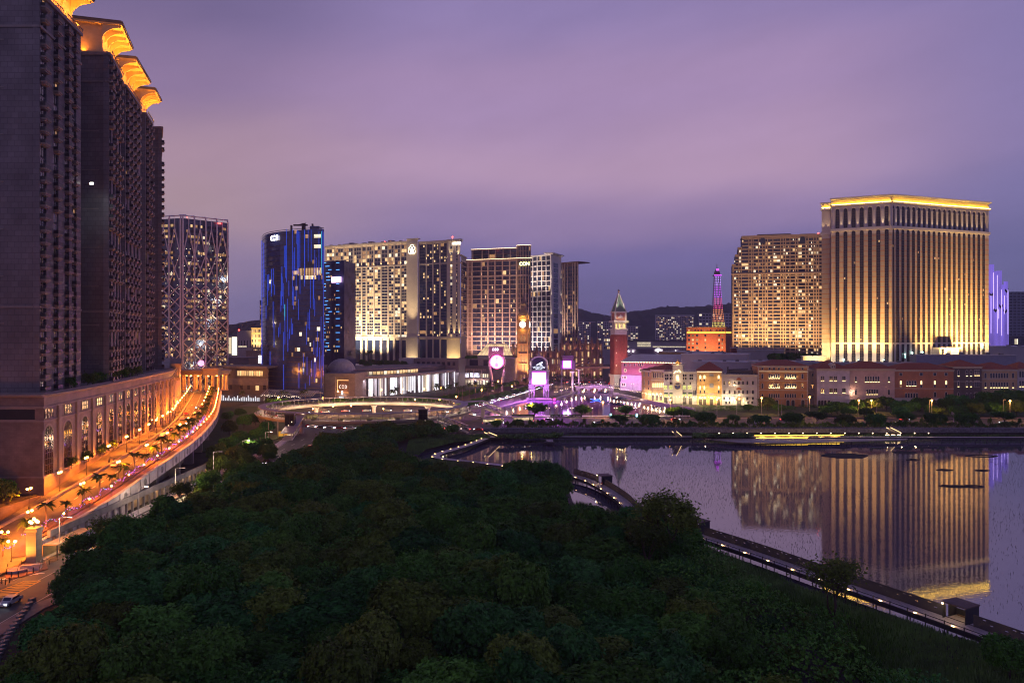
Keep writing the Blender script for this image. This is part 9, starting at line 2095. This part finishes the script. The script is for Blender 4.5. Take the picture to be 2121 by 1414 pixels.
for i, (x,y,rz,c,lb) in enumerate(((-89,137,-pi/2,0,'white car approaching on the street at the lower left'),(-93.5,186,-pi/2,2,'silver car approaching on the street beside the dark trees'),(-93.4,193,-pi/2,0,'white car following the silver one'),(-90.5,168,-pi/2,1,'dark car approaching behind the spreading tree'),(-93.2,239,-pi/2,2,'silver car on the street beyond the bus'),(-90.2,246,-pi/2,0,'white car second beyond the bus'),(-93.4,254,-pi/2,1,'dark car third beyond the bus'),(-83.5,300,pi/2,1,'dark car with bright tail lights going away'),(-84,322,pi/2,3,'red car going away towards the roundabout'),(-83,340,pi/2,2,'silver car going away at the end of the street'),(-93.6,262,-pi/2,0,'white car fourth beyond the bus'),(-90.3,268,-pi/2,2,'silver car fifth beyond the bus'),(-93.4,276,-pi/2,0,'white car sixth beyond the bus'),(-90.4,284,-pi/2,1,'dark car seventh beyond the bus'))):
    car(lb, x, y, rz, PAINT[c]); 
    if rz < 0: lamp('SPOT', (x,y-2.6,GZ+.8), (.85,.93,1), 260, None, (x,y-14,GZ), 70, .9)
# bus
def bus(label, x, y, rz, c1, z_=GZ, L_=11, hh=3.1):
    t = thing('bus', label, 'bus', (x,y,z_), rz); M = WM[t.name]; g = MB(); g.on(M); g.prof([(-L_/2,.4),(L_/2,.4),(L_/2,hh-.35),(L_/2-.3,hh),(-L_/2,hh)],-1.25,1.25); part('body', g, c1, t)
    g = MB(); g.on(M); g.box(-L_/2+.4,L_/2-.6,-1.28,1.28,1.35,2.45); g.box(L_/2-.02,L_/2+.03,-1.1,1.1,1.2,2.6); part('window', g, mat('bus_interior', (.1,.08,.05), emit=(1,.75,.4), es=.9, var=.6, scale=1.2), t)
    for dx in (-L_*.3,L_*.32):
        for dy in (-1.1,1.1): g = MB(); g.on(M @ Matrix.Translation((dx,dy,.5)) @ Matrix.Rotation(pi/2,4,'X')); g.cyl(0,0,-.18,.18,.5,n=12); part('wheel', g, M_rail, t)
    for dy in (-.9,.9): g = MB(); g.on(M); g.box(L_/2,L_/2+.08,dy-.2,dy+.2,.7,.95); part('headlight', g, glow('headlight', (.85,.93,1), 22), t); g = MB(); g.on(M); g.box(-L_/2-.08,-L_/2,dy-.2,dy+.2,.7,1.0); part('taillight', g, glow('taillight', (1,.04,.03), 10), t)
    g = MB(); g.on(M); g.box(L_/2,L_/2+.06,-.9,.9,hh-.5,hh-.2); g.box(L_*.1,L_*.38,-1.3,-1.27,2.5,2.8); part('route_sign', g, glow('route_sign', (1,.6,.1), 5), t); return t
bus('cream and orange bus on the street below the ramp', -92.8, 214, -pi/2, mat('bus_cream', (.6,.45,.25), rough=.35))
lamp('SPOT', (-92.8,207,GZ+1), (1,.8,.5), 500, None, (-92.8,194,GZ), 70, .9)
bus('long pale bus passing on the far road below the lagoon stair', -10, 408, 0, mat('bus_pale', (.55,.5,.45), rough=.35))
bus('second pale bus on the far road near the ring footbridge', 6, 417, pi, MATS['bus_pale'])
# small far cars: one mesh each
def far_mesh(paint):
    q = MB(); q.prof([(-2.2,.3),(2.2,.3),(2.25,.75),(1.05,.95),(.55,1.42),(-.95,1.45),(-1.65,1.0),(-2.2,.9)],-.86,.86,0); q.prof([(.98,.98),(.56,1.36),(-.92,1.39),(-1.5,1.02)],-.88,.88,3)
    for dy in (-.6,.6): q.box(2.2,2.34,dy-.24,dy+.24,.5,.85,1); q.box(-2.34,-2.22,dy-.22,dy+.22,.55,.85,2)
    return q.mesh('car', [paint, glow('far_headlight', (.8,.9,1), 8), glow('far_taillight', (1,.05,.04), 6), M_glassd])
FM = [far_mesh(p) for p in PAINT[:4]]; cnt = [0]
def far_car(x, y, rz, where, z_=GZ):
    o = bpy.data.objects.new('car', FM[cnt[0] % 4]); cnt[0] += 1; link(o, None, Matrix.Translation((x,y,z_)) @ Matrix.Rotation(rz,4,'Z')); tag(o, ('white','dark','silver','red')[(cnt[0]-1)%4]+' car '+where, 'car', 'cars in the evening traffic'); return o
r = random.Random(17)
d = atan2(250,66)
for i in range(26):   # boulevard queue beside the lagoon
    s = i/25; x, y = -20+s*62, 494+s*230; far_car(x-3.5+r.uniform(-.6,.6), y, d+pi, nth(i)+' in the queue facing the lake along the lagoon boulevard')
    if i % 2 == 0: far_car(x-8, y+r.uniform(-3,3), d+pi, nth(i//2)+' in the inner queue lane of the lagoon boulevard')
    if i % 3 == 0: far_car(x-15, y, d, nth(i//3)+' driving away up the lagoon boulevard')
for i in range(15): a = pi*.18+i*.2; far_car(-77+64*cos(a), 425+50*sin(a), a-pi/2, nth(i)+' circling the far side of the roundabout')
for i in range(9): a = pi*1.25+i*.14; far_car(-77+40*cos(a), 420+34*sin(a), a+pi/2, nth(i)+' circling inside the near side of the ring')
for i in range(5): far_car(-36+i*6.5, 385-i*1.2, 2.9, nth(i)+' waiting below the near right stair')
for i, x in enumerate((20,46,90,130,150,206,216,262,300,330)): far_car(x, 411 if i%2 else 425, pi if i%2 else 0, nth(i)+' on the far shore road counted from the lagoon')
for i in range(14): far_car(50+i*4.2, 735+r.uniform(-14,20), r.choice((0,pi,d,d+pi)), nth(i)+' in the far traffic beyond the stone bridge')
# --- street furniture at the lower left corner
q = MB(); q.box(-.55,.55,-.3,.3,0,.75); q.box(-.62,.62,-.36,.36,.6,.78); me_b = q.mesh('barrier_block', [mat('block_concrete', (.22,.23,.22), var=.2)])
for i in range(15):
    py = 1245+i*9.0; px = 66-i*6.2 if i < 9 else 10-(i-9)*4; p = G(px+1,py+2,GZ); o = bpy.data.objects.new('barrier_block', me_b); link(o, None, Matrix.Translation((p.x,p.y,GZ)) @ Matrix.Rotation(1.35,4,'Z')); tag(o, nth(i)+' squat concrete barrier block along the kerb counted from the trees', 'barrier block', 'barrier blocks along the kerb')
q = MB(); q.cyl(0,0,0,.95,.1,.08,8); q.cyl(0,0,.7,.8,.13,n=8); q.ball(0,0,1.0,.1,6); me_bo = q.mesh('bollard', [M_rail])
for i, (px,py) in enumerate(((14,1190),(16,1180),(22,1172),(24,1196),(38,1196),(56,1191),(69,1187),(3,1210),(12,1212),(20,1208))): p = G(px,py,GZ); o = bpy.data.objects.new('bollard', me_bo); link(o, None, Matrix.Translation((p.x,p.y,GZ+.16))); tag(o, nth(i)+' dark bollard around the brick traffic island', 'bollard', 'bollards of the traffic island')
# gantry over the far road
Y = 405; t = thing('road_gantry', 'grey cantilever sign gantry over the far shore road', 'gantry', (X(1976,Y),Y,GZ)); x = X(1976,Y); g = MB(); g.cyl(x,Y,GZ,Z(857,Y),.35,.3,8); part('post', g, M_galv, t)
g = MB(); z0 = Z(858,Y); x2 = X(1953,Y)
for dz in (0,1.2): g.tube([(x,Y,z0+dz-.5),(x2,Y-8,z0+dz+1.0)], .14, 5)
for k in range(7): s = k/6; s2 = (k+.5)/6; g.tube([(x+(x2-x)*s,Y-8*s,z0-.5+1.5*s),(x+(x2-x)*min(1,s2),Y-8*min(1,s2),z0+.7+1.5*min(1,s2))], .08, 4)
part('truss_arm', g, M_galv, t)
# blue info screens by the road
for px, py, lb in ((1319,866,'small cyan lit bus stop panel by the lagoon road'),(1265,865,'small blue lit panel under the trees by the lagoon road')):
    Yb = 438; x = X(px,Yb); t = thing('info_panel', lb, 'panel', (x,Yb,GZ)); g = MB(); g.box(x-.55,x+.55,Yb-.15,Yb-.05,GZ+.7,GZ+2.5); part('screen', g, glow('cyan_panel', (.35,.85,1), 3), t); g = MB(); g.box(x-.65,x+.65,Yb-.05,Yb+.1,GZ,GZ+2.6); part('housing', g, M_metal, t)
# row of small lights along the far boardwalk
q = MB(); q.cyl(0,0,0,.8,.05,n=5,m=0); q.ball(0,0,.95,.24,6,1,1,4); me_sl = q.mesh('path_light', [M_pole, E_warm])
for i in range(17):
    px = 1404+i*29 if i else 1404; Yb = 1600*47.6/(898.5-690); x = X(1459+i*28.8,365); o = bpy.data.objects.new('path_light', me_sl); link(o, None, Matrix.Translation((x,363.5,GZ+.1))); tag(o, nth(i)+' small path light on the far shore counted from the left', 'path light', 'path lights on the far shore'); lamp('POINT', (x,362.6,GZ+1.3), (1,.66,.3), 60, o, r=.2)
# lamps of the roundabout
for i, (px,py) in enumerate(((690,846),(794,852),(648,852),(876,838),(906,843),(940,838),(727,845))):
    p = G(px,py+14,GZ); t = copy_thing(P1, Matrix.Translation((p.x,p.y,GZ)) @ Matrix.Diagonal((1.6,1.6,1.7,1)), nth(i)+' orange globe lamp inside the roundabout', 'lamps inside the roundabout'); lamp('POINT', (p.x,p.y-.6,GZ+6), (1,.5,.2), 1500, t, r=.3)
for i, (px,Yb) in enumerate(((835,548),(878,552),(914,560),(766,540),(790,545),(1032,640),(700,530))):
    x = X(px,Yb); t = copy_thing(P1, Matrix.Translation((x,Yb,GZ)) @ Matrix.Diagonal((2,2,2.6,1)), nth(i)+' orange globe lamp along the casino front', 'lamps along the casino front'); lamp('POINT', (x,Yb-1,GZ+8.6), (1,.48,.12), 1600, t, r=.3)
for i, (x,y) in enumerate(((-45,480),(-36,500),(-22,560),(0,600),(20,650),(40,700),(-60,478),(-120,490),(-150,496))): 
    t = copy_thing(P1, Matrix.Translation((x,y,GZ)) @ Matrix.Diagonal((1.8,1.8,2.2,1)), nth(i)+' orange globe lamp along the boulevard kerb', 'lamps along the boulevard kerb'); lamp('POINT', (x,y-.8,GZ+7.2), (1,.5,.22), 2600, t, r=.3)
# ================================================================ evening haze
HAZE = True
if HAZE:
    g = MB(); g.box(-2650,2650,-150,3650,-3.2,172); m = bpy.data.materials.new('evening_haze'); m.use_nodes = True; nt = m.node_tree; nt.nodes.clear(); v = nt.nodes.new('ShaderNodeVolumePrincipled'); v.inputs['Color'].default_value = (.78,.74,.98,1); v.inputs['Density'].default_value = .0001; v.inputs['Anisotropy'].default_value = .2
    out = nt.nodes.new('ShaderNodeOutputMaterial'); nt.links.new(v.outputs[0], out.inputs['Volume']); o = bpy.data.objects.new('haze', g.mesh('haze', [m])); link(o); o['kind'] = 'stuff'
